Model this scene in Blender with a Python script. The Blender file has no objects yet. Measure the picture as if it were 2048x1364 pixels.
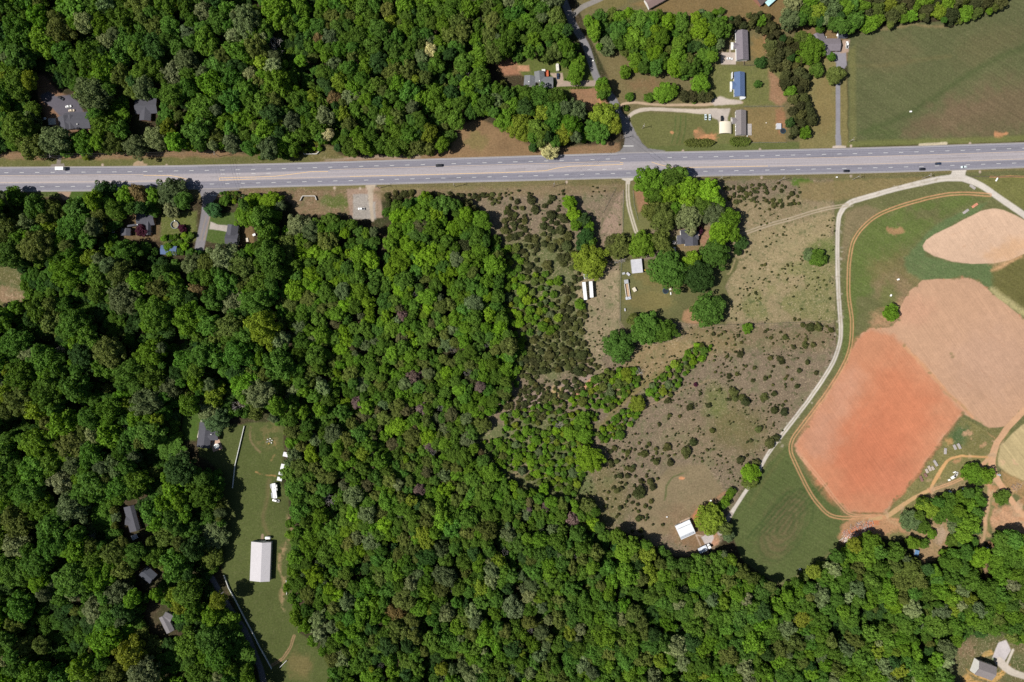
import bpy, math, random
import numpy as np
from mathutils import Vector, Matrix

# ---------------------------------------------------------------- camera, sky, sun, exposure
S = 0.4                 # metres per photo pixel on the ground
CAMZ = 546.0            # drone height
SUN_ELEV = math.radians(50.0)
SUN_AZ = math.radians(194.0)   # direction (from +x, counter-clockwise) in which the sun stands
scene = bpy.context.scene
cam_data = bpy.data.cameras.new("camera")
cam_data.sensor_width = 36.0
cam_data.lens = 36.0 * CAMZ / (2048 * S)
cam_data.clip_start = 1.0
cam_data.clip_end = 12000.0
cam = bpy.data.objects.new("camera", cam_data)
scene.collection.objects.link(cam)
cam.location = (0, 0, CAMZ)
cam.rotation_euler = (0, 0, 0)
scene.camera = cam

world = bpy.data.worlds.new("World")
scene.world = world
world.use_nodes = True
wn = world.node_tree
bg = wn.nodes.get("Background") or wn.nodes.new("ShaderNodeBackground")
sky = wn.nodes.new("ShaderNodeTexSky")
sky.sky_type = 'NISHITA'
sky.sun_disc = False
sky.sun_elevation = SUN_ELEV
sky.sun_rotation = math.radians(90.0) - SUN_AZ
bg.inputs['Strength'].default_value = 0.05
wn.links.new(sky.outputs[0], bg.inputs['Color'])

sun_data = bpy.data.lights.new("sun", 'SUN')
sun_data.energy = 5.0
sun_data.angle = math.radians(0.55)
sun_data.color = (1.0, 0.955, 0.88)
sun = bpy.data.objects.new("sun", sun_data)
scene.collection.objects.link(sun)
sdir = Vector((math.cos(SUN_ELEV) * math.cos(SUN_AZ), math.cos(SUN_ELEV) * math.sin(SUN_AZ), math.sin(SUN_ELEV)))
sun.rotation_euler = sdir.to_track_quat('Z', 'Y').to_euler()
sun.location = sdir * 600

scene.view_settings.view_transform = 'Standard'
scene.view_settings.look = 'None'
scene.view_settings.exposure = 0.31
scene.view_settings.gamma = 1.0
scene.cycles.max_bounces = 5
scene.cycles.diffuse_bounces = 3
scene.cycles.transmission_bounces = 3
scene.cycles.use_denoising = False
scene.cycles.filter_width = 1.5 if hasattr(scene.cycles, 'filter_width') else 1.5

COL = scene.collection
rng = np.random.default_rng(7)
random.seed(7)

# ---------------------------------------------------------------- helpers
def W(px, py, z=0.0):
    """photo pixel -> point of the place at height z"""
    k = S * (CAMZ - z) / CAMZ
    return Vector(((px - 1024) * k, (682 - py) * k, z))

def s2l(c):
    out = []
    for v in c:
        v = v / 255.0
        out.append(v / 12.92 if v <= 0.04045 else ((v + 0.055) / 1.055) ** 2.4)
    return np.array(out)

def new_mat(name):
    m = bpy.data.materials.new(name)
    m.use_nodes = True
    nt = m.node_tree
    b = nt.nodes.get('Principled BSDF')
    return m, nt, b

_mats = {}
def surf(name, rgb, rough=0.7, var=0.15, scale=0.8, metal=0.0, spec=0.3, bump=0.0, ribs=0.0, ribdir='X', coat=0.0):
    """procedural surface: base colour with noise variation, optional ribs (bump) for sheet metal or shingles"""
    if name in _mats:
        return _mats[name]
    m, nt, b = new_mat(name)
    tc = nt.nodes.new('ShaderNodeTexCoord')
    nz = nt.nodes.new('ShaderNodeTexNoise')
    nz.inputs['Scale'].default_value = scale
    nz.inputs['Detail'].default_value = 5
    nt.links.new(tc.outputs['Object'], nz.inputs['Vector'])
    mr = nt.nodes.new('ShaderNodeMapRange')
    mr.inputs['From Min'].default_value = 0.25
    mr.inputs['From Max'].default_value = 0.75
    mr.inputs['To Min'].default_value = 1 - var
    mr.inputs['To Max'].default_value = 1 + var
    nt.links.new(nz.outputs[0], mr.inputs['Value'])
    mx = nt.nodes.new('ShaderNodeVectorMath')
    mx.operation = 'SCALE'
    mx.inputs[0].default_value = rgb
    nt.links.new(mr.outputs[0], mx.inputs['Scale'])
    nt.links.new(mx.outputs[0], b.inputs['Base Color'])
    b.inputs['Roughness'].default_value = rough
    b.inputs['Metallic'].default_value = metal
    b.inputs['Specular IOR Level'].default_value = spec
    if coat:
        b.inputs['Coat Weight'].default_value = coat
    if ribs:
        wv = nt.nodes.new('ShaderNodeTexWave')
        wv.bands_direction = ribdir
        wv.inputs['Scale'].default_value = ribs
        wv.inputs['Distortion'].default_value = 0.0
        nt.links.new(tc.outputs['Object'], wv.inputs['Vector'])
        bp = nt.nodes.new('ShaderNodeBump')
        bp.inputs['Strength'].default_value = 0.5
        bp.inputs['Distance'].default_value = 0.06
        nt.links.new(wv.outputs[1], bp.inputs['Height'])
        nt.links.new(bp.outputs[0], b.inputs['Normal'])
    _mats[name] = m
    return m

class MB:
    """collects faces and links them as one mesh object"""
    def __init__(self):
        self.v = []
        self.f = []
    def add(self, vs, fs):
        o = len(self.v)
        self.v += [tuple(v) for v in vs]
        self.f += [tuple(i + o for i in f) for f in fs]
    def box(self, cx, cy, z0, lx, ly, lz, rot=0.0, taper=0.0):
        c, s = math.cos(rot), math.sin(rot)
        vs = []
        for zz, t in ((z0, 0.0), (z0 + lz, taper)):
            for sx, sy in ((-1, -1), (1, -1), (1, 1), (-1, 1)):
                x, y = sx * (lx / 2 - t), sy * (ly / 2 - t)
                vs.append((cx + x * c - y * s, cy + x * s + y * c, zz))
        self.add(vs, [(3, 2, 1, 0), (4, 5, 6, 7), (0, 1, 5, 4), (1, 2, 6, 5), (2, 3, 7, 6), (3, 0, 4, 7)])
    def cyl(self, p0, p1, r0, r1=None, n=10, caps=True):
        r1 = r0 if r1 is None else r1
        p0, p1 = Vector(p0), Vector(p1)
        d = (p1 - p0).normalized()
        a = d.orthogonal().normalized()
        b = d.cross(a)
        vs = []
        for p, r in ((p0, r0), (p1, r1)):
            for i in range(n):
                t = 2 * math.pi * i / n
                vs.append(p + a * math.cos(t) * r + b * math.sin(t) * r)
        fs = [(i, (i + 1) % n, n + (i + 1) % n, n + i) for i in range(n)]
        if caps:
            fs += [tuple(range(n - 1, -1, -1)), tuple(range(n, 2 * n))]
        self.add(vs, fs)
    def loft(self, rings, close=True):
        """rings: list of equal length point lists"""
        n = len(rings[0])
        vs = [p for r in rings for p in r]
        fs = []
        for k in range(len(rings) - 1):
            for i in range(n):
                j = (i + 1) % n
                fs.append((k * n + i, k * n + j, (k + 1) * n + j, (k + 1) * n + i))
        if close:
            fs += [tuple(range(n - 1, -1, -1)), tuple(range((len(rings) - 1) * n, len(rings) * n))]
        self.add(vs, fs)
    def build(self, name, mat, parent=None, smooth=False, loc=None):
        me = bpy.data.meshes.new(name)
        me.from_pydata(self.v, [], self.f)
        me.update()
        if mat is not None:
            me.materials.append(mat)
        if smooth:
            me.polygons.foreach_set('use_smooth', [True] * len(me.polygons))
        o = bpy.data.objects.new(name, me)
        COL.objects.link(o)
        if parent is not None:
            o.parent = parent
        if loc is not None:
            o.location = loc
        return o

def np_mesh(name, co, faces, mats, smooth=False):
    """fast mesh from numpy arrays; faces (n,4)"""
    me = bpy.data.meshes.new(name)
    nv, nf = len(co), len(faces)
    me.vertices.add(nv)
    me.vertices.foreach_set('co', np.ascontiguousarray(co, dtype=np.float32).ravel())
    k = faces.shape[1]
    me.loops.add(nf * k)
    me.loops.foreach_set('vertex_index', np.ascontiguousarray(faces, dtype=np.int32).ravel())
    me.polygons.add(nf)
    me.polygons.foreach_set('loop_start', np.arange(0, nf * k, k, dtype=np.int32))
    me.update(calc_edges=True)
    for m in mats:
        me.materials.append(m)
    return me

def tag(o, label=None, cat=None, group=None, kind=None):
    if label: o['label'] = label
    if cat: o['category'] = cat
    if group: o['group'] = group
    if kind: o['kind'] = kind
    return o

def empty(name, loc, rz=0.0):
    o = bpy.data.objects.new(name, None)
    COL.objects.link(o)
    o.location = loc
    o.rotation_euler = (0, 0, rz)
    o.empty_display_size = 1.0
    return o

def copy_tree(o, parent=None):
    c = o.copy()
    COL.objects.link(c)
    if parent is not None:
        c.parent = parent
    for ch in list(o.children):
        copy_tree(ch, c)
    return c

def smooth_line(pts, step=6.0):
    """Catmull-Rom through photo points"""
    P = [np.array(p, float) for p in pts]
    P = [2 * P[0] - P[1]] + P + [2 * P[-1] - P[-2]]
    out = []
    for i in range(1, len(P) - 2):
        n = max(2, int(np.linalg.norm(P[i + 1][:2] - P[i][:2]) / step))
        for t in np.linspace(0, 1, n, endpoint=False):
            out.append(0.5 * ((2 * P[i]) + (-P[i - 1] + P[i + 1]) * t + (2 * P[i - 1] - 5 * P[i] + 4 * P[i + 1] - P[i + 2]) * t * t
                              + (-P[i - 1] + 3 * P[i] - 3 * P[i + 1] + P[i + 2]) * t ** 3))
    out.append(P[-2])
    return out

# ---------------------------------------------------------------- ground: one fine sheet, split by what grows or lies on it
GX0, GX1, GY0, GY1, GST = -116.0, 2164.0, -112.0, 1476.0, 1.5
NX = int((GX1 - GX0) / GST) + 1
NY = int((GY1 - GY0) / GST) + 1
gx = GX0 + np.arange(NX) * GST
gy = GY0 + np.arange(NY) * GST
PX, PY = np.meshgrid(gx, gy)            # photo pixel coordinates of every ground vertex
PX = PX.astype(np.float32); PY = PY.astype(np.float32)

def lattice(cell, seed, ax=1.0):
    """smooth value noise 0..1 over the sheet, cell in photo pixels"""
    r = np.random.default_rng(seed)
    cx = cell * ax
    nx, ny = int((GX1 - GX0) / cx) + 3, int((GY1 - GY0) / cell) + 3
    L = r.random((ny, nx)).astype(np.float32)
    fx = (gx - GX0) / cx; fy = (gy - GY0) / cell
    ix = fx.astype(int); iy = fy.astype(int)
    tx = fx - ix; ty = fy - iy
    tx = (tx * tx * (3 - 2 * tx)).astype(np.float32); ty = (ty * ty * (3 - 2 * ty)).astype(np.float32)
    A = L[iy][:, ix] * (1 - tx) + L[iy][:, ix + 1] * tx
    B = L[iy + 1][:, ix] * (1 - tx) + L[iy + 1][:, ix + 1] * tx
    return A * (1 - ty)[:, None] + B * ty[:, None]

def fractal(cell, seed, octs=4):
    out = 0; a = 1.0; tot = 0
    for k in range(octs):
        out = out + a * lattice(cell / 2 ** k, seed + 17 * k)
        tot += a; a *= 0.55
    return out / tot

N_big = fractal(160, 1); N_mid = fractal(45, 2, 4); N_mid2 = fractal(45, 3, 4); N_fine = fractal(9, 4, 3); N_f2 = fractal(5, 5, 2)
WX = (fractal(24, 8, 4) - 0.5) * 2; WY = (fractal(24, 9, 4) - 0.5) * 2
FX = (fractal(9, 18, 3) - 0.5) * 2; FY = (fractal(9, 19, 3) - 0.5) * 2

KG = 0.58   # appearance -> albedo
def G(r, g, b):
    return (s2l((r, g, b)) * KG).astype(np.float32)

ALB = np.zeros((NY, NX, 3), np.float32)
TUFT = np.zeros((NY, NX), np.float32)
LAB = np.zeros((NY, NX), np.int8)
LABELS = ['ground']
def lab_id(name):
    if name not in LABELS:
        LABELS.append(name)
    return LABELS.index(name)

def win(xs, ys, m):
    x0 = max(0, int((min(xs) - m - GX0) / GST)); x1 = min(NX, int((max(xs) + m - GX0) / GST) + 2)
    y0 = max(0, int((min(ys) - m - GY0) / GST)); y1 = min(NY, int((max(ys) + m - GY0) / GST) + 2)
    return slice(y0, y1), slice(x0, x1)

def apply_mask(sl, a, color, label, mix, tuft, var):
    a = a * mix
    c = np.asarray(color, np.float32)
    v = 1 + var * (N_mid[sl] - 0.5)[..., None] * 2
    tgt = c[None, None, :] * v
    ALB[sl] = ALB[sl] * (1 - a[..., None]) + tgt * a[..., None]
    if tuft is not None:
        TUFT[sl] = TUFT[sl] * (1 - a) + tuft * a
    if label is not None:
        L = LAB[sl]
        L[a > 0.5 * mix] = lab_id(label)
        LAB[sl] = L

def seg_dist(x, y, ax, ay, bx, by):
    dx, dy = bx - ax, by - ay
    l2 = dx * dx + dy * dy + 1e-9
    t = np.clip(((x - ax) * dx + (y - ay) * dy) / l2, 0, 1)
    return (x - ax - t * dx) ** 2 + (y - ay - t * dy) ** 2

def poly(pts, color, soft=2.0, wob=2.0, label=None, mix=1.0, tuft=None, var=0.12, smooth=False, noise=None, nthr=None, fine=0.0):
    if smooth:
        pp = smooth_line(list(pts) + [pts[0]], 14)
        pts = [(p[0], p[1]) for p in pp]
    xs = [p[0] for p in pts]; ys = [p[1] for p in pts]
    sl = win(xs, ys, soft * 2 + wob * 2 + 4)
    x = PX[sl] + WX[sl] * wob + FX[sl] * fine; y = PY[sl] + WY[sl] * wob + FY[sl] * fine
    inside = np.zeros(x.shape, bool)
    d = np.full(x.shape, 1e12, np.float32)
    n = len(pts)
    for i in range(n):
        ax, ay = pts[i][0], pts[i][1]; bx, by = pts[(i + 1) % n][0], pts[(i + 1) % n][1]
        d = np.minimum(d, seg_dist(x, y, ax, ay, bx, by))
        if ay != by:
            inside ^= ((ay > y) != (by > y)) & (x < (bx - ax) * (y - ay) / (by - ay) + ax)
    d = np.sqrt(d)
    sd = np.where(inside, d, -d)
    a = np.clip(0.5 + sd / (2 * soft), 0, 1)
    a = a * a * (3 - 2 * a)
    if noise is not None:
        a = a * np.clip((noise[sl] - nthr) * 8, 0, 1)
    apply_mask(sl, a, color, label, mix, tuft, var)

def track(pts, width, color, soft=0.9, wob=0.6, label=None, mix=1.0, tuft=0.0, var=0.1, twin=None, smooth=True, noise=None, nthr=None):
    """road or track; twin=(wheel offset, wheel width) leaves grass between the wheel ruts"""
    pp = smooth_line(pts, 8) if smooth else pts
    xs = [p[0] for p in pp]; ys = [p[1] for p in pp]
    sl = win(xs, ys, width * 2 + 6)
    x = PX[sl] + WX[sl] * wob; y = PY[sl] + WY[sl] * wob
    best = np.full(x.shape, 1e12, np.float32)
    wloc = np.full(x.shape, width, np.float32)
    for i in range(len(pp) - 1):
        d = seg_dist(x, y, pp[i][0], pp[i][1], pp[i + 1][0], pp[i + 1][1])
        if len(pp[i]) > 2:
            wloc = np.where(d < best, pp[i][2], wloc)
        best = np.minimum(best, d)
    d = np.sqrt(best)
    if twin:
        off, ww = twin
        sd = ww / 2 - np.abs(d - off)
    else:
        sd = wloc / 2 - d
    a = np.clip(0.5 + sd / (2 * soft), 0, 1)
    if noise is not None:
        a = a * np.clip((noise[sl] - nthr) * 6, 0, 1)
    apply_mask(sl, a, color, label, mix, tuft, var)

def blot(cx, cy, rx, ry, color, soft=None, wob=5, rot=0, **k):
    pts = []
    for i in range(14):
        t = 2 * math.pi * i / 14
        x, y = rx * math.cos(t), ry * math.sin(t)
        c, s = math.cos(rot), math.sin(rot)
        pts.append((cx + x * c - y * s, cy + x * s + y * c))
    k.setdefault('fine', min(10, min(rx, ry) * 1.1) if min(rx, ry) > 3.5 else 0)
    poly(pts, color, soft=soft or min(rx, ry) * 0.5, wob=wob, **k)
# ---------------------------------------------------------------- what the ground is made of, patch by patch
floor_c = G(74, 64, 47)
ALB[:] = floor_c[None, None, :] * (0.75 + 0.5 * N_mid)[..., None]
g2 = G(58, 70, 36)
a = np.clip((N_mid2 - 0.48) * 5, 0, 1)[..., None] * 0.6
ALB[:] = ALB * (1 - a) + g2 * a
TUFT[:] = 0.25

DRY = G(156, 137, 112); DRY2 = G(139, 123, 103); STRAW = G(178, 160, 124); LAWN = G(113, 113, 73); LAWN_D = G(124, 115, 80)
BROWN = G(152, 122, 92); CLAY = G(226, 162, 118); REDCLAY = G(226, 138, 96); GRAVEL = G(228, 219, 208); GRAVEL_D = G(186, 176, 166)
MEADOW = G(105, 109, 73); GREEN = G(98, 120, 62)

# --- strips along the highway
poly([(-120, 300), (60, 306), (200, 300), (300, 306), (430, 300), (520, 312), (640, 312), (760, 312), (900, 300), (1000, 292), (1100, 298), (1240, 285), (1240, 330), (-120, 350)], BROWN, 4, 5, 'verge', tuft=.3)
poly([(-120, 316), (60, 318), (230, 318), (430, 314), (640, 305), (640, 340), (-120, 350)], G(112, 112, 66), 4, 5, 'verge', tuft=.3)
poly([(620, 290), (660, 290), (690, 315), (620, 325)], G(120, 112, 70), 5, 4, 'verge', tuft=.5)
poly([(-120, 370), (420, 360), (560, 368), (900, 355), (1240, 345), (1560, 340), (2170, 330), (2170, 352), (1900, 362), (1560, 366), (1240, 374), (1020, 382), (760, 384), (560, 392), (420, 396), (-120, 396)], G(128, 120, 80), 3, 3, 'verge', tuft=.3)
poly([(135, 380), (235, 378), (232, 402), (140, 400)], G(84, 108, 46), 2, 2, 'lawn', tuft=.1)
poly([(60, 382), (118, 380), (118, 394), (60, 394)], G(88, 104, 50), 2, 2, 'lawn')
poly([(-120, 395), (30, 395), (45, 430), (-120, 440)], G(96, 108, 54), 5, 5, 'lawn')
# rough land south of the highway, west part
poly([(425, 400), (480, 378), (740, 378), (745, 440), (690, 430), (600, 430), (575, 400), (470, 400)], G(140, 118, 92), 4, 6, 'scrub_land', tuft=.7)
blot(670, 402, 34, 14, G(104, 114, 60), wob=8, tuft=.5)
blot(500, 395, 40, 9, G(150, 118, 100), wob=6, tuft=.5)
# building plot with gravel pad
poly([(693, 378), (762, 374), (764, 436), (700, 436)], G(172, 146, 128), 2, 3, 'scrub_land', tuft=.3)
poly([(706, 388), (736, 388), (736, 401), (751, 403), (751, 438), (706, 438)], G(176, 168, 160), 2, 3, 'gravel_pad', tuft=.1)
track([(741, 372, 20), (741, 380, 12), (742, 410, 7), (745, 440, 6)], 8, G(196, 180, 160), label='gravel_road')

# --- great pasture in the middle
poly([(745, 384), (1020, 376), (1262, 368), (1300, 366), (1560, 360), (1668, 358), (1672, 480), (1670, 640), (1672, 700), (1655, 745), (1600, 825), (1535, 910), (1500, 960), (1462, 1025), (1450, 1075), (1420, 1115), (1340, 1110), (1290, 1075), (1215, 1060), (1190, 1000), (1160, 940), (1140, 890), (1060, 890), (990, 900), (960, 860), (1000, 780), (1030, 740), (1010, 640), (1000, 500), (940, 400)],
     DRY2, 4, 6, 'pasture', tuft=.75, var=.1)
# tone changes inside the pasture
poly([(745, 380), (1255, 366), (1255, 385), (1100, 392), (760, 400)], G(138, 120, 88), 8, 6, tuft=.4, mix=.7)
poly([(1300, 400), (1480, 395), (1660, 400), (1665, 440), (1500, 470), (1480, 440)], G(158, 142, 108), 12, 14, tuft=.7, mix=.8)
poly([(1470, 470), (1668, 430), (1672, 640), (1440, 650), (1460, 560)], G(170, 154, 116), 8, 12, tuft=.8, mix=.85)
poly([(1560, 540), (1672, 500), (1672, 640), (1440, 648), (1470, 610)], G(132, 132, 84), 10, 16, tuft=1.0, mix=.8, noise=N_mid, nthr=.42)
blot(1650, 505, 40, 28, G(104, 122, 60), wob=10, tuft=.5, mix=.8)
blot(1605, 365, 20, 8, G(96, 122, 50), wob=4, tuft=.2)
poly([(1340, 650), (1440, 652), (1560, 655), (1660, 650), (1660, 700), (1500, 700), (1400, 690)], G(140, 124, 92), 10, 12, tuft=.8, mix=.6)
blot(1440, 870, 110, 60, G(140, 124, 98), wob=20, mix=.7, tuft=.7)
blot(1475, 850, 60, 45, G(120, 114, 72), wob=20, mix=.75, tuft=.5, rot=.4)
blot(1430, 800, 26, 30, G(112, 122, 64), wob=10, mix=.7)
blot(1400, 690, 80, 30, G(150, 132, 92), wob=14, mix=.6, tuft=.6)
blot(1210, 1000, 50, 70, G(122, 116, 72), wob=16, mix=.7, tuft=.8)
poly([(1290, 1080), (1260, 1020), (1290, 970), (1340, 935), (1410, 925), (1440, 970), (1450, 1010), (1400, 1060), (1340, 1065)], G(150, 134, 104), 6, 8, tuft=.15, mix=.9, label='lawn')
track([(1328, 1000), (1334, 970), (1350, 952), (1366, 948)], 3, G(88, 106, 58), soft=1.5, wob=4, mix=.8)
blot(1372, 1052, 46, 40, G(142, 118, 92), wob=14, mix=.7, tuft=.4)
blot(1385, 1075, 32, 24, G(150, 120, 90), wob=10, mix=.8, tuft=.2, label='lawn')
blot(1432, 1082, 9, 12, G(214, 160, 128), wob=6, mix=.8)
blot(1364, 957, 6, 3, CLAY, wob=4)
track([(1380, 1040), (1410, 1010), (1450, 985)], 4, G(196, 140, 108), wob=6, mix=.7, soft=3)
blot(1394, 1036, 9, 12, REDCLAY, wob=6, mix=.9)
poly([(940, 880), (1000, 850), (1080, 830), (1150, 830), (1165, 860), (1160, 905), (1190, 990), (1140, 1005), (1050, 985), (980, 930)], G(108, 118, 72), 8, 12, 'pasture', tuft=.7, mix=.85)
blot(1070, 940, 50, 16, G(150, 132, 104), wob=12, mix=.7); blot(990, 882, 16, 6, G(168, 138, 112), wob=6, mix=.7)
poly([(1035, 800), (1060, 790), (1160, 755), (1200, 752), (1200, 780), (1130, 800), (1060, 815)], G(172, 150, 138), 4, 8, tuft=.4)
blot(1170, 775, 34, 8, G(226, 168, 132), wob=5, rot=-.5, mix=.9, tuft=0)
blot(1106, 790, 20, 12, G(206, 178, 118), wob=6, mix=.8, tuft=.2)
poly([(1000, 480), (1130, 460), (1165, 520), (1170, 620), (1190, 700), (1100, 760), (1020, 740), (1010, 600)], G(108, 116, 70), 14, 16, tuft=.9, mix=.85)
# tall reed strip west of the farm lawn
poly([(1150, 545), (1175, 550), (1238, 540), (1240, 660), (1200, 720), (1215, 745), (1190, 745), (1160, 640)], G(164, 148, 118), 4, 6, tuft=1.0, mix=.9, label='pasture')
poly([(1240, 740), (1280, 690), (1380, 680), (1400, 690), (1330, 740), (1260, 800), (1220, 830)], G(166, 144, 104), 6, 8, tuft=.8, mix=.8)
track([(1090, 900), (1200, 850), (1260, 790), (1330, 740), (1420, 700)], 10, G(136, 126, 78), soft=4, wob=4, mix=.7, tuft=.4)
# path along the scrub edge
track([(1195, 905), (1260, 835), (1345, 790), (1420, 760)], 3, G(176, 152, 118), soft=1.5, wob=3, mix=.6)
# purple-brown dug strip between drive and fence
poly([(1205, 452), (1232, 400), (1248, 378), (1246, 470), (1244, 480), (1205, 490)], G(166, 142, 124), 2, 3, tuft=.7, label='pasture')
# lawns round the farmhouse
poly([(1250, 368), (1300, 366), (1320, 420), (1300, 470), (1242, 480), (1248, 400)], G(124, 124, 78), 3, 4, 'lawn', tuft=.1)
poly([(1268, 380), (1300, 378), (1310, 410), (1275, 425)], G(180, 132, 106), 4, 5, mix=.75)
poly([(1242, 480), (1400, 470), (1480, 520), (1470, 540), (1450, 575), (1462, 600), (1452, 650), (1390, 645), (1300, 640), (1250, 660), (1241, 640), (1240, 560)], LAWN, 3, 4, 'lawn', tuft=.12)
blot(1330, 560, 60, 18, G(136, 122, 76), wob=14, mix=.6)
blot(1300, 600, 50, 20, G(140, 126, 80), wob=14, mix=.6)
poly([(1365, 640), (1368, 622), (1395, 605), (1430, 600), (1450, 620), (1430, 650), (1390, 650)], G(188, 146, 112), 4, 4, mix=.9, label='lawn')
poly([(1380, 455), (1425, 452), (1432, 490), (1395, 510), (1345, 500)], G(152, 128, 94), 3, 5, 'lawn', mix=.85, tuft=.3)
blot(1412, 478, 12, 16, G(178, 134, 108), wob=8, mix=.8)
track([(1338, 502), (1300, 512), (1285, 516)], 10, G(150, 132, 122), mix=.8, soft=3)
track([(1470, 520), (1460, 545), (1455, 548)], 3, G(190, 170, 130), mix=.6)

# --- north-east: mobile homes
poly([(1150, 0), (1560, -20), (1640, 60), (1640, 295), (1290, 302), (1265, 270), (1230, 180), (1195, 110)], LAWN_D, 2, 2, 'lawn', tuft=.2)
poly([(1205, 110), (1290, 120), (1330, 150), (1320, 195), (1235, 205), (1215, 160)], G(134, 120, 82), 6, 6, mix=.7)
blot(1290, 168, 34, 14, G(142, 116, 84), wob=8, mix=.8)
poly([(1258, 10), (1560, -60), (1590, 60), (1540, 62), (1440, 30), (1380, 28)], G(140, 118, 80), 4, 6, 'lawn', tuft=.15)
poly([(1150, -60), (1260, -60), (1255, 12), (1170, 20)], G(128, 118, 76), 4, 4, 'lawn', tuft=.15)
poly([(1400, 130), (1565, 130), (1565, 210), (1420, 215)], G(122, 126, 72), 6, 5, mix=.8)
poly([(1535, 140), (1562, 160), (1572, 200), (1560, 212), (1540, 200)], G(172, 132, 104), 4, 4, mix=.9)
blot(1520, 95, 14, 26, G(160, 132, 84), wob=8, mix=.8)
blot(1534, 85, 6, 22, G(196, 140, 108), wob=6, mix=.8)
poly([(1256, 225), (1395, 225), (1465, 230), (1470, 290), (1290, 300), (1265, 260)], G(118, 122, 72), 4, 4, mix=.8, tuft=.1)
for k, xx in enumerate((1352, 1362, 1372)):
    track([(xx, 232), (xx - 2, 260), (xx - 8, 286)], 2.2, G(84, 108, 56), soft=1.2, wob=2, mix=.75)
blot(1415, 272, 20, 9, CLAY, wob=10, mix=.85); blot(1400, 265, 14, 8, G(190, 140, 104), wob=8, mix=.7)
blot(1344, 264, 4, 3, CLAY, wob=3, mix=.8); blot(1392, 262, 5, 3, CLAY, wob=3, mix=.8)
poly([(1488, 216), (1568, 214), (1572, 285), (1500, 286), (1490, 250)], G(146, 126, 84), 2, 2, mix=.9, tuft=.15)
blot(1562, 240, 12, 26, G(170, 124, 94), wob=6, mix=.8)
poly([(1480, 286), (1640, 284), (1640, 302), (1300, 304), (1300, 292)], G(110, 118, 68), 2, 3, 'verge', tuft=.15)
# strip by the long drive
poly([(1600, 110), (1680, 120), (1695, 160), (1696, 294), (1600, 298)], G(142, 132, 86), 3, 3, 'lawn', tuft=.15)
blot(1650, 210, 24, 60, G(148, 128, 84), wob=8, mix=.6)
poly([(1595, 50), (1700, 62), (1700, 120), (1600, 120)], G(146, 120, 86), 3, 4, 'lawn')
blot(1600, 92, 10, 12, G(190, 124, 90), wob=4, mix=.8)

# --- big green-brown meadow, upper right
poly([(1696, 72), (1740, 58), (1800, 48), (1900, 40), (1960, 30), (2000, 5), (2030, -120), (2170, -120), (2170, 280), (1697, 292)], MEADOW, 2, 3, 'meadow', tuft=.15, var=.05)
blot(2010, 215, 150, 52, G(126, 108, 84), soft=34, wob=26, rot=-.25, mix=.8)
blot(1900, 235, 100, 24, G(126, 108, 84), soft=20, wob=20, rot=-.35, mix=.7)
blot(1780, 110, 60, 40, G(118, 110, 78), soft=24, wob=20, mix=.5)
blot(1980, 90, 70, 30, G(116, 108, 76), soft=24, wob=20, mix=.5, rot=-.4)
track([(1720, 268), (1800, 235), (1870, 195), (1950, 140), (2060, 90)], 9, G(84, 98, 58), soft=6, wob=5, mix=.7)
blot(1760, 268, 40, 16, G(92, 104, 62), soft=12, wob=8, mix=.7)
track([(1700, 130), (1740, 132), (1800, 126), (1900, 112)], 5, G(128, 118, 80), soft=4, wob=3, mix=.5)
poly([(1699, 100), (1712, 90), (1712, 280), (1699, 290)], G(132, 130, 80), 4, 2, mix=.6)
blot(2003, 268, 14, 5, CLAY, wob=6, mix=.8)
track([(1700, 288), (1850, 284), (2170, 272)], 12, G(126, 130, 76), soft=3, wob=2, mix=.8, label='verge', smooth=False)
track([(1905, 52), (1800, 52), (1720, 66)], 5, G(176, 150, 110), soft=3, wob=6, mix=.5)

# --- green land round the ploughed fields
poly([(1668, 358), (1910, 346), (2170, 336), (2170, 1120), (1990, 1080), (1800, 1075), (1720, 1075), (1640, 1140), (1560, 1172), (1490, 1125), (1462, 1060), (1462, 1025), (1500, 960), (1600, 825), (1655, 745), (1672, 700), (1670, 500)], G(116, 117, 76), 2, 3, 'meadow', tuft=.2, var=.06)
poly([(1600, 365), (1720, 358), (1880, 352), (1720, 395), (1668, 402), (1600, 400)], G(146, 130, 90), 5, 4, 'meadow', tuft=.25, mix=.9)
poly([(1690, 425), (1730, 410), (1760, 420), (1705, 470), (1690, 520), (1682, 520)], G(146, 130, 100), 5, 5, mix=.8, tuft=.2)
poly([(1700, 500), (1740, 440), (1800, 410), (1900, 392), (1975, 395), (1880, 440), (1830, 480), (1760, 560), (1705, 640)], G(104, 122, 62), 12, 12, mix=.8, noise=N_mid2, nthr=.3)
blot(1800, 545, 55, 40, G(138, 124, 84), soft=20, wob=16, mix=.75, tuft=.3)
blot(1785, 580, 36, 28, G(158, 132, 104), soft=12, wob=14, mix=.6)
blot(1790, 462, 18, 8, G(190, 142, 108), wob=8, mix=.7)
blot(1780, 600, 20, 40, G(102, 122, 58), soft=12, wob=10, mix=.6)
poly([(1690, 560), (1710, 560), (1712, 700), (1690, 740), (1684, 700)], G(104, 120, 62), 4, 4, mix=.7)
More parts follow.
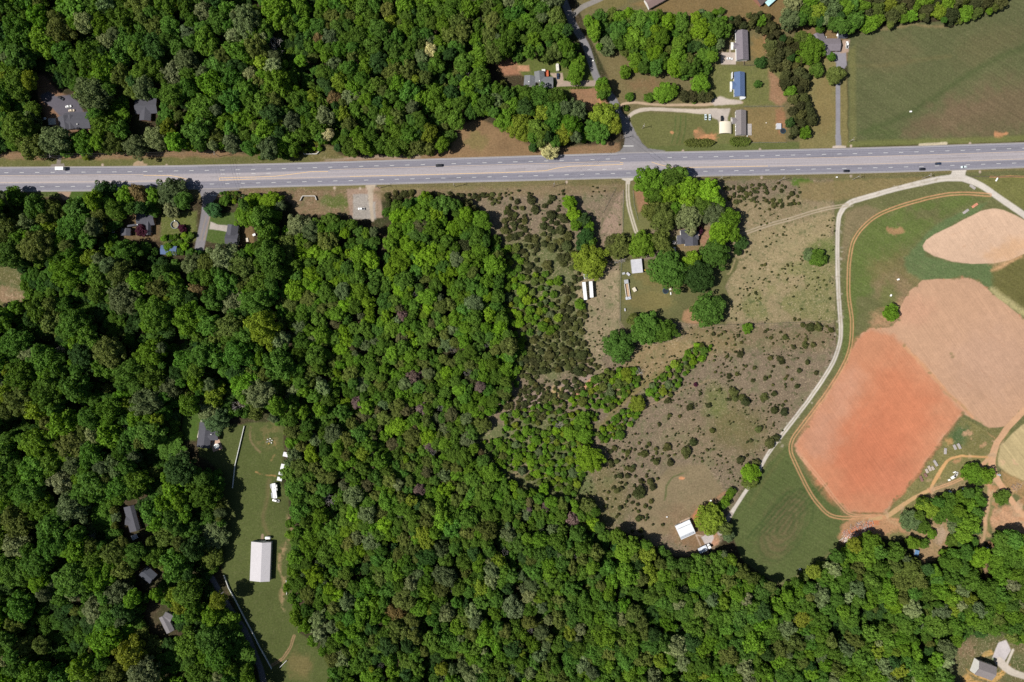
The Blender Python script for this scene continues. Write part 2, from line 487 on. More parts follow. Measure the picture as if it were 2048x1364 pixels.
# lush swath between the fields
poly([(1832, 490), (1870, 450), (1940, 420), (1975, 405), (1965, 420), (1905, 452), (1848, 490), (1850, 510), (1905, 524), (1985, 527), (2010, 540), (1985, 580), (1930, 556), (1850, 560), (1815, 545), (1805, 515)], G(106, 128, 82), 5, 7, mix=.85, tuft=.2, var=.1)
poly([(1985, 530), (2048, 505), (2170, 470), (2170, 640), (2048, 620), (2000, 590), (1985, 570)], G(116, 112, 66), 5, 6, mix=.95, tuft=.1)
track([(1985, 580), (2010, 600), (2050, 625)], 12, G(206, 194, 140), soft=4, wob=5, mix=.8, tuft=.4)
track([(1985, 540), (2005, 530), (2040, 515)], 6, G(214, 168, 124), soft=3, wob=5, mix=.8)
# top right corner field
poly([(1945, 362), (2170, 340), (2170, 420), (2048, 420), (1990, 385)], G(124, 124, 72), 3, 4, 'meadow', mix=.9, tuft=.15)
track([(1980, 354), (2060, 353), (2170, 350)], 3, G(206, 150, 108), wob=2, mix=.8)

# --- ploughed fields
PF_A = [(1845, 492), (1852, 480), (1872, 466), (1905, 452), (1938, 434), (1962, 422), (1985, 417), (2008, 420), (2030, 430), (2048, 441), (2170, 500), (2170, 470), (2100, 485), (2048, 508), (2020, 520), (1985, 527), (1945, 528), (1905, 523), (1868, 512), (1848, 500)]
PF_A = PF_A[:10] + [(2175, 505), (2120, 500)] + PF_A[12:]
poly([(1845, 492), (1852, 480), (1872, 466), (1905, 452), (1938, 434), (1962, 422), (1985, 417), (2008, 420), (2030, 430), (2070, 452), (2110, 480), (2048, 508), (2020, 520), (1985, 527), (1945, 528), (1905, 523), (1868, 512), (1848, 500)],
     G(231, 196, 168), 1.2, 1.5, 'ploughed_field', tuft=0, var=.03)
blot(2020, 500, 50, 18, G(226, 182, 142), soft=14, wob=12, rot=-.4, mix=.7)
PF_B = [(1846, 559), (1905, 557), (1938, 556), (1960, 564), (1985, 588), (2020, 615), (2060, 645), (2175, 720), (2175, 740), (2048, 815), (2010, 853), (1978, 856), (1955, 842), (1925, 828), (1905, 850), (1885, 876), (1850, 924), (1828, 955), (1795, 990), (1770, 1024), (1700, 1024), (1680, 1005), (1640, 965), (1604, 922), (1592, 905), (1589, 888), (1620, 850), (1662, 775), (1692, 728), (1712, 684), (1722, 668), (1740, 656), (1780, 656), (1800, 636), (1802, 612), (1818, 582)]
poly(PF_B, G(214, 172, 141), 1.2, 1.8, 'ploughed_field', tuft=0, var=.04)
poly([(1712, 684), (1740, 656), (1790, 672), (1830, 715), (1880, 770), (1925, 828), (1885, 876), (1828, 955), (1770, 1026), (1700, 1026), (1640, 965), (1604, 922), (1589, 888), (1662, 775)], G(217, 150, 114), 7, 8, mix=.9, var=.04)
blot(1755, 890, 80, 120, G(214, 132, 98), soft=60, wob=24, rot=.6, mix=.9, fine=4)
blot(1800, 800, 55, 80, G(218, 140, 104), soft=46, wob=24, rot=-.5, mix=.8, fine=4)
blot(1680, 800, 26, 70, G(214, 164, 138), soft=24, wob=16, rot=.55, mix=.55, fine=4)
blot(1790, 960, 40, 40, G(212, 136, 104), soft=26, wob=10, rot=.6, mix=.6)
blot(1640, 880, 36, 40, G(208, 158, 132), soft=24, wob=12, rot=.6, mix=.6)
blot(1770, 640, 30, 18, G(224, 170, 136), soft=12, wob=8, mix=.6)
blot(1830, 620, 40, 30, G(222, 170, 140), soft=20, wob=14, mix=.5)
blot(1990, 720, 90, 70, G(210, 172, 148), soft=50, wob=24, mix=.5)
track([(1806, 690), (1860, 745), (1900, 790), (1945, 835)], 6, G(222, 168, 126), soft=2.5, wob=4, mix=.8)
track([(1880, 775), (1915, 805), (1935, 822), (1965, 846)], 3, G(150, 140, 96), soft=2, wob=3, mix=.55, noise=N_fine, nthr=.45)
rl = np.random.default_rng(5)
for k in range(16):     # wheel ruts and wash lines left on the bare soil
    x0, y0 = rl.uniform(1850, 2010), rl.uniform(600, 760); L = rl.uniform(20, 90)
    track([(x0, y0), (x0 + L, y0 + L * .72)], 1.6, G(186, 142, 116), soft=1.2, wob=3, mix=rl.uniform(.25, .6), smooth=False, noise=N_fine, nthr=.42)
for k in range(16):
    x0, y0 = rl.uniform(1640, 1740), rl.uniform(740, 900); L = rl.uniform(20, 80)
    track([(x0, y0), (x0 + L * .62, y0 - L)], 1.8, G(196, 138, 110), soft=1.4, wob=3, mix=rl.uniform(.2, .5), smooth=False, noise=N_fine, nthr=.42)
for k in range(7):
    x0, y0 = rl.uniform(1880, 1990), rl.uniform(460, 510)
    track([(x0, y0), (x0 + rl.uniform(20, 60), y0 - rl.uniform(5, 20))], 1.8, G(206, 166, 134), soft=1.4, wob=3, mix=.4, smooth=False, noise=N_fine, nthr=.42)
for k in range(60):     # weedy, broken margins
    q = PF_B[int(rl.integers(len(PF_B)))]; q2_ = PF_B[(PF_B.index(q) + 1) % len(PF_B)]; t = rl.random()
    blot(q[0] * (1 - t) + q2_[0] * t, q[1] * (1 - t) + q2_[1] * t, rl.uniform(1.5, 5), rl.uniform(1.5, 4), G(126, 122, 78) if rl.random() < .7 else G(206, 150, 116), wob=4, mix=.6)
for (x, y) in ((1902, 706), (1860, 746), (1808, 690), (1905, 712)):
    blot(x, y, 4, 3, G(140, 128, 88), wob=4, mix=.6)
# hay stubble at the right edge
poly([(2175, 760), (2048, 848), (2022, 868), (2000, 892), (1994, 912), (1996, 930), (2010, 945), (2030, 955), (2048, 960), (2175, 930)], G(204, 184, 138), 2, 3, 'stubble_field', tuft=.15, var=.05)
poly([(2000, 940), (2020, 952), (2048, 960), (2170, 935), (2170, 1010), (2048, 1000), (2010, 975)], G(182, 146, 102), 4, 6, mix=.9, label='meadow', tuft=.3)
poly([(1975, 1020), (2020, 1010), (2170, 1060), (2170, 1110), (2048, 1066), (1985, 1062)], G(214, 166, 132), 4, 6, mix=.9, label='meadow', tuft=.3)
# mown meadow with rings
rx = (PX - 1560); ry = (PY - 1050)
poly([(1580, 888), (1600, 935), (1640, 985), (1684, 1028), (1704, 1046), (1690, 1075), (1650, 1115), (1600, 1146), (1560, 1166), (1520, 1145), (1482, 1115), (1464, 1065), (1462, 1025), (1500, 975), (1540, 925)], G(98, 110, 64), 3, 3, 'meadow', tuft=.1, var=.05)
blot(1566, 1052, 34, 74, G(124, 108, 80), soft=18, wob=12, rot=.5, mix=.65)
for k in range(4):
    r = 20 + 13 * k
    pts = []
    for i in range(40):
        t = 2 * math.pi * i / 39
        x, y = r * 0.72 * math.cos(t), (r * 1.35) * math.sin(t)
        pts.append((1572 + x * math.cos(.52) - y * math.sin(.52), 1050 + x * math.sin(.52) + y * math.cos(.52)))
    track(pts, 4.0, G(76, 96, 52), soft=3.2, wob=5, mix=.6, smooth=False)
for k in range(7):
    track([(1496 + k * 13, 1075 - k * 2), (1575 + k * 13, 985 - k * 3)], 3.5, G(74, 94, 52), soft=2.4, wob=4, mix=.7, smooth=False)
track([(1500, 1010), (1530, 960), (1570, 905)], 5, G(120, 118, 74), soft=4, mix=.5)

# --- yard by the dirt roads (south-east)
poly([(1925, 838), (1965, 852), (2005, 858), (2030, 850), (2000, 890), (1992, 930), (1990, 990), (1975, 1075), (1800, 1080), (1740, 1068), (1700, 1050), (1700, 1036), (1772, 1028), (1835, 955), (1890, 880)], G(136, 130, 82), 3, 6, 'meadow', tuft=.4, var=.15)
blot(1920, 870, 22, 18, G(82, 112, 70), wob=8, mix=.85, rot=-.6); blot(1940, 870, 12, 7, G(222, 176, 140), wob=6, mix=.85)
blot(1898, 883, 10, 8, G(216, 166, 112), wob=8, mix=.7)
poly([(1860, 975), (1900, 955), (1945, 965), (1985, 1000), (1960, 1070), (1860, 1075), (1830, 1030)], G(170, 146, 112), 6, 8, mix=.7, tuft=.4)
poly([(1690, 1040), (1772, 1030), (1815, 1046), (1840, 1062), (1810, 1066), (1790, 1060), (1760, 1078), (1700, 1084), (1682, 1078)], G(202, 152, 116), 5, 10, 'clay_clearing', mix=.85, tuft=.3, fine=8)
poly([(1686, 1068), (1715, 1052), (1760, 1040), (1750, 1060), (1700, 1084)], REDCLAY, 3, 8, mix=.85, fine=10)
track([(1775, 1040), (1810, 1058), (1830, 1075), (1860, 1080), (1862, 1120)], 6, G(200, 164, 126), soft=3, wob=5, mix=.7)
poly([(1800, 1040), (1850, 1045), (1880, 1040), (1905, 1055), (1900, 1090), (1870, 1120), (1845, 1130), (1820, 1090)], G(172, 144, 108), 5, 6, 'meadow', tuft=.4)
blot(1880, 1072, 10, 17, G(190, 164, 140), wob=3, rot=.4, mix=.9, label='clay_clearing')
track([(1960, 1075), (1968, 1120), (1975, 1160)], 7, G(190, 156, 120), wob=3, soft=2, mix=.8, label='dirt_track')
# --- roads of gravel
GR = dict(label='gravel_road')
poly([(1896, 336), (1936, 334), (1932, 344), (1930, 352), (1922, 362), (1900, 362), (1890, 354), (1902, 348), (1904, 342)], GRAVEL, 1, .8, 'gravel_road')
track([(1925, 356, 12), (1880, 358, 12), (1800, 376, 10), (1720, 398, 10), (1696, 408, 10), (1682, 424, 9), (1676, 450, 8), (1675, 540, 8), (1679, 620, 8), (1682, 660, 8), (1677, 695, 8), (1660, 736, 8), (1620, 796, 8), (1570, 862, 8), (1536, 908, 7), (1510, 955, 7), (1490, 985, 7), (1468, 1018, 7)], 8, GRAVEL, **GR)
for tw in (1,):
    track([(1675, 520), (1679, 620), (1682, 660), (1677, 695), (1660, 736), (1620, 796), (1570, 862), (1536, 908)], 1.6, G(146, 138, 98), soft=.9, wob=1.0, mix=.75)
track([(1915, 352, 14), (1960, 370, 12), (2005, 400, 12), (2048, 430, 12), (2170, 520, 12)], 12, GRAVEL, **GR)
track([(1694, 410), (1640, 420), (1580, 438), (1530, 452), (1470, 474)], 6, G(196, 180, 156), twin=(2.4, 2.2), label='gravel_road')
poly([(1241, 352), (1270, 352), (1266, 360), (1260, 362), (1260, 368), (1252, 368), (1252, 362), (1244, 359)], G(236, 228, 216), 1, .6, 'gravel_road')
track([(1255, 362), (1256, 400), (1262, 430), (1272, 462), (1280, 480)], 7, G(226, 214, 198), twin=(2.3, 2.6), **GR)
track([(1455, 1040, 8), (1468, 1018, 8)], 8, GRAVEL, smooth=False, **GR)
track([(1462, 1028, 8), (1448, 1050, 10), (1440, 1066, 10)], 9, G(190, 176, 168), **GR)
# loop drive of the mobile homes
track([(1254, 238, 6), (1262, 229, 7), (1278, 221, 8), (1310, 218, 7), (1360, 221, 7), (1400, 223, 10), (1430, 222, 12), (1448, 226, 14)], 7, G(218, 204, 188), wob=1.2, **GR)
poly([(1418, 219), (1462, 217), (1456, 236), (1453, 262), (1442, 262), (1436, 240), (1420, 232)], G(206, 194, 184), 2, 3, 'gravel_road')
track([(1242, 212, 5), (1252, 206, 5), (1290, 207, 5), (1340, 210, 5), (1400, 210, 5), (1440, 206, 6), (1484, 205, 5)], 5, G(206, 180, 152), wob=2, **GR)
poly([(1420, 203), (1440, 193), (1455, 197), (1482, 201), (1484, 207), (1430, 211)], G(212, 198, 186), 2, 3, 'gravel_road')
# --- orange dirt tracks
DT = dict(label='dirt_track')
track([(1980, 390), (1930, 387), (1880, 391), (1810, 409), (1760, 428), (1730, 450), (1708, 480), (1699, 520), (1697, 560), (1698, 600), (1704, 645), (1700, 695), (1684, 735), (1650, 790), (1605, 850), (1584, 880), (1582, 905), (1596, 938), (1620, 985), (1640, 1012), (1660, 1030), (1690, 1036), (1730, 1034), (1770, 1034)], 7, G(222, 170, 126), twin=(2.6, 2.0), **DT)
track([(1603, 915), (1640, 958), (1680, 1010), (1705, 1030), (1760, 1032)], 7, G(226, 172, 136), twin=(2.2, 1.8), **DT)
track([(2175, 720, 12), (2100, 775, 12), (2048, 822, 12), (2010, 862, 12), (1992, 890, 13), (1984, 925, 14), (1992, 955, 13), (2012, 985, 12), (2048, 1035, 10), (2120, 1130, 10)], 12, G(226, 180, 142), wob=1.5, **DT)
track([(1988, 905, 9), (1965, 930, 8), (1945, 948, 6), (1925, 958, 5)], 8, G(220, 176, 136), **DT)
track([(1975, 915, 4), (1940, 912, 4), (1905, 915, 5), (1888, 930, 7), (1875, 950, 8), (1862, 975, 5), (1856, 982, 4)], 6, G(224, 176, 122), wob=2, **DT)
track([(1932, 953), (1905, 965), (1870, 978), (1850, 984), (1815, 1004), (1790, 1024), (1765, 1034)], 7, G(224, 176, 136), twin=(1.9, 2.2), **DT)
track([(1855, 982, 6), (1820, 1000, 8), (1795, 1018, 9), (1770, 1034, 8), (1740, 1040, 6)], 8, G(214, 176, 130), wob=2, **DT)
track([(1986, 935, 8), (1978, 985, 7), (1974, 1020, 7), (1970, 1060, 6), (1966, 1090, 6)], 7, G(200, 166, 130), wob=2, soft=2, **DT)

rl2 = np.random.default_rng(9)
for (cx_, cy_, sx_, sy_, n_) in ((1990, 905, 16, 24, 12), (2015, 985, 16, 18, 14), (1978, 950, 12, 22, 12), (1960, 925, 20, 8, 8), (2035, 1020, 14, 14, 10), (1860, 975, 12, 16, 8), (1790, 1030, 26, 8, 12), (1975, 1040, 8, 24, 8), (2030, 1045, 18, 12, 10)):
    for _ in range(n_):
        blot(cx_ + rl2.normal(0, sx_), cy_ + rl2.normal(0, sy_), rl2.uniform(3, 9), rl2.uniform(2, 6), G(*[(222, 172, 134), (212, 156, 118), (200, 168, 134), (226, 186, 150)][int(rl2.integers(4))]), wob=8, rot=rl2.uniform(0, 3), mix=rl2.uniform(.35, .8), fine=7)
for _ in range(70):     # gravel spilled over the edges of the long track
    t_ = rl2.random(); q_ = [(1880, 358), (1800, 376), (1720, 398), (1682, 424), (1675, 540), (1679, 620), (1677, 695), (1620, 796), (1570, 862), (1510, 955)]
    k_ = int(rl2.integers(len(q_) - 1)); blot(q_[k_][0] * (1 - t_) + q_[k_ + 1][0] * t_ + rl2.normal(0, 4), q_[k_][1] * (1 - t_) + q_[k_ + 1][1] * t_ + rl2.normal(0, 3), rl2.uniform(1.5, 4), rl2.uniform(1.5, 3), G(196, 184, 164), wob=4, mix=rl2.uniform(.3, .7), fine=3)
track([(1925, 356), (1880, 358), (1800, 376), (1720, 398), (1696, 408), (1682, 424), (1676, 450), (1675, 520)], 1.8, G(190, 180, 164), soft=1, wob=1.5, mix=.6)
# --- western properties
poly([(70, 148), (90, 150), (110, 175), (140, 195), (170, 228), (180, 262), (130, 268), (96, 245), (80, 215)], G(150, 116, 92), 3, 4, 'yard', tuft=.2)
poly([(80, 190), (96, 182), (112, 192), (140, 190), (160, 206), (168, 232), (120, 232), (100, 214), (84, 200)], G(112, 108, 118), 2, 2, 'car_park', tuft=0)
poly([(92, 236), (114, 234), (116, 250), (98, 250)], G(168, 136, 112), 2, 2, tuft=0)
track([(120, 308, 8), (117, 328, 10)], 10, G(150, 140, 134), smooth=False, label='driveway')
poly([(100, 334), (103, 329), (128, 327), (130, 334)], G(160, 150, 142), 1, .6, 'driveway')
poly([(266, 333), (268, 327), (275, 322), (284, 321), (288, 327), (295, 328), (293, 333)], G(186, 162, 134), 1.5, 2, 'driveway')
poly([(114, 383), (143, 383), (141, 388), (135, 400), (126, 400), (120, 389)], G(190, 162, 140), 1.5, 2, 'driveway')
poly([(-120, 510), (10, 508), (45, 545), (55, 600), (20, 620), (-120, 625)], G(108, 106, 66), 5, 8, 'yard', tuft=.9)
blot(20, 590, 26, 16, G(164, 134, 108), wob=10, mix=.8)
poly([(318, 428), (392, 420), (394, 480), (350, 500), (318, 480)], G(106, 114, 58), 4, 5, 'lawn', tuft=.4)
poly([(240, 425), (320, 425), (318, 482), (238, 482)], G(120, 100, 72), 4, 5, 'yard', tuft=.3)
poly([(418, 428), (470, 425), (480, 470), (495, 480), (440, 492), (408, 480)], G(88, 110, 52), 2, 3, 'lawn', tuft=.15)
poly([(480, 445), (505, 450), (510, 490), (478, 492)], G(130, 108, 76), 3, 3, 'yard', tuft=.3)
# yard of the white barn
poly([(366, 830), (400, 820), (405, 850), (392, 882), (360, 880)], G(84, 110, 46), 3, 4, 'lawn', tuft=.1)
poly([(395, 845), (480, 848), (540, 842), (566, 850), (568, 905), (560, 960), (575, 985), (580, 1060), (590, 1090), (578, 1140), (584, 1200), (600, 1265), (640, 1300), (660, 1330), (640, 1474), (520, 1474), (515, 1320), (500, 1290), (470, 1220), (448, 1155), (430, 1050), (436, 940), (400, 910)], G(94, 104, 57), 3, 5, 'lawn', tuft=.12, var=.12)
blot(535, 870, 26, 26, G(136, 120, 82), wob=16, mix=.5, noise=N_fine, nthr=.4)
track([(500, 855), (500, 875), (508, 892), (520, 905)], 3, G(170, 140, 112), wob=4, soft=2, mix=.6, noise=N_fine, nthr=.38)
track([(539, 872), (548, 884), (550, 900), (545, 920)], 4, G(186, 148, 104), wob=6, soft=2, mix=.5, noise=N_fine, nthr=.42)
track([(513, 944), (530, 948), (550, 951)], 2.4, G(206, 156, 108), wob=4, mix=.7, noise=N_fine, nthr=.36)
track([(540, 960), (536, 985), (532, 1010), (528, 1040), (538, 1075)], 7, G(134, 116, 84), soft=3.5, wob=5, mix=.5)
track([(575, 1020), (582, 1045), (580, 1075), (566, 1100), (563, 1140), (566, 1190), (570, 1225)], 6, G(190, 158, 122), soft=3, wob=9, mix=.7, tuft=.4, noise=N_fine, nthr=.40)
track([(525, 1070), (524, 1082)], 5, G(190, 160, 140), mix=.7)
track([(545, 1330), (565, 1318), (580, 1295), (588, 1272)], 7, G(184, 148, 116), twin=(1.8, 1.8), wob=2)
blot(600, 1330, 26, 26, G(140, 122, 82), wob=8, mix=.6)
# clearing by the highway (triangular brown lawn)
poly([(930, 246), (962, 236), (1000, 258), (1040, 280), (1080, 300), (1060, 316), (900, 320), (905, 280)], G(150, 122, 90), 4, 5, 'lawn', tuft=.1, var=.2)
blot(955, 280, 22, 16, G(128, 122, 74), wob=8, mix=.6)
poly([(980, 115), (1060, 118), (1055, 152), (1010, 150)], G(176, 128, 100), 4, 5, 'yard', tuft=.2)
poly([(1030, 112), (1190, 120), (1200, 165), (1215, 225), (1200, 235), (1150, 200), (1110, 185), (1040, 150)], G(106, 116, 60), 4, 4, 'lawn', tuft=.15)
poly([(1034, 130), (1058, 130), (1060, 143), (1036, 142)], G(212, 160, 128), 2, 3, mix=.9)
poly([(1135, 172), (1195, 176), (1215, 205), (1220, 228), (1180, 222), (1150, 200)], G(166, 128, 98), 3, 3, 'yard', tuft=.15)
blot(1200, 203, 5, 5, CLAY, wob=4, mix=.8)
# far south-east house plot
poly([(1905, 1290), (1940, 1275), (1990, 1265), (2060, 1290), (2100, 1330), (2100, 1420), (1900, 1420), (1905, 1350)], G(116, 110, 74), 4, 6, 'yard', tuft=.9)
blot(1975, 1270, 40, 14, G(92, 104, 58), wob=12, mix=.8); blot(2040, 1325, 20, 16, G(96, 106, 62), wob=12, mix=.8); blot(1930, 1300, 16, 14, G(150, 124, 98), wob=10, mix=.6)
poly([(1932, 1338), (1960, 1356), (1990, 1368), (2010, 1352), (2020, 1330), (1998, 1348), (1940, 1345)], G(222, 176, 106), 3, 4, mix=.95)
poly([(1936, 1345), (1946, 1355), (1980, 1372), (2000, 1366), (1990, 1380), (1930, 1400), (1925, 1355)], G(214, 170, 104), 3, 4, mix=.9)
blot(1977, 1308, 10, 6, G(228, 182, 110), wob=5, mix=.9)

# asphalt side roads and concrete drives
ASP = G(150, 147, 150); ASPD = G(140, 134, 132); CONC = G(204, 194, 184)
track([(1100, -60, 14), (1118, -20, 14), (1127, 0, 14), (1147, 50, 14), (1171, 90, 14), (1191, 150, 14), (1205, 175, 15), (1226, 200, 17), (1234, 225, 19), (1252, 250, 21), (1262, 275, 26), (1264, 284, 27)], 14, ASP, soft=.8, wob=.3, label='side_road')
poly([(1250, 272), (1276, 272), (1284, 286), (1296, 297), (1330, 301), (1332, 310), (1225, 312), (1226, 307), (1240, 302), (1248, 292)], ASP, .8, .3, 'side_road')
track([(1146, 30, 10), (1165, 14, 10), (1200, -2, 10), (1230, -20, 10)], 10, G(158, 152, 146), soft=.8, wob=.4, label='side_road')
track([(1678, 300, 11), (1676, 270, 9), (1676, 200, 9), (1676, 150, 9), (1677, 125, 10)], 9, G(160, 158, 166), soft=.8, wob=.3, label='driveway', smooth=False)
poly([(1664, 299), (1665, 292), (1672, 291), (1682, 291), (1692, 292), (1692, 299)], G(222, 206, 190), 1, .4, 'driveway')
poly([(1664, 100), (1692, 98), (1694, 130), (1688, 138), (1676, 132), (1668, 120)], G(160, 156, 164), 1.5, 1.5, 'driveway')
poly([(1684, 80), (1700, 80), (1698, 104), (1680, 106)], G(190, 164, 146), 1.5, 1.5, 'driveway')
poly([(392, 376), (480, 374), (478, 380), (450, 382), (436, 388), (430, 400), (405, 400), (400, 386)], G(150, 146, 150), .8, .4, 'side_road')
track([(418, 392, 24), (416, 400, 21), (413, 420, 19), (408, 450, 19), (402, 480, 19), (396, 510, 17)], 19, G(150, 146, 150), soft=.8, wob=.4, label='side_road')
track([(420, 432), (414, 455), (408, 480)], 2, G(186, 160, 130), soft=1, mix=.7); track([(412, 432), (406, 455), (400, 480)], 2, G(182, 160, 136), soft=1, mix=.5)
poly([(421, 443), (435, 449), (458, 451), (457, 464), (440, 461), (418, 458)], CONC, .8, .4, 'driveway')
track([(424, 1156, 11), (440, 1185, 11), (467, 1228, 11), (490, 1262, 11), (510, 1310, 12), (522, 1340, 12), (530, 1380, 12)], 11, G(150, 146, 150), soft=.8, wob=.6, label='side_road')
poly([(1113, 165), (1136, 160), (1190, 161), (1196, 172), (1113, 174)], G(188, 168, 154), .8, .6, 'driveway')
poly([(1098, 146), (1125, 146), (1128, 165), (1114, 174), (1112, 160)], G(198, 176, 158), .8, .6, 'driveway')
poly([(1442, 104), (1472, 105), (1472, 129), (1442, 129)], G(212, 196, 184), .8, .3, 'driveway')
track([(1460, 92), (1460, 106)], 3, G(206, 188, 172), smooth=False); blot(1432, 105, 9, 10, G(184, 160, 148), wob=3, mix=.8)
track([(1242, 305), (1290, 305)], 1, ASP, mix=.01)
poly([(1410, 1070), (1424, 1064), (1428, 1076), (1420, 1092), (1410, 1088), (1402, 1074)], G(214, 204, 200), 1, .6, 'driveway')
track([(1392, 1070), (1402, 1093)], 2.4, G(208, 184, 164), smooth=False); track([(1392, 1070), (1404, 1072)], 2.4, G(208, 184, 164), smooth=False)
poly([(1997, 1285), (2012, 1280), (2022, 1300), (2008, 1325), (1984, 1318), (1990, 1300)], G(220, 212, 212), 1, .8, 'driveway')
track([(2026, 1300, 5), (2012, 1332, 6)], 5, G(224, 214, 200), smooth=False, label='driveway')
track([(1998, 1322, 16), (2020, 1342, 14), (2048, 1352, 12), (2110, 1372, 12)], 12, G(226, 214, 200), label='driveway')
track([(1840, 290), (1892, 287)], 6, G(214, 200, 172), smooth=False, wob=.8, label='verge')
for (x, y) in ((1702, 292), (1940, 287), (1520, 299), (1366, 302), (1702, 352), (1960, 344), (1523, 355), (1133, 364), (669, 376), (720, 377), (333, 331), (205, 330)):
    blot(x, y, 2.5, 3, G(206, 186, 168), wob=.4, soft=1)
poly([(650, 318), (760, 311), (840, 309), (842, 316), (650, 322)], G(176, 160, 144), 2, 3, 'verge', mix=.6)

# tyre-wide kerb of pale dust along both edges of the highway is on the highway object itself
def ipol(t, x):
    xs = [p[0] for p in t]; ys = [p[1] for p in t]
    return float(np.interp(x, xs, ys))
TOP = [(-200, 335), (0, 333.5), (256, 332), (512, 327.5), (760, 320), (1024, 312), (1280, 304), (1536, 299.5), (1790, 293), (2048, 284.5), (2250, 278)]
BOT = [(-200, 386), (0, 384.5), (256, 382), (512, 376), (760, 369.5), (1024, 363), (1280, 356), (1536, 350.5), (1790, 345.5), (2048, 336), (2250, 329)]
def sm(t):
    xs = np.arange(-200, 2251, 10.0)
    ys = np.interp(xs, [p[0] for p in t], [p[1] for p in t])
    k = np.ones(15) / 15
    yp = np.pad(ys, 7, mode='reflect', reflect_type='odd')
    return list(zip(xs, np.convolve(yp, k, 'valid')))
TOP = sm(TOP); BOT = sm(BOT)

# ---- fine mottling of every surface
ALB *= (0.90 + 0.2 * N_big)[..., None]
ALB *= (0.90 + 0.2 * N_fine)[..., None]

# ---- link the sheet: one mesh per kind of surface, edges shared so that nothing overlaps
def ground_material(name, tuft=True, furrow=None, bump=.3):
    m, nt, b = new_mat(name)
    at = nt.nodes.new('ShaderNodeAttribute'); at.attribute_name = 'soil'
    tc = nt.nodes.new('ShaderNodeTexCoord')
    def noise(scale, det=4, dist=0.0):
        n = nt.nodes.new('ShaderNodeTexNoise'); n.inputs['Scale'].default_value = scale; n.inputs['Detail'].default_value = det
        n.inputs['Distortion'].default_value = dist
        nt.links.new(tc.outputs['Object'], n.inputs['Vector']); return n
    def mrange(src, a0, a1, b0, b1):
        r = nt.nodes.new('ShaderNodeMapRange'); r.inputs['From Min'].default_value = a0; r.inputs['From Max'].default_value = a1
        r.inputs['To Min'].default_value = b0; r.inputs['To Max'].default_value = b1
        nt.links.new(src, r.inputs['Value']); return r
    n1 = noise(0.75, 7)
    r1 = mrange(n1.outputs[0], .3, .7, *((.80, 1.2) if tuft else (.92, 1.08)))
    sc = nt.nodes.new('ShaderNodeVectorMath'); sc.operation = 'SCALE'
    nt.links.new(at.outputs['Color'], sc.inputs[0]); nt.links.new(r1.outputs[0], sc.inputs['Scale'])
    last = sc.outputs[0]
    if tuft:
        # straw streaks and dark weeds where the vegetation is rough
        for (scale, lo, hi, colr, dist, amt) in ((0.42, .54, .66, (.42, .33, .22, 1), 2.5, .55), (0.30, .56, .66, (.045, .065, .02, 1), 1.0, .75), (.11, .5, .7, (.10, .12, .05, 1), .5, .5)):
            n2 = noise(scale, 5, dist)
            r2 = mrange(n2.outputs[0], lo, hi, 0, amt)
            mu = nt.nodes.new('ShaderNodeMath'); mu.operation = 'MULTIPLY'
            nt.links.new(r2.outputs[0], mu.inputs[0]); nt.links.new(at.outputs['Alpha'], mu.inputs[1])
            mx = nt.nodes.new('ShaderNodeMix'); mx.data_type = 'RGBA'
            nt.links.new(mu.outputs[0], mx.inputs['Factor']); nt.links.new(last, mx.inputs['A']); mx.inputs['B'].default_value = colr
            last = mx.outputs['Result']
    nb = noise(1.6, 4)
    hgt = nb.outputs[0]
    if furrow:
        mp = nt.nodes.new('ShaderNodeMapping'); mp.inputs['Rotation'].default_value = (0, 0, math.radians(furrow[0]))
        nt.links.new(tc.outputs['Object'], mp.inputs['Vector'])
        mp2 = nt.nodes.new('ShaderNodeMapping'); mp2.inputs['Scale'].default_value = (1.0, .02, 1)
        nt.links.new(mp.outputs[0], mp2.inputs['Vector'])
        nf = nt.nodes.new('ShaderNodeTexNoise'); nf.inputs['Scale'].default_value = furrow[1]; nf.inputs['Detail'].default_value = 3
        nt.links.new(mp2.outputs[0], nf.inputs['Vector'])
        rf = mrange(nf.outputs[0], .3, .7, 1 - furrow[2], 1 + furrow[2])
        s2 = nt.nodes.new('ShaderNodeVectorMath'); s2.operation = 'SCALE'
        nt.links.new(last, s2.inputs[0]); nt.links.new(rf.outputs[0], s2.inputs['Scale'])
        last = s2.outputs[0]; hgt = nf.outputs[0]
    bp = nt.nodes.new('ShaderNodeBump'); bp.inputs['Strength'].default_value = bump; bp.inputs['Distance'].default_value = .25
    nt.links.new(hgt, bp.inputs['Height'])
    nt.links.new(bp.outputs[0], b.inputs['Normal'])
    nt.links.new(last, b.inputs['Base Color'])
    b.inputs['Roughness'].default_value = .95
    b.inputs['Specular IOR Level'].default_value = .1
    return m

gm = ground_material('ground_cover')
gm_grass = ground_material('mown_grass', furrow=(-58, .55, .10), bump=.2)
gm_plough = ground_material('ploughed_soil', tuft=False, furrow=(-35, .9, .06), bump=.5)
gm_stub = ground_material('hay_stubble', tuft=False, furrow=(-38, .62, .16), bump=.5)
gm_road = ground_material('road_gravel', tuft=False, bump=.15)
MATS = {'ploughed_field': gm_plough, 'stubble_field': gm_stub, 'meadow': gm_grass, 'gravel_road': gm_road, 'dirt_track': gm_road, 'side_road': gm_road, 'driveway': gm_road, 'car_park': gm_road}

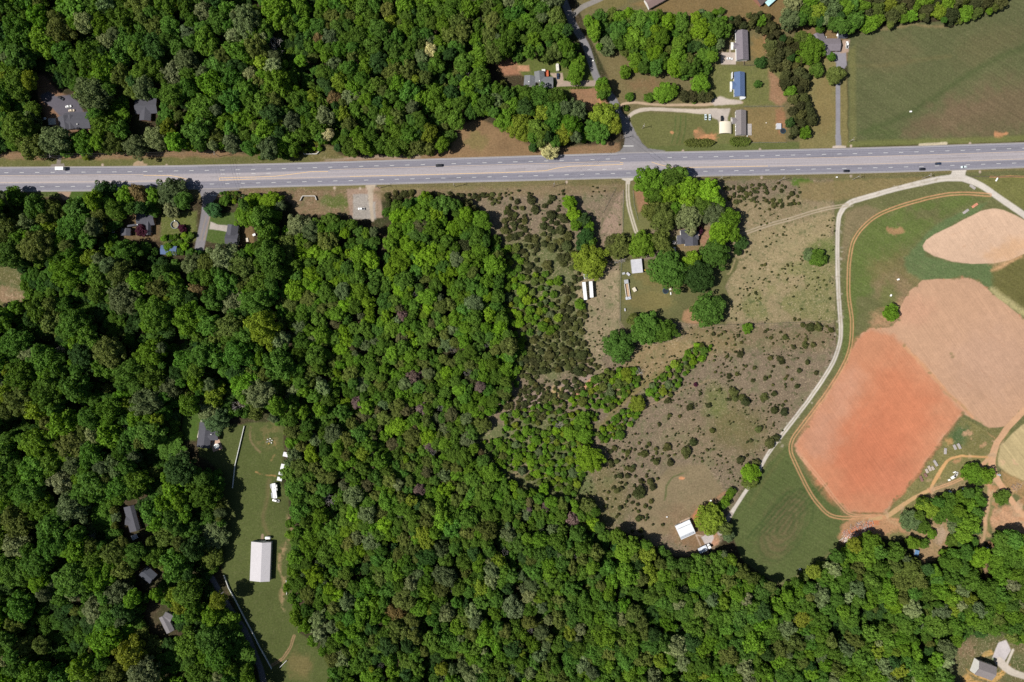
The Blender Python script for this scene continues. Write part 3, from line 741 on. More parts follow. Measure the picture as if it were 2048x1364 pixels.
XW = (PX - 1024) * S; YW = (682 - PY) * S
idx = np.arange(NX * NY).reshape(NY, NX)
quads = np.stack([idx[1:, :-1], idx[1:, 1:], idx[:-1, 1:], idx[:-1, :-1]], -1).reshape(-1, 4)
ql = LAB[:-1, :-1].reshape(-1)
co_all = np.stack([XW.ravel(), YW.ravel(), np.zeros(NX * NY)], -1)
rgba_all = np.concatenate([np.clip(ALB, 0, 1).reshape(-1, 3), TUFT.reshape(-1, 1)], -1).astype(np.float32)
def mean_color(m):
    return rgba_all[m].mean(0)
for li, nm in enumerate(LABELS):
    q = quads[ql == li]
    if len(q) == 0:
        continue
    used, inv = np.unique(q, return_inverse=True)
    co = co_all[used]; q2 = inv.reshape(-1, 4); rc = rgba_all[used]
    if nm == 'ground':
        # apron out to the horizon, joined on at the sheet's edge
        x0, x1, y0, y1 = XW.min(), XW.max(), YW.min(), YW.max()
        R = 3500.0
        ex = np.array([(x0, y0, 0), (x1, y0, 0), (x1, y1, 0), (x0, y1, 0), (-R, -R, 0), (R, -R, 0), (R, R, 0), (-R, R, 0)], float)
        n0 = len(co)
        co = np.concatenate([co, ex]); rc = np.concatenate([rc, np.tile(np.array([[.07, .085, .035, .3]], np.float32), (8, 1))])
        q2 = np.concatenate([q2, np.array([(4, 5, 1, 0), (5, 6, 2, 1), (6, 7, 3, 2), (7, 4, 0, 3)]) + n0])
    me = np_mesh(nm, co, q2, [MATS.get(nm, gm)])
    ca = me.color_attributes.new('soil', 'FLOAT_COLOR', 'POINT')
    ca.data.foreach_set('color', np.ascontiguousarray(rc).ravel())
    o = bpy.data.objects.new(nm, me); COL.objects.link(o)
    tag(o, kind='structure')
LABMAP = LAB

# ---------------------------------------------------------------- highway
def hw_y(x, v):
    """v=0 far (upper) edge, v=1 near edge, photo pixels"""
    return ipol(TOP, x) * (1 - v) + ipol(BOT, x) * v
xs = np.arange(-190, 2242, 2.0)
vs = np.linspace(0, 1, 52)
tops = np.interp(xs, [p[0] for p in TOP], [p[1] for p in TOP]); bots = np.interp(xs, [p[0] for p in BOT], [p[1] for p in BOT])
VX = np.tile(xs, (len(vs), 1)); VY = tops[None] * (1 - vs[:, None]) + bots[None] * vs[:, None]
hw_co = np.stack([((VX - 1024) * S).ravel(), ((682 - VY) * S).ravel(), np.full(VX.size, .05)], -1)
ii = np.arange(VX.size).reshape(VX.shape)
hq = np.stack([ii[1:, :-1], ii[1:, 1:], ii[:-1, 1:], ii[:-1, :-1]], -1).reshape(-1, 4)
lane = G(157, 155, 167); mid = G(188, 181, 186); edge = G(186, 178, 172); rut = G(138, 137, 150)
base = np.zeros((len(vs), 3))
for k, v in enumerate(vs):
    c = lane.copy()
    for w0 in (.10, .17, .24, .31, .80, .87, .94, .74):
        c = c + (rut - c) * .55 * math.exp(-((v - w0) / .014) ** 2)
    t = 1 / (1 + math.exp(-(v - .365) / .008)) * (1 - 1 / (1 + math.exp(-(v - .68) / .008)))
    c = c * (1 - t) + mid * t
    e = max(math.exp(-(v / .03) ** 2), math.exp(-((1 - v) / .03) ** 2))
    c = c * (1 - e) + edge * e
    base[k] = c
r_ = np.random.default_rng(3)
streak = np.repeat(r_.normal(0, .045, (len(vs), len(xs) // 60 + 1)), 60, axis=1)[:, :len(xs)]
kk = np.ones(41) / 41
streak = np.stack([np.convolve(s, kk, 'same') for s in streak]) + r_.normal(0, .018, len(vs))[:, None]
patch = np.zeros_like(streak)
for k in range(46):
    i0 = int(r_.integers(0, len(xs) - 60)); ln = int(r_.integers(6, 60)); v0 = int(r_.choice([3, 9, 15, 19, 26, 36, 40, 45])); hgt_ = int(r_.integers(2, 6))
    patch[v0:v0 + hgt_, i0:i0 + ln] += r_.choice([-.10, -.06, .05, -.04])
for k in range(120):
    i0 = int(r_.integers(0, len(xs) - 8)); v0 = int(r_.integers(1, 48)); patch[v0:v0 + 1, i0:i0 + int(r_.integers(1, 12))] -= .16
hc = base[:, None, :] * (1 + streak + patch)[..., None]
hc = np.concatenate([hc, np.zeros(hc.shape[:2] + (1,))], -1).astype(np.float32)
me = np_mesh('highway', hw_co, hq, [gm_road])
ca = me.color_attributes.new('soil', 'FLOAT_COLOR', 'POINT'); ca.data.foreach_set('color', np.ascontiguousarray(hc.reshape(-1, 4)).ravel())
highway = bpy.data.objects.new('highway', me); COL.objects.link(highway); tag(highway, kind='structure')

def marking(name, segs, width, mat):
    """painted lines: thin sheets 1 cm above the asphalt; segs = polylines in photo pixels"""
    m = MB()
    for pts in segs:
        L, Rr = [], []
        for i, p in enumerate(pts):
            q0 = pts[max(0, i - 1)]; q1 = pts[min(len(pts) - 1, i + 1)]
            d = Vector((q1[0] - q0[0], q1[1] - q0[1])).normalized(); n = Vector((-d.y, d.x))
            L.append(W(p[0] + n.x * width / 2, p[1] + n.y * width / 2, 0) + Vector((0, 0, .065)))
            Rr.append(W(p[0] - n.x * width / 2, p[1] - n.y * width / 2, 0) + Vector((0, 0, .065)))
        for i in range(len(pts) - 1):
            m.add([L[i], L[i + 1], Rr[i + 1], Rr[i]], [(0, 1, 2, 3)])
    return m.build(name, mat, highway)
white_paint = surf('white_road_paint', (.54, .54, .52), .8, .12, .5)
faded_white = surf('faded_road_paint', (.42, .42, .42), .8, .12, .5)
yellow_paint = surf('yellow_road_paint', (.62, .42, .20), .8, .15, .5)
faded_yellow = surf('faded_yellow_road_paint', (.46, .36, .28), .8, .15, .5)
dash_t = [8.5 + 30.85 * k for k in range(-7, 73)]
segs = []
for x in dash_t:
    if 1262 < x < 1322: continue
    segs.append([(x, hw_y(x, .233)), (x + 8.5, hw_y(x + 8.5, .233))])
for x in dash_t:
    segs.append([(x + 10, hw_y(x + 10, .795)), (x + 18.5, hw_y(x + 18.5, .795))])
for x in (442, 473, 503, 533): segs.append([(x, 348.3 - (x - 442) * .02), (x + 8, 348.2 - (x - 442) * .02)])
for x in (1175, 1205, 1236): segs.append([(x, 339.5 - (x - 1175) * .03), (x + 8, 339.3 - (x - 1175) * .03)])
marking_dash = list(segs); segs = []
segs.append([(1246, 292), (1267, 292)])
segs.append([(421, 390.5), (433, 390.5)])
marking('lane_dashes', marking_dash, .72, white_paint)
marking('stop_lines', segs, 1.3, white_paint)
X = lambda a, b: list(np.arange(a, b, 12.0)) + [b]
marking('edge_lines', [[(x, hw_y(x, .055)) for x in X(-190, 1235)], [(x, hw_y(x, .055)) for x in X(1300, 2240)], [(x, hw_y(x, .945)) for x in X(-190, 390)], [(x, hw_y(x, .945)) for x in X(480, 1900)], [(x, hw_y(x, .945)) for x in X(1930, 2240)]], .5, faded_white)
marking('centre_line', [
    [(287, 350.5), (340, 351), (357, 354), (373, 358), (380, 361.5), (376, 362.6), (330, 363.5)],
    [(439, 360.5), (439, 355.2)], [(439, 355.5), (512, 354), (550, 352.5), (587, 348), (620, 343.5), (656, 343)], [(439, 360.5), (512, 358)],
    [(700, 353), (780, 351), (900, 348), (1024, 344.5), (1090, 341.5), (1115, 336), (1140, 332.5), (1200, 330.5), (1246, 328.5), (1246, 325.5), (1240, 325)],
    [(1303, 324), (1318, 329), (1343, 334.5), (1380, 334.5), (1486, 333), (1536, 332)]], .9, yellow_paint)
marking('faded_centre_line', [[(x, hw_y(x, .345)) for x in X(-190, 287)], [(x, hw_y(x, .62)) for x in X(-190, 330)], [(512, 358), (600, 356), (700, 353)],
    [(x, hw_y(x, .33)) for x in X(660, 1240)], [(x, hw_y(x, .645)) for x in X(1540, 2240)], [(x, hw_y(x, .36)) for x in X(1460, 2240)]], .8, faded_yellow)
# ---------------------------------------------------------------- buildings
M_wallw = surf('white_siding', (.60, .60, .58), .6, .06, .6)
M_wallc = surf('cream_siding', (.55, .50, .42), .7, .08, .6)
M_wallb = surf('brick_wall', (.26, .13, .09), .85, .2, 2.0)
M_wallg = surf('grey_siding', (.34, .35, .36), .7, .08, .6)
M_glass = surf('window_glass', (.03, .035, .045), .08, .1, .6, spec=.8)
M_door = surf('painted_door', (.25, .08, .06), .5, .1, .6)
M_doorw = surf('white_door', (.66, .66, .64), .5, .1, .6)
M_trim = surf('white_trim', (.78, .78, .76), .5, .05, .6)
M_wood = surf('deck_boards', (.34, .25, .18), .8, .25, 1.2, ribs=3)
M_greywood = surf('weathered_boards', (.36, .33, .31), .85, .25, 1.2, ribs=3)
M_redwood = surf('stained_red_boards', (.42, .11, .05), .8, .2, 1.2, ribs=3)
M_brickch = surf('chimney_brick', (.36, .25, .20), .85, .2, 2)
M_metalgrey = surf('galvanised_metal', (.50, .51, .53), .4, .1, .5, metal=.4)
M_steel = surf('dark_steel', (.08, .085, .09), .5, .1, .5, metal=.5)
M_concrete = surf('pale_concrete', (.48, .46, .43), .9, .12, .5)
M_black = surf('black_plastic', (.02, .02, .022), .5, .1, .5)
def shingle(name, rgb, var=.10):
    return surf(name, rgb, .9, var, .7, ribs=1.6, ribdir='Y')

class Wing:
    """gable wing: ridge from a to b (photo pixels at ridge height), half width hw in metres"""
    def __init__(s, a, b, hw, eave=3.0, rise=1.6, over=.4, hip=False, hw2=None):
        zr = eave + rise
        s.a = W(a[0], a[1], zr); s.b = W(b[0], b[1], zr); s.a.z = s.b.z = 0
        s.hw = hw; s.hw2 = hw if hw2 is None else hw2
        s.eave = eave; s.rise = rise; s.over = over; s.hip = hip
        s.d = (s.b - s.a).normalized(); s.n = Vector((-s.d.y, s.d.x, 0)); s.L = (s.b - s.a).length

def build_house(name, label, cat, wings, roofmat, wallmat, wins=True, doorside=1, chimneys=(), group=None, vents=(), doormat=None):
    c = sum(((w.a + w.b) / 2 for w in wings), Vector()) / len(wings)
    root = empty(name, (c.x, c.y, 0)); tag(root, label, cat, group)
    walls = MB(); roofs = MB()
    for k, w in enumerate(wings):
        a = w.a - c; b = w.b - c
        up = Vector((0, 0, 1))
        dz = k * .013
        ea = w.eave + dz; zr = ea + w.rise
        wa = a + w.d * w.over; wb = b - w.d * w.over
        if w.hip:
            wa = a - w.d * (w.hw - w.over); wb = b + w.d * (w.hw - w.over)
        h1 = w.hw - w.over; h2 = w.hw2 - w.over
        # walls with gable triangles
        P = [wa + w.n * h1, wb + w.n * h1, wb - w.n * h2, wa - w.n * h2]
        base = [p.copy() for p in P]; topz = ea - .05
        top = [p + up * topz for p in P]
        g = w.rise * (1 - w.over / w.hw) - .08
        if w.hip:
            walls.add(base + top, [(0, 4, 5, 1), (1, 5, 6, 2), (2, 6, 7, 3), (3, 7, 4, 0), (7, 6, 5, 4)])
        else:
            ga = wa + up * (topz + g); gb = wb + up * (topz + g)
            walls.add(base + top + [ga, gb], [(0, 4, 5, 1), (2, 6, 7, 3), (1, 5, 9, 6, 2), (3, 7, 8, 4, 0)])
        # roof slabs with thickness
        th = .18
        e = ea
        if not w.hip:
            for sgn, hh in ((1, w.hw), (-1, w.hw2)):
                p = [a + up * zr, b + up * zr, b + w.n * sgn * hh + up * e, a + w.n * sgn * hh + up * e]
                q = [v - up * th for v in p]
                fs = [(0, 1, 2, 3), (7, 6, 5, 4), (0, 4, 5, 1), (1, 5, 6, 2), (2, 6, 7, 3), (3, 7, 4, 0)]
                if sgn > 0: fs = [tuple(reversed(f)) for f in fs]
                roofs.add(p + q, fs)
        else:
            ca, cb = a - w.d * w.hw, b + w.d * w.hw
            p = [a + up * zr, b + up * zr, ca + w.n * w.hw + up * e, cb + w.n * w.hw + up * e, cb - w.n * w.hw + up * e, ca - w.n * w.hw + up * e]
            roofs.add(p, [(0, 2, 3, 1), (1, 3, 4), (1, 4, 5, 0), (0, 5, 2)])
            q = [p[2], p[3], p[4], p[5]]; qq = [v - up * th for v in q]
            roofs.add(q + qq, [(0, 4, 5, 1), (1, 5, 6, 2), (2, 6, 7, 3), (3, 7, 4, 0), (4, 7, 6, 5)])
        if wins and w.L > 5:
            for sgn, hh in ((1, h1), (-1, h2)):
                nwin = max(2, int(w.L / 4))
                for i in range(nwin):
                    t = (i + .5) / nwin
                    p = wa.lerp(wb, t) + w.n * sgn * (hh + .02)
                    ang = math.atan2(w.d.y, w.d.x)
                    m = MB()
                    if k == 0 and sgn == doorside and i == nwin // 2:
                        m.box(p.x, p.y, .15, 1.0, .08, 2.05, ang)
                        dr = m.build('door', doormat or M_door, root)
                        h = MB(); q = p + w.d * .38 + w.n * sgn * .07; h.box(q.x, q.y, 1.05, .14, .06, .05, ang); h.build('handle', M_metalgrey, dr)
                    else:
                        m.box(p.x, p.y, 1.0, 1.3, .06, 1.2, ang)
                        wd = m.build('window', M_glass, root)
                        f = MB()
                        for (ox, oz, lx, lz) in ((-.70, .95, .10, 1.3), (.70, .95, .10, 1.3), (0, .88, 1.5, .08), (0, 2.2, 1.5, .09)):
                            q = p + w.d * ox + w.n * sgn * .02
                            f.box(q.x, q.y, oz, lx, .09, lz, ang)
                        f.build('frame', M_trim, wd)
    walls.build('wall', wallmat, root)
    ro = roofs.build('roof', roofmat, root)
    for (px, py, zz, sz) in chimneys:
        p = W(px, py, zz) - c
        m = MB(); m.box(p.x, p.y, zz - 2.2, sz, sz * .8, 2.2, .1); m.box(p.x, p.y, zz + .003, sz + .15, sz * .8 + .15, .12, .1); m.box(p.x, p.y, zz + .125, sz * .4, sz * .4, .3, .1)
        m.build('chimney', M_brickch, ro)
    for (px, py, zz) in vents:
        p = W(px, py, zz) - c
        m = MB(); m.cyl((p.x, p.y, zz - .7), (p.x, p.y, zz), .28); m.cyl((p.x, p.y, zz), (p.x, p.y, zz + .16), .42, .2)
        m.build('roof_vent', M_trim, ro)
    return root, c

def add_part(root, c, name, mat, shapes, label=None):
    """shapes: boxes given by photo pixel centre, base z, size in metres, angle in degrees"""
    if name == 'gutter' and len(shapes) > 1:
        return [add_part(root, c, name, mat, [s_], label) for s_ in shapes][0]
    m = MB()
    for (px, py, z0, lx, ly, lz, ang) in shapes:
        p = W(px, py, z0 + lz) - c
        m.box(p.x, p.y, z0, lx, ly, lz, math.radians(ang))
    o = m.build(name, mat, root)
    if label: o['label'] = label
    return o

R_dark = shingle('charcoal_shingles', (.07, .07, .085)); R_slate = shingle('slate_grey_shingles', (.15, .155, .165))
R_grey = shingle('grey_shingles', (.17, .165, .175)); R_blue = shingle('blue_shingles', (.085, .13, .24), .05); R_taupe = shingle('taupe_shingles', (.19, .17, .17))
R_brown = shingle('purple_grey_shingles', (.17, .15, .17)); R_medium = shingle('mid_grey_shingles', (.16, .15, .16)); R_black = shingle('black_shingles', (.05, .055, .07))
R_barn = surf('white_sheet_roof', (.46, .44, .46), .45, .04, .4, ribs=1.5, ribdir='Y')
R_tin = surf('pale_tin_roof', (.48, .48, .52), .5, .12, .25, ribs=1.5)
R_cream = surf('cream_canvas_roof', (.60, .54, .43), .7, .05, .4)

# 1 charcoal house at the car park, upper left
r, c = build_house('house', 'charcoal roofed house beside the small car park deep in the woods', 'house', [
    Wing((126, 230), (131, 258), 5.4, 3.0, 1.7), Wing((126.5, 243), (178, 240), 7.2, 3.0, 1.5, hw2=6.0), Wing((139, 229), (141, 258), 3.6, 3.1, 1.2)], R_dark, M_wallc, vents=[(154, 248, 4.8)])
add_part(r, c, 'patio', M_concrete, [(104, 243, .02, 6, 5, .12, 5)])
# 2 dark house half under trees, upper left
r, c = build_house('house', 'shaded dark roofed house almost buried in trees above the highway', 'house', [Wing((268, 212), (312, 210), 6.0, 3.0, 1.6), Wing((290, 212), (288, 240), 4.5, 3.0, 1.4)], R_dark, M_wallb)
# 3 grey house with red deck
r, c = build_house('house', 'slate grey house with red deck and three joined gable roofs', 'house', [
    Wing((1078.5, 141), (1080, 163), 4.0, 3.0, 1.5), Wing((1078, 163), (1106.5, 163), 4.4, 3.0, 1.6), Wing((1060.5, 150), (1059, 170), 4.6, 3.0, 1.5)], R_slate, M_wallw, vents=[(1079, 161.5, 5.0), (1058, 163, 4.9)])
add_part(r, c, 'deck', M_redwood, [(1093.5, 147, .1, 3.2, 4.6, .9, 4), (1096.8, 146, 1.0, .15, 4.4, .9, 4), (1093.5, 140.5, 1.0, 3.0, .12, .9, 4)], 'red stained deck')
add_part(r, c, 'awning', M_wallw, [(1087, 140.5, 2.5, 2.8, 1.8, .1, 3)])
# 4 long house, white-walled, purple-grey roof
r, c = build_house('house', 'long purple grey roofed house with small porch gable beside concrete car pad', 'house', [
    Wing((1484.5, 58.5), (1486.5, 118), 5.0, 3.6, 1.9, hw2=4.6), Wing((1467.5, 89.5), (1484, 89.5), 2.2, 3.3, 1.2)], R_brown, M_wallw, doorside=1)
add_part(r, c, 'porch', M_wallw, [(1464.5, 92, 0, 2.0, 6.0, .5, 0)]); add_part(r, c, 'gutter', M_wallw, [(1471.2, 70, 3.1, .5, 8.0, .25, 1), (1472.2, 108, 3.1, .5, 7.8, .25, 1)])
add_part(r, c, 'deck', M_wood, [(1489, 120.5, 0, 3.2, 1.8, .5, 0)])
# 5 blue roof home
r, c = build_house('mobile_home', 'blue roofed single storey home on the lawn with white front wall', 'mobile home', [
    Wing((1480, 142.5), (1480.5, 191.5), 4.2, 3.0, 1.5), Wing((1464.8, 169.5), (1479, 169.5), 3.0, 2.9, .7, over=.3)], R_blue, M_wallw)
add_part(r, c, 'porch', M_wallw, [(1462, 173, 0, 1.2, 8.0, 1.2, 0), (1465, 150, 0, .5, 5, 3.0, 0)])
# 6 taupe roof home
r, c = build_house('mobile_home', 'taupe roofed mobile home beside the cream carport with dark side strip', 'mobile home', [
    Wing((1482, 219), (1482.5, 269), 4.5, 3.0, 1.5, hw2=3.7), Wing((1465, 240.5), (1480, 240.5), 2.3, 2.9, .7, over=.3)], R_taupe, M_wallw, vents=[(1471.5, 253, 3.9), (1471.5, 261, 3.9)])
add_part(r, c, 'porch', M_greywood, [(1463, 241, 0, 1.0, 5.0, 1.0, 0)])
add_part(r, c, 'deck', M_greywood, [(1498.5, 259, 0, 3.8, 9.2, .45, 0)], 'weathered grey board deck')
# cream canopy
root = empty('carport', W(1449, 257)); tag(root, 'cream roofed carport beside the taupe mobile home', 'carport')
c = W(1449, 257); m = MB()
n = 10; prof = [(-4.6 + 9.2 * i / n, 2.5 + 1.3 * math.sin(math.pi * i / n) ** .7) for i in range(n + 1)]
for i in range(n):
    (x0, z0), (x1, z1) = prof[i], prof[i + 1]
    m.add([(x0, -4.7, z0), (x1, -4.7, z1), (x1, 4.7, z1), (x0, 4.7, z0)], [(0, 1, 2, 3)])
    m.add([(x0, -4.7, z0 - .1), (x1, -4.7, z1 - .1), (x1, 4.7, z1 - .1), (x0, 4.7, z0 - .1)], [(3, 2, 1, 0)])
m.build('roof', R_cream, root)
m = MB()
for sx in (-1, 1):
    m.box(sx * 4.55, 0, .6, .06, 9.3, 1.95)
m.build('side_panel', R_cream, root)
for sx in (-1, 1):
    for yy in (-4.5, 0, 4.5):
        m = MB(); m.cyl((sx * 4.4, yy, 0), (sx * 4.4, yy, 2.5), .06); m.build('post', M_metalgrey, root)
# 7 house with long drive
r, c = build_house('house', 'charcoal L shaped house at the head of the long straight drive', 'house', [
    Wing((1640, 87.5), (1682.5, 87.5), 5.0, 3.1, 1.7, hw2=4.9), Wing((1632, 66), (1640, 84), 6.2, 3.1, 1.6, hw2=4.6), Wing((1653, 86), (1656, 110), 3.0, 3.1, 1.2)], R_brown, M_wallb, vents=[(1650, 88.5, 5)])
add_part(r, c, 'patio', M_concrete, [(1649, 76, .02, 3, 3.4, .12, -20)])
# dark shed by the meadow
build_house('shed', 'low dark roofed shed tucked under trees beside the white boat', 'shed', [Wing((1678, 68), (1696, 68.5), 2.6, 2.6, .9)], R_black, M_wallg, wins=False)
# 8 house with two arms round the plum tree
r, c = build_house('house', 'dark grey U shaped house wrapped round a purple leaved tree', 'house', [
    Wing((271, 440), (306, 437), 5.0, 3.3, 1.8, hw2=4.8), Wing((296.5, 440), (295.5, 469.5), 1.6, 3.2, 1.4, hw2=4.6), Wing((252, 456), (251.5, 471), 3.0, 3.0, 1.2, hw2=4.8), Wing((268, 448), (268.5, 452), 6, 3.0, .7)], R_dark, M_wallb, vents=[(274.5, 449, 4.5)])
# 9 house with concrete drive west
r, c = build_house('house', 'slate blue house with dark L roof at the end of a short concrete drive', 'house', [
    Wing((463.5, 449), (460.5, 470), 4.8, 4.6, 1.8, hw2=4.0), Wing((449, 476), (474, 479), 4.9, 4.6, 1.7, hw2=4.2)], R_dark, M_wallg)
# blue pool house
r, c = build_house('shed', 'blue roofed outbuilding in deep shade below the round pool', 'shed', [Wing((320, 499), (352, 501), 3.6, 2.6, .9)], R_blue, M_wallg, wins=False)
# 10 farmhouse
r, c = build_house('farmhouse', 'dark grey farmhouse under tall trees beside the farm drive', 'house', [
    Wing((1362, 469), (1398, 468), 4.0, 3.3, 1.6, hw2=4.2), Wing((1385, 463), (1386, 491), 4.4, 3.3, 1.7, hw2=5.8), Wing((1362, 470), (1363, 488), 3.0, 3.1, 1.0)], R_dark, M_wallw, chimneys=[(1398, 470, 5.2, .8)])
add_part(r, c, 'deck', M_greywood, [(1353, 485, 0, 6, 3, .5, 0)])
# 11 barn, long white
r, c = build_house('barn', 'long white metal roofed barn standing on the mown strip', 'barn', [Wing((524, 1085.5), (521, 1164), 6.6, 4.2, 1.8, over=.25, hw2=9.2)], R_barn, surf('barn_metal_wall', (.55, .54, .54), .5, .06, .5, ribs=3), wins=False)
add_part(r, c, 'sliding_door', M_doorw, [(524, 1083.8, 0, 4.0, .15, 3.6, 0)])
# 12 brick house with gazebo
r, c = build_house('house', 'charcoal roofed house with square side wing beside a round white patio tent', 'house', [
    Wing((412.5, 846), (406.5, 896), 4.4, 3.1, 1.6, hw2=6.0), Wing((415, 872), (435, 872), 3.6, 3.1, 1.2)], R_dark, M_wallb, vents=[(422, 869, 5.2)])
add_part(r, c, 'porch', M_wallc, [(399, 862, 0, 1.6, 11, .4, 78 - 90), (403.5, 845, 0, 2, 4, .3, -8)])
add_part(r, c, 'patio', surf('patio_brick', (.42, .28, .21), .9, .2, 1), [(432, 890, .02, 8, 9, .1, 20)])
# 13 dark house in western woods
r, c = build_house('house', 'long dark roofed house with white lean-to in the shaded western woods', 'house', [
    Wing((260, 1012), (273, 1062), 2.4, 3.2, 1.5, hw2=6.2), Wing((250, 1040), (266, 1043), 4.2, 3.1, 1.0)], R_dark, M_wallb)
add_part(r, c, 'lean_to', R_tin, [(269, 1074, 2.2, 5, 3.6, .15, 25)], 'white metal lean-to roof')
# 14 shaded house below it
build_house('house', 'nearly black roofed house hidden in shadow between tall western trees', 'house', [Wing((284, 1142), (305, 1160), 5.0, 3.2, 1.5)], R_black, M_wallb)
# 15 small grey house, lower left
r, c = build_house('house', 'small grey cottage with pale roof edges in the lower left woods', 'house', [
    Wing((324, 1233), (340, 1265), 3.2, 3.0, 1.3, hw2=3.6), Wing((326, 1232), (342, 1240), 3.4, 3.0, 1.0)], R_medium, M_wallw)
# 16 white modular home
r, c = build_house('mobile_home', 'white and pale grey roofed home standing skewed beside its gravel pad', 'mobile home', [
    Wing((1360, 1073.5), (1389, 1060.5), 8.8, 3.4, 1.5, hw2=3.2, over=.3)], surf('white_membrane_roof', (.62, .64, .67), .5, .05, .4), M_wallw)
zz = 3.9
add_part(r, c, 'roof_panel', surf('grey_roof_panel', (.33, .35, .39), .5, .1, .4), [(1366, 1073.5, 4.55, 4.2, 2.3, .1, 24), (1375, 1069.5, 4.55, 3.8, 2.3, .1, 24), (1383, 1066, 4.55, 3.4, 2.3, .1, 24)])
add_part(r, c, 'gutter', M_wallg, [(1359, 1057.3, 4.7, 4.0, .16, .1, 24), (1368, 1053.4, 4.7, 4.0, .16, .1, 24), (1376.5, 1049.8, 4.7, 4.0, .16, .1, 24)])
add_part(r, c, 'deck', M_wood, [(1370, 1040.5, 0, 8.6, 1.9, .5, 24)])
# 17 lower right house
r, c = build_house('house', 'two storey white house with taupe gable roof in the lower right corner', 'house', [
    Wing((1958, 1338), (1993, 1350.5), 5.6, 6.2, 2.3, hw2=5.8, over=.3)], R_taupe, M_wallw)
add_part(r, c, 'deck', M_wood, [(1951, 1336, 0, 2.2, 6.5, 2.6, -20)])
add_part(r, c, 'side_extension', M_wallw, [(1953, 1330, 0, 2.0, 4.0, 3.0, -20)])
# green garage awning
# 18 tops of houses at the upper edge
r, c = build_house('house', 'brown roofed house cut by the top edge behind bright trees', 'house', [Wing((1294, 6), (1330, -14), 4.4, 3.4, 1.6)], shingle('brown_shingles', (.20, .14, .13)), M_wallw)
r, c = build_house('house', 'dark brown house at the top edge beside a pale blue carport', 'house', [Wing((1515, 0), (1538, -22), 5.0, 3.4, 1.6)], shingle('dark_brown_shingles', (.12, .09, .09)), M_wallb)
root = empty('carport', W(1542, 2)); tag(root, 'pale blue translucent carport roof at the top edge of the view', 'carport')
m = MB(); m.box(0, 0, 2.6, 12, 4.2, .12, math.radians(42)); m.build('roof', surf('pale_blue_sheet', (.42, .66, .68), .5, .18, .5, ribs=2), root)
for (ax, ay) in ((-5, -1.6), (5, -1.6), (5, 1.6), (-5, 1.6)):
    an = math.radians(42); x = ax * math.cos(an) - ay * math.sin(an); y = ax * math.sin(an) + ay * math.cos(an)
    m = MB(); m.cyl((x, y, 0), (x, y, 2.6), .08); m.build('post', M_metalgrey, root)

# ---- sheds and shelters with a single sloping roof
def shelter(name, label, cat, px, py, lx, ly, ang, h, mat, drop=.6, wall=None, open_sides=True, group=None):
    p = W(px, py, h); p.z = 0
    root = empty(name, p, math.radians(ang)); tag(root, label, cat, group)
    m = MB()
    P = [(-lx / 2, -ly / 2, h), (lx / 2, -ly / 2, h - drop), (lx / 2, ly / 2, h - drop), (-lx / 2, ly / 2, h)]
    m.add(P + [(x, y, z - .12) for x, y, z in P], [(0, 1, 2, 3), (7, 6, 5, 4), (0, 4, 5, 1), (1, 5, 6, 2), (2, 6, 7, 3), (3, 7, 4, 0)])
    m.build('roof', mat, root)
    if wall is not None:
        m = MB(); m.box(0, 0, 0, lx - .4, ly - .4, h - drop - .15); m.build('wall', wall, root)
        m = MB(); m.box(-lx / 2 + .18, 0, 0, .06, min(1.6, ly * .5), min(2.0, h - drop - .3)); m.build('door', M_greywood, root)
    else:
        for sx in (-1, 1):
            for sy in (-1, 1):
                m = MB(); hh = h - .13 if sx < 0 else h - drop - .13
                m.box(sx * (lx / 2 - .25), sy * (ly / 2 - .25), 0, .14, .14, hh); m.build('post', M_greywood, root)
    return root
shelter('shed', 'square pale tin roofed shed on the farm lawn', 'shed', 1274, 532, 8.6, 11.0, 6, 3.4, R_tin, .5, M_wallg)
shelter('shed', 'little pale roofed shed under the olive tree above the white trailers', 'shed', 1173.5, 552, 4.8, 4.2, 10, 2.6, R_tin, .3, M_greywood)
shelter('shed', 'small pale grey box shed lying skewed beside the tin roofed shed', 'shed', 1256.5, 548, 3.0, 1.8, -40, 1.8, R_tin, .2, M_wallg)
shelter('shed', 'small cream roofed hut skewed on the farm lawn', 'shed', 1269, 579, 2.6, 3.4, 30, 2.0, R_cream, .2, M_wallc)
shelter('shed', 'tiny white topped box at the foot of the farm lawn', 'shed', 1250, 619.5, 1.0, 2.2, 8, 1.3, R_tin, .1, M_wallg)
shelter('shed', 'small white ribbed garden shed above the trampoline', 'shed', 1558, 252, 3.8, 4.6, 0, 2.4, R_tin, .3, M_wallw)
shelter('lean_to_shelter', 'white sheet shelter with blue streaks beside the lorry cab', 'shelter', 1406, 1099, 7.2, 4.6, 24, 3.0, surf('streaked_white_sheet', (.62, .66, .74), .5, .3, .35), .5)
for k, (x, y, ly, lab) in enumerate(((571, 909, 3.6, 'uppermost of the white sheet shelters along the yard edge'), (566, 934, 4.6, 'broad white sheet shelter in the middle of the yard edge row'), (562, 947, 2.4, 'small white sheet shelter with clear gap on both sides'), (559, 958, 3.0, 'lowest white sheet shelter just above the travel trailer'))):
    shelter('lean_to_shelter', lab, 'shelter', x, y, 3.8, ly, -14, 2.5, surf('white_sheet', (.68, .69, .72), .5, .1, .5), .3, group='white sheet shelters along the yard edge')
shelter('shed', 'small blue roofed hut half hidden at the wood edge', 'shed', 1834, 1106, 3.4, 4.4, -15, 2.4, surf('blue_tarp', (.12, .22, .38), .5, .25, .6), .2, M_wallg)
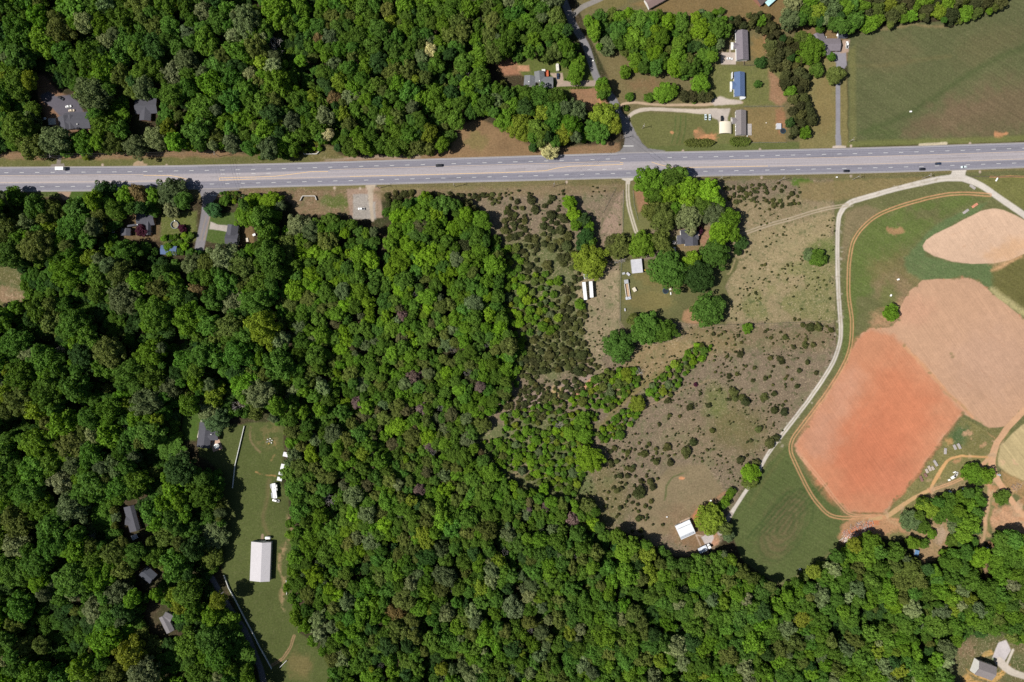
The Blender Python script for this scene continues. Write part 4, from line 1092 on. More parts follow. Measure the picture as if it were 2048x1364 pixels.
# long open crib: tin end hut, two rails
p = W(1254, 580); root = empty('animal_pen', p, math.radians(8)); tag(root, 'long narrow timber pen with grey tin hut at each end', 'pen')
m = MB(); m.box(-.0, 6.6, 2.2, 3.2, 3.2, .12); m.build('roof', surf('weathered_tin', (.33, .34, .36), .6, .2, .6), root)
m = MB(); m.box(0, 6.6, 0, 2.8, 2.8, 2.15); m.build('wall', M_greywood, root)
m = MB(); m.box(-1.5, -.3, .9, .5, 10.4, .5); m.box(1.5, -.3, .9, .5, 10.4, .5); m.build('rail', surf('pale_boards', (.52, .48, .42), .8, .2, 1), root)
m = MB(); m.box(0, -.3, .05, 2.4, 10.2, .1); m.build('bedding', surf('straw_bedding', (.42, .28, .18), .9, .2, 1), root)
m = MB(); m.box(0, -6.6, .0, 4.2, 2.2, 1.0); m.box(-1, -6.6, 1.003, 1.2, 1.6, .4, .4); m.box(1, -6.4, 1.003, 1.3, .9, .3, .9); m.build('scrap_box', surf('mixed_scrap', (.42, .44, .48), .6, .4, 1.5), root)

# ---------------------------------------------------------------- vehicles
M_tyre = surf('tyre_rubber', (.015, .015, .016), .9, .1, 1); M_rim = surf('wheel_rim', (.45, .45, .47), .35, .05, 1, metal=.6)
M_lamp = surf('headlight_lens', (.7, .7, .68), .2, .02, 1); M_tail = surf('tail_light_lens', (.35, .02, .02), .3, .02, 1); M_carglass = surf('car_glass', (.02, .025, .03), .1, .05, 1, spec=.8)
def paint(name, rgb):
    return surf(name + '_paint', rgb, .35, .03, .4, spec=.5, coat=.5)
CARS = {'sedan': (4.8, 1.85, [(-2.4, .62), (-2.3, .85), (-1.6, .95), (1.2, .92), (2.25, .78), (2.4, .55)], (-1.75, -1.05, .45, 1.15), 1.42),
        'suv': (4.8, 1.95, [(-2.4, .7), (-2.35, 1.02), (-1.8, 1.08), (1.25, 1.05), (2.25, .92), (2.4, .6)], (-2.2, -1.85, .5, 1.15), 1.75),
        'pickup': (5.7, 2.0, [(-2.85, .75), (-2.82, 1.0), (-.9, 1.02), (1.3, 1.08), (2.7, .98), (2.85, .62)], (-1.0, -.75, .9, 1.5), 1.85)}
def car(kind, label, cat, px, py, ang, col, group=None, scale=1.0, roofcol=None):
    L, Wd, prof, (c0, c1, c2, c3), H = CARS[kind]
    name = {'sedan': 'parked_car', 'suv': 'parked_car', 'pickup': 'pickup_truck'}[kind]
    root = empty(name, W(px, py), math.radians(ang)); tag(root, label, cat, group); root.scale = (scale,) * 3
    m = MB(); hw = Wd / 2
    rings = []
    for (x, z) in prof:
        t = .82 if abs(x) > L * .47 else (.93 if abs(x) > L * .43 else 1)
        rings.append([(x, -hw * t, .28), (x, hw * t, .28), (x, hw * t, z * .82), (x, hw * t * .9, z), (x, -hw * t * .9, z), (x, -hw * t, z * .82)])
    m.loft(rings)
    if kind == 'pickup':
        for yy in (-1, 1): m.box(-1.9, yy * (hw - .1), 1.0, 1.8, .14, .18)
        m.box(-2.75, 0, 1.0, .12, Wd - .35, .18)
    m.build('body', paint(*col), root, smooth=False)
    def zb(x): return float(np.interp(x, [p[0] for p in prof], [p[1] for p in prof])) - .02
    m = MB(); w1, w2 = hw * .88, hw * .72
    lo = [(c0, -w1, zb(c0)), (c3, -w1, zb(c3)), (c3, w1, zb(c3)), (c0, w1, zb(c0))]; hi = [(c1, -w2, H), (c2, -w2, H), (c2, w2, H), (c1, w2, H)]
    m.add(lo + hi, [(0, 1, 5, 4), (1, 2, 6, 5), (2, 3, 7, 6), (3, 0, 4, 7)])
    m.build('windows', M_carglass, root)
    m = MB(); m.box((c1 + c2) / 2, 0, H - .01, c2 - c1 + .1, w2 * 2 + .06, .05, 0, .02); m.build('roof', paint(*(roofcol or col)), root)
    if kind == 'pickup':
        m = MB(); m.box(-1.9, 0, .9, 1.7, Wd - .5, .13); m.build('cargo_bed', M_black, root)
    for sx in (-1, 1):
        for sy in (-1, 1):
            m = MB(); m.cyl((sx * L * .31, sy * (hw - .22), .33), (sx * L * .31, sy * (hw + .01), .33), .33, n=14); t = m.build('wheel', M_tyre, root)
            m = MB(); m.cyl((sx * L * .31, sy * (hw + .01), .33), (sx * L * .31, sy * (hw + .03), .33), .2, n=12); m.build('rim', M_rim, t)
    for sy in (-1, 1):
        m = MB(); m.box(L / 2 - .12, sy * hw * .62, .58, .16, .36, .16); m.build('headlight', M_lamp, root)
        m = MB(); m.box(-L / 2 + .10, sy * hw * .66, .62, .12, .3, .18); m.build('tail_light', M_tail, root)
        m = MB(); m.box(c3 - .25, sy * (hw + .06), zb(c3) - .02, .16, .16, .12); m.build('wing_mirror', M_black, root)
    return root
WHT = ('white', (.78, .78, .78)); BLK = ('black', (.012, .014, .02)); NAVY = ('dark_blue', (.02, .035, .07)); BEI = ('beige', (.62, .52, .40)); SIL = ('silver', (.55, .62, .64)); LBL = ('pale_blue_grey', (.50, .58, .60)); TEAL = ('dark_teal', (.03, .07, .10))
car('sedan', 'white saloon car nearest the top of the small car park by the charcoal house', 'car', 138, 213.5, 10, WHT)
car('sedan', 'beige saloon car parked just below the white one in the car park', 'car', 144, 221.5, 6, BEI)
car('suv', 'black car half in shade at the far end of the small car park', 'car', 123, 197, -28, BLK)
car('sedan', 'dark roofed white car left of the charcoal house patio', 'car', 87, 238.5, 14, WHT, roofcol=BLK)
car('suv', 'dark blue car on the drive of the red decked house', 'car', 1115.5, 153, -86, NAVY)
car('sedan', 'white car on the square concrete pad', 'car', 1459, 118, -6, WHT)
car('sedan', 'pale blue grey car parked on grass, left of the pair', 'car', 1410.8, 234.5, 92, LBL)
car('sedan', 'silver car parked on grass, right of the pair by the loop drive', 'car', 1419, 235, 90, SIL)
car('pickup', 'black pickup truck parked in front of the cream carport', 'pickup', 1443.3, 238.5, 90, BLK, scale=.95)
car('pickup', 'white pickup truck at the meadow edge beside the long drive house', 'pickup', 1693.5, 90.5, 88, WHT, scale=1.0)
car('pickup', 'white pickup truck on the gravel plot south of the highway', 'pickup', 723, 418, 178, WHT, scale=.95)
car('pickup', 'white pickup truck parked across the end of the travel trailer', 'pickup', 552.5, 1000.5, 170, WHT, scale=1.0)
car('suv', 'black car driving alone on the upper lanes of the highway', 'car', 878.5, 331.3, 181, BLK, scale=1.15)
car('suv', 'dark car on the lower lanes near the long straight drive', 'car', 1692.5, 342.3, 1, BLK, scale=1.0)
car('suv', 'dark car on the lower outer lane just before the gravel junction', 'car', 1844, 338.6, 2, BLK, scale=1.0)
car('suv', 'dark blue car on the inner lane just above another dark car', 'car', 1875.5, 327.5, 2, NAVY, scale=1.0)
car('sedan', 'pale silver car passing the mouth of the gravel road', 'car', 1927, 334.3, 182, SIL, scale=1.0)
car('sedan', 'pale blue car in shade left of the plum tree house', 'car', 227, 460, 92, LBL)
car('sedan', 'white car parked under the tree left of the farmhouse', 'car', 1331.5, 500.5, 95, WHT, roofcol=WHT)
car('sedan', 'white car with dark windscreen nearest the farmhouse', 'car', 1348.5, 500.5, 92, WHT)
car('suv', 'dark teal car parked under the trees at the south-east clearing', 'car', 1866, 0 + 1019, 40, TEAL)

def trailer_wheels(root, xs_, hw, r=.5):
    for x in xs_:
        for sy in (-1, 1):
            m = MB(); m.cyl((x, sy * (hw - .35), r), (x, sy * hw, r), r, n=14); t = m.build('wheel', M_tyre, root)
            m = MB(); m.cyl((x, sy * hw, r), (x, sy * (hw + .03), r), r * .55, n=12); m.build('rim', M_rim, t)
# box lorry on the highway
root = empty('box_truck', W(122, 338.8), math.radians(180)); tag(root, 'white box truck heading left in the outer upper lane', 'lorry')
m = MB(); m.box(-.9, 0, 1.0, 6.4, 2.5, 2.8); m.build('cargo_box', paint(*WHT), root)
m = MB(); m.loft([[(2.35, -1.1, .5), (2.35, 1.1, .5), (2.35, 1.05, 2.5), (2.35, -1.05, 2.5)], [(3.4, -1.1, .5), (3.4, 1.1, .5), (3.3, 1.0, 2.4), (3.3, -1.0, 2.4)], [(4.0, -1.05, .5), (4.0, 1.05, .5), (3.9, 1.0, 1.4), (3.9, -1.0, 1.4)]]); m.build('cab', paint(*WHT), root)
m = MB(); m.add([(3.36, -.95, 2.3), (3.36, .95, 2.3), (3.98, .95, 1.45), (3.98, -.95, 1.45)], [(0, 3, 2, 1)]); m.build('windscreen', M_carglass, root)
m = MB(); m.box(0, 0, .6, 7.4, 1.0, .35); m.build('chassis', M_steel, root); trailer_wheels(root, (-2.9, 2.9), 1.15, .45)
# two storage trailers
for k, (px, py, an, lab) in enumerate(((1168.5, 582.5, 96, 'left one of two long white box trailers below the olive tree'), (1181.5, 579.5, 94, 'right one of two long white box trailers with a straw strip beyond it'))):
    root = empty('box_trailer', W(px, py), math.radians(an)); tag(root, lab, 'trailer', 'long white box trailers')
    L = 14.2 if k == 0 else 12.8
    m = MB(); m.box(0, 0, 1.1, L, 2.6, 2.9, 0, .02); m.build('cargo_box', paint(*WHT), root)
    m = MB(); m.box(0, 0, 1.0, L + .05, 2.64, .12); m.build('side_rail', M_steel, root)
    for q in range(3 if k == 0 else 1):
        m = MB(); m.box(1.5 + 1.6 * q, .3, 4.0, .5, .4, .06); m.build('roof_patch', M_wallg, root)
    m = MB(); m.box(-L / 2 - .03, 0, 1.15, .05, 2.4, 2.7); m.build('rear_door', M_metalgrey, root)
    for sy in (-1, 1):
        m = MB(); m.cyl((L * .3, sy * .9, 0), (L * .3, sy * .9, 1.05), .1); m.build('landing_leg', M_steel, root)
    trailer_wheels(root, (-L * .36, -L * .28), 1.25)
# travel trailer with slide-outs
root = empty('travel_trailer', W(551.5, 980), math.radians(97)); tag(root, 'white travel trailer with grey slide-outs at the edge of the yard', 'caravan')
m = MB(); m.box(0, 0, .6, 12.0, 2.9, 2.6, 0, .05); m.build('body', paint(*WHT), root)
for (x, y, lx, ly, mt, nm) in ((3.9, 2.2, 3.4, 1.6, M_wallg, 'slide_out'), (-3.4, 2.1, 4.4, 1.8, M_wallg, 'slide_out'), (.8, 1.7, 3.6, .9, M_trim, 'slide_out'), (3.6, -1.9, 2.0, .8, M_trim, 'slide_out'), (1.0, -1.8, 2.0, .8, M_trim, 'slide_out')):
    m = MB(); m.box(x, y, .9, lx, ly, 1.9); m.build(nm, mt, root)
for x in (1.6, -3.0, -4.9):
    m = MB(); m.box(x, -.1, 3.2, .7, .7, .18); m.build('roof_vent', M_black if x != -3 else M_trim, root)
m = MB(); m.box(0, -1.46, 1.5, 1.4, .04, .7); m.build('window', M_carglass, root)
m = MB(); m.cyl((6.0, -.8, .55), (7.4, 0, .55), .08); m.cyl((6.0, .8, .55), (7.4, 0, .55), .08); m.build('tow_bar', M_steel, root); trailer_wheels(root, (-.6, -1.5), 1.4, .38)
# enclosed cargo trailer / camper on red decked house drive
root = empty('cargo_trailer', W(1114.6, 136.5), math.radians(94)); tag(root, 'pale round nosed cargo trailer behind the dark blue car', 'trailer')
m = MB(); m.box(-.2, 0, .5, 5.2, 2.3, 2.0, 0, .08); m.loft([[(2.4, -1.1, .5), (2.4, 1.1, .5), (2.4, 1.05, 2.45), (2.4, -1.05, 2.45)], [(3.0, -.7, .5), (3.0, .7, .5), (2.95, .6, 2.3), (2.95, -.6, 2.3)]]); m.build('body', surf('pale_trailer_skin', (.60, .58, .52), .5, .06, .5), root)
m = MB(); m.box(.2, 0, 2.5, .6, .5, .12); m.build('roof_vent', M_wallg, root)
m = MB(); m.cyl((-2.8, 0, .5), (-4.0, 0, .5), .07); m.build('tow_bar', M_steel, root); trailer_wheels(root, (-.5, .4), 1.1, .35)
# small caravan beside blue home
root = empty('boat', W(1484.5, 196.5), math.radians(8)); tag(root, 'covered pale boat just below the blue roofed home', 'boat')
def hull(m, L, Wd, H, z0=.3):
    rings = []
    for t in np.linspace(0, 1, 9):
        w = Wd / 2 * (1 if t < .5 else math.sqrt(max(.02, 1 - ((t - .5) / .52) ** 2)))
        x = -L / 2 + L * t
        rings.append([(x, -w * .5, z0), (x, w * .5, z0), (x, w, z0 + H * .8), (x, w * .5, z0 + H), (x, -w * .5, z0 + H), (x, -w, z0 + H * .8)])
    m.loft(rings)
m = MB(); hull(m, 4.4, 2.6, 1.2); m.build('hull', surf('boat_cover', (.56, .58, .60), .6, .06, .6), root)
m = MB(); m.box(-1, 0, 0, .3, 2.2, .35); m.box(1, 0, 0, .3, 1.6, .35); m.build('cradle', M_steel, root)
root = empty('boat', W(1675.5, 67.5), math.radians(72)); tag(root, 'narrow white boat beside the low dark shed', 'boat')
m = MB(); hull(m, 4.8, 1.7, .8); m.build('hull', M_trim, root)
m = MB(); m.box(-.4, 0, 1.1, .3, 1.3, .06); m.build('seat', M_wood, root)
# lorry cab beside shelter
root = empty('tractor_unit', W(1418, 1095), math.radians(112)); tag(root, 'white lorry tractor unit right of the streaked shelter', 'lorry')
m = MB(); m.box(1.2, 0, 1.0, 2.2, 2.4, 2.3, 0, .1); m.box(2.9, 0, .9, 1.4, 2.0, 1.1, 0, .1); m.build('cab', paint(*WHT), root)
m = MB(); m.box(-2.0, 0, .8, 4.2, 1.0, .3); m.build('chassis', M_steel, root); m = MB(); m.box(-2.4, 0, 1.103, 1.2, 1.1, .12); m.build('coupling_plate', M_black, root)
m = MB(); m.box(2.32, 0, 2.2, .06, 2.0, .8); m.build('windscreen', M_carglass, root)
trailer_wheels(root, (-3.2, -2.0, 2.6), 1.15, .5)
# far south-east: old vehicles by the track
car('pickup', 'weathered pale pickup truck beside the twin rutted track', 'pickup', 1911, 949, 58, ('weathered_pale', (.50, .48, .46)), scale=.9)

# ---------------------------------------------------------------- poles and wires
def pole(px, py, h, ang, label, arms=1, guy=False, lamp=False):
    root = empty('utility_pole', W(px, py), math.radians(ang)); tag(root, label, 'utility pole', 'utility poles along the highway')
    wood = surf('pole_wood', (.30, .26, .22), .85, .15, .6)
    m = MB(); m.cyl((0, 0, 0), (0, 0, h), .22, .15, 10); m.build('pole', wood, root)
    for k in range(arms):
        z = h - .5 - k * 1.1
        m = MB(); m.box(.16, 0, z, .14, 3.0, .16); a_ = m.build('crossarm', wood, root)
        for yy in (-1.3, 0, 1.3):
            i_ = MB(); i_.cyl((.16, yy, z + .16), (.16, yy, z + .42), .09, .06, 8); i_.build('insulator', M_trim, a_)
    m = MB(); m.cyl((-.35, 0, h - 2.6), (-.35, 0, h - 1.6), .25); m.build('transformer', M_metalgrey, root)
    return root
POLES_S = [(758, 376.5, 12, 'pole at the corner of the gravel plot'), (910, 374, 12, 'utility pole south of the highway, right of the gravel plot'), (1107, 373, 12, 'utility pole standing left of the farm drive'), (1436, 360.5, 12, 'utility pole just right of the tall tree grove'), (1558, 362, 12, 'utility pole above the scattered dark bushes'), (1705, 359, 12, 'utility pole below the long straight drive'), (1844, 357, 12.5, 'utility pole with several arms left of the gravel road mouth')]
for (x, y, h, lab) in POLES_S:
    pole(x, y, h, 1.5, lab, 2 if 'several' in lab else 1)
POLES_N = [(-60, 318, 12, ''), (118.5, 319.5, 12, 'utility pole beside the short asphalt entry at the highway'), (440, 313.5, 12, 'utility pole above the left turn bay of the highway'), (1246, 277, 10, 'utility pole at the mouth of the side road')]
for (x, y, h, lab) in POLES_N[1:]:
    pole(x, y, h, 1.0, lab, 2 if x == 440 else 1)
pole(1284.5, 257, 9, 0, 'lone utility pole on the lawn inside the loop drive')
pole(1698, 284, 8, 0, 'short utility pole at the meadow corner near the highway')
pole(1984, 946, 8.5, 10, 'utility pole beside the dirt road fork')
M_wire = surf('wire', (.05, .05, .055), .5, .1, 1)
def wire(a, b, label, sag=1.2, n=3, spread=1.3):
    """three conductors of one span"""
    A = W(a[0], a[1]); A.z = a[2]; B = W(b[0], b[1]); B.z = b[2]
    d = (B - A).normalized(); nn = Vector((-d.y, d.x, 0)) * spread
    m = MB()
    for k in range(n):
        o = nn * (k - (n - 1) / 2)
        P = []
        for i in range(13):
            t = i / 12; p = A.lerp(B, t) + o; p.z -= sag * 4 * t * (1 - t); P.append(p)
        for i in range(12): m.cyl(P[i], P[i + 1], .035, n=4, caps=False)
    o = m.build('power_line', M_wire); tag(o, label, 'power line', 'overhead lines of the highway')
allS = [(600, 384, 12)] + [(x, y, h) for x, y, h, _ in POLES_S] + [(2170, 346, 12)]
for i in range(1, len(allS) - 1):
    nm = ['from the gravel plot corner to the next pole right', 'from the pole by the gravel plot to the one near the farm drive', 'passing above the farm drive and the tall grove', 'between the grove and the pole above the bushes', 'above the scattered dark bushes', 'running to the pole at the gravel road mouth', 'from the gravel road mouth to the right edge'][i - 1]
    wire(allS[i], allS[i + 1], 'overhead wires ' + nm)
wire((-110, 322, 12), (118.5, 319.5, 12), 'overhead wires from the short asphalt entry to the left edge')
wire((118.5, 319.5, 12), (440, 313.5, 12), 'overhead wires from the short asphalt entry to the pole at the turn bay')
wire((440, 313.5, 12), (458, 384, 11), 'overhead wires crossing the highway beside the left side road mouth', spread=2.2)
wire((1246, 277, 10), (1128, 366, 11), 'overhead wires slanting over the highway left of the side road', spread=1)
wire((1246, 277, 10), (1340, 350, 10), 'overhead wires slanting over the highway right of the side road', n=2, spread=.6)

# ---------------------------------------------------------------- fences and small things
def fence(name, label, pts, h, mat, post_step=3.0, boards=3, board_h=.16, thick=.05, pw=.14, solid=False):
    P = [W(*p) for p in pts]; c = P[0]
    root = empty(name, c); tag(root, label, 'fence')
    rails = MB(); k = 0
    posts = []
    for i in range(len(P) - 1):
        a = P[i] - c; b = P[i + 1] - c; L = (b - a).length; ang = math.atan2(b.y - a.y, b.x - a.x); mid_ = (a + b) / 2
        if solid: rails.box(mid_.x, mid_.y, .05, L, thick, h - .05, ang)
        else:
            for q in range(boards):
                z = h * (q + 1) / boards - board_h
                rails.box(mid_.x, mid_.y, z, L, thick, board_h, ang)
        n = max(1, int(L / post_step))
        for j in range(n + (1 if i == len(P) - 2 else 0)):
            posts.append(a.lerp(b, j / n))
    rails.build('rail', mat, root)
    first = None
    for p in posts[:95]:
        if first is None:
            m = MB(); m.box(0, 0, 0, pw, pw, h + .08); first = m.build('post', mat, root); first.location = (p.x, p.y, 0)
        else:
            o = first.copy(); COL.objects.link(o); o.location = (p.x, p.y, 0); o.parent = root
M_fw = surf('white_fence_boards', (.68, .68, .66), .7, .1, .8)
fence('board_fence', 'white board fence down the left side of the barn yard', [(489.5, 852), (480, 892), (471, 930), (466, 975)], 1.5, M_fw, 2.6, 3, .3, .35, .4)
fence('board_fence', 'white board fence between the lane and the mown strip', [(449, 1150), (458, 1174), (472, 1200), (490, 1235), (508, 1268), (520, 1293), (531, 1312), (544, 1336)], 1.5, M_fw, 2.6, 3, .3, .35, .4)
fence('board_fence', 'short white fence piece at the lower end of the mown strip', [(560, 1334), (574, 1320)], 1.3, M_fw, 2.2, 3, .25, .25, .3)
fence('board_fence', 'short white rail on the wood edge right of the barn', [(573, 1160), (574, 1188)], 1.3, M_fw, 2.2, 2, .2, .2, .3)
M_link = surf('chain_link', (.20, .22, .20), .6, .1, 1, metal=.3)
fence('wire_fence', 'wire fence between the two mobile home lawns', [(1487, 213), (1567, 213)], 1.3, M_link, 3, 4, .05, .04, .09)
fence('wire_fence', 'wire fence along the front of the mobile home lawn', [(1502, 286), (1572, 285)], 1.2, M_link, 3, 4, .05, .04, .09)
fence('wire_fence', 'wire fence left of the farm drive', [(1231, 378), (1206, 425)], 1.3, M_link, 3, 4, .05, .04, .09)
fence('wire_fence', 'wire fence between farm lawn and straw strip', [(1247, 380), (1245, 470), (1241, 560), (1240, 642)], 1.3, M_link, 4, 4, .05, .04, .09)
fence('wire_fence', 'wire fence below the round tree and farm lawn', [(1370, 648), (1450, 650), (1560, 646), (1668, 642)], 1.2, M_link, 4, 4, .05, .04, .09)
fence('wire_fence', 'wire fence right of the farm drive', [(1266, 381), (1268, 410), (1276, 440)], 1.2, M_link, 3, 4, .05, .04, .09)
fence('board_fence', 'dark boundary fence along the edge of the corner meadow', [(1940, 353), (2000, 354), (2060, 353), (2120, 352)], 1.5, surf('dark_fence', (.12, .10, .08), .8, .1, 1), 3, 3, .2, .1, .15)
fence('wire_fence', 'wire fence beside the car pad of the long purple grey roofed house', [(1487, 122), (1487, 131), (1508, 131)], 1.4, surf('dark_fence', (.12, .10, .08), .8, .1, 1), 2.5, 3, .2, .1, .12)
# concrete culvert walls beside the highway
for (pts, lab) in (([(603, 294), (609, 308.5), (634, 308.5), (645, 297)], 'pale concrete culvert wall above the highway'), ([(601, 402), (606, 392.5), (631, 392.5), (634, 401)], 'pale concrete culvert wall below the highway')):
    P = [W(*p) for p in pts]; c = P[0]; root = empty('culvert_wall', c); tag(root, lab, 'culvert')
    for i in range(len(P) - 1):
        a = P[i] - c; b = P[i + 1] - c; m = MB(); q = (a + b) / 2
        m.box(q.x, q.y, 0, (b - a).length, .5, 1.6 + .01 * i, math.atan2(b.y - a.y, b.x - a.x)); m.build('wing_wall' if i != 1 else 'head_wall', M_concrete, root)
def trampoline(px, py, r, label):
    root = empty('trampoline', W(px, py)); tag(root, label, 'trampoline', 'round trampolines')
    m = MB(); m.cyl((0, 0, .88), (0, 0, .92), r * .86, n=28); m.build('jump_mat', surf('trampoline_mat', (.015, .02, .03), .7, .1, 1), root)
    m = MB(); n = 28
    for i in range(n):
        t0, t1 = 2 * math.pi * i / n, 2 * math.pi * (i + 1) / n
        m.add([(math.cos(t) * rr, math.sin(t) * rr, z) for t in (t0, t1) for rr, z in ((r * .87, .9), (r, .93))], [(0, 1, 3, 2)])
        m.cyl((math.cos(t0) * r, math.sin(t0) * r, .86), (math.cos(t1) * r, math.sin(t1) * r, .86), .04, n=6, caps=False)
    m.build('safety_pad', surf('teal_pad', (.03, .09, .11), .6, .1, 1), root)
    for i in range(6):
        t = 2 * math.pi * i / 6; m = MB(); m.cyl((math.cos(t) * r * .98, math.sin(t) * r * .98, 0), (math.cos(t) * r * .98, math.sin(t) * r * .98, .86), .04, n=6); m.build('leg', M_steel, root)
trampoline(1330.5, 582, 2.3, 'dark round trampoline in the middle of the farm lawn')
trampoline(1565, 262.5, 2.2, 'dark round trampoline below the white ribbed garden shed')
# round pool frame
root = empty('swimming_pool', W(350.5, 450)); tag(root, 'empty round above-ground pool ring on the weedy lawn', 'pool')
m = MB(); n = 32
for i in range(n):
    t0, t1 = 2 * math.pi * i / n, 2 * math.pi * (i + 1) / n
    for ra, rb in ((3.1, 3.0),):
        vs_ = [(math.cos(t) * r_, math.sin(t) * r_, z) for t in (t0, t1) for r_, z in ((3.1, 0), (3.1, 1.2), (2.8, 1.2), (2.8, 0))]
        m.add(vs_, [(0, 4, 5, 1), (1, 5, 6, 2), (2, 6, 7, 3)])
m.build('wall', surf('pool_wall', (.20, .24, .26), .5, .15, .8), root)
m = MB(); m.cyl((0, 0, .05), (0, 0, .1), 2.8, n=28); m.build('floor_liner', surf('leaf_litter', (.22, .19, .12), .9, .3, 1), root)
m = MB(); m.box(.2, 3.2, 0, .6, 1.0, 1.6, .2); m.build('ladder', M_trim, root)
# fire pit
root = empty('fire_pit', W(539.5, 882)); tag(root, 'ring of pale chairs round a fire pit in the barn yard', 'fire pit')
m = MB(); m.cyl((0, 0, 0), (0, 0, .35), .9, n=14); m.build('pit_ring', surf('stone_ring', (.22, .2, .18), .9, .2, 1), root)
for i in range(6):
    t = 2 * math.pi * i / 6 + .3; m = MB(); x, y = 2.1 * math.cos(t), 2.1 * math.sin(t)
    m.box(x, y, .35, .8, .75, .1, t); m.box(x * 1.17, y * 1.17, .45, .14, .75, .6, t)
    for sx in (-1, 1):
        for sy in (-1, 1):
            xx = x + sx * .3 * math.cos(t) - sy * .3 * math.sin(t); yy = y + sx * .3 * math.sin(t) + sy * .3 * math.cos(t)
            m.cyl((xx, yy, 0), (xx, yy, .35), .04, n=6)
    o = m.build('garden_chair', M_fw if i != 4 else surf('yellow_chair', (.65, .38, .08), .6, .1, 1)); o.location = W(539.5, 882); tag(o, ['white garden chair at the right of the fire pit', 'white garden chair at the upper right of the fire pit', 'white garden chair at the top of the fire pit', 'white garden chair at the left of the fire pit', 'yellow garden chair at the lower side of the fire pit', 'white garden chair at the lower right of the fire pit'][i], 'chair', 'garden chairs round the fire pit')
root['label'] = 'round stone fire pit ringed by chairs in the barn yard'
# patio tent
root = empty('patio_tent', W(435.5, 891.5)); tag(root, 'round white patio tent beside the side-winged charcoal house', 'tent')
m = MB(); m.cyl((0, 0, 2.3), (0, 0, 3.1), 2.2, .15, n=10); m.build('canopy', M_fw, root)
for i in range(5):
    t = 2 * math.pi * i / 5; m = MB(); m.cyl((1.9 * math.cos(t), 1.9 * math.sin(t), 0), (1.9 * math.cos(t), 1.9 * math.sin(t), 2.35), .06, n=6); m.build('post', M_trim, root)
# tanks, tubs and bales
def tank(px, py, ang, L, r, label, mat=M_trim):
    root = empty('gas_tank', W(px, py), math.radians(ang)); tag(root, label, 'tank')
    m = MB(); rings = []
    for x, rr in ((-L / 2, r * .35), (-L / 2 + r * .3, r * .85), (-L / 2 + r * .8, r), (L / 2 - r * .8, r), (L / 2 - r * .3, r * .85), (L / 2, r * .35)):
        rings.append([(x, rr * math.cos(2 * math.pi * i / 12), r + .3 + rr * math.sin(2 * math.pi * i / 12)) for i in range(12)])
    m.loft(rings); m.build('tank_body', mat, root, smooth=True)
    for x in (-L / 4, L / 4):
        m = MB(); m.box(x, 0, 0, .3, r * 1.4, .6); m.build('foot', M_concrete, root)
tank(537.5, 1074.5, 2, 4.8, 1.25, 'big white tank lying just above the barn')
tank(1992, 359.5, 62, 3.2, .6, 'white tank lying in the corner meadow by the fence')
tank(1494, 272.5, 80, .9, .35, 'tiny white gas bottle below the taupe mobile home')
def box_thing(name, label, cat, px, py, lx, ly, lz, ang, mat, group=None, lid=None):
    root = empty(name, W(px, py), math.radians(ang)); tag(root, label, cat, group)
    m = MB(); m.box(0, 0, 0, lx, ly, lz, 0, .03); m.build('body', mat, root)
    m = MB(); m.box(0, 0, lz + .003, lx + .08, ly + .08, .07); m.build('lid', lid or mat, root)
    return root
for k, (px, py, lab) in enumerate(((1820.5, 223.5, 'white round marker post in the big meadow'), (1821, 0, ''))):
    if py:
        root = empty('hay_bale', W(px, py)); tag(root, 'single white wrapped bale in the middle of the big meadow', 'bale')
        m = MB(); m.cyl((-.7, 0, .65), (.7, 0, .65), .65, n=16); m.build('wrap', M_trim, root); m = MB(); m.box(.75, 0, .4, .06, .5, .5); m.build('netting_tail', M_wallg, root)
def bale(px, py, ang, label, s=1.0, mat=M_trim):
    root = empty('hay_bale', W(px, py), math.radians(ang)); tag(root, label, 'bale'); root.scale = (s, s, s)
    m = MB(); m.cyl((-.75, 0, .7), (.75, 0, .7), .7, n=16); m.build('wrap', mat, root)
    m = MB(); m.cyl((.76, 0, .7), (.8, 0, .7), .55, n=14); m.build('end_face', surf('bale_end', (.5, .48, .44), .9, .2, 1), root)
bale(1795.5, 559, 20, 'white bale on the brownish patch above the field edge tree'); bale(1781, 591, 60, 'white bale between the brown patch and the single field tree')
bale(1421, 1001, 30, 'white wrapped bale beside the small trees on the lower pasture', .9); bale(1333.5, 1033.5, 10, 'small white bale left of the skewed white home', .7)
bale(1599, 1138, 20, 'white bale at the lowest edge of the ringed meadow', .9); bale(1673, 354.5, 0, 'white bale on the verge below the highway', .8); bale(1186, 121.5, -30, 'white bale on the lawn right of the side road', .7)
bale(1532, 246, 0, 'pale bale in the middle of the fenced mobile home lawn', .6, M_wallc)
root = empty('tractor', W(1288.5, 540), math.radians(-15)); tag(root, 'little yellow and white mower tractor beside the tin roofed shed', 'mower')
m = MB(); m.box(0, 0, .5, 1.8, .8, .5, 0, .05); m.build('body', surf('yellow_machine_paint', (.62, .42, .05), .4, .05, 1), root)
m = MB(); m.box(-.5, 0, .9, .6, .7, .5); m.build('seat', M_black, root); trailer_wheels(root, (-.6, .6), .6, .35)
for (px, py, lx, ly, ang, lab, mt) in ((1247, 547, 2.2, 1.6, 15, 'scrap heap left of the small pale box shed', M_wallg), (1340, 578.5, 1.6, 1.4, 10, 'small pale play house beside the trampoline', M_wallc), (1341, 587, .6, 2.0, 5, 'narrow pale bench below the play house', M_trim), (1508, 484, 0, 0, 0, '', None)):
    if mt: box_thing('storage_box', lab, 'box', px, py, lx, ly, .9, ang, mt)
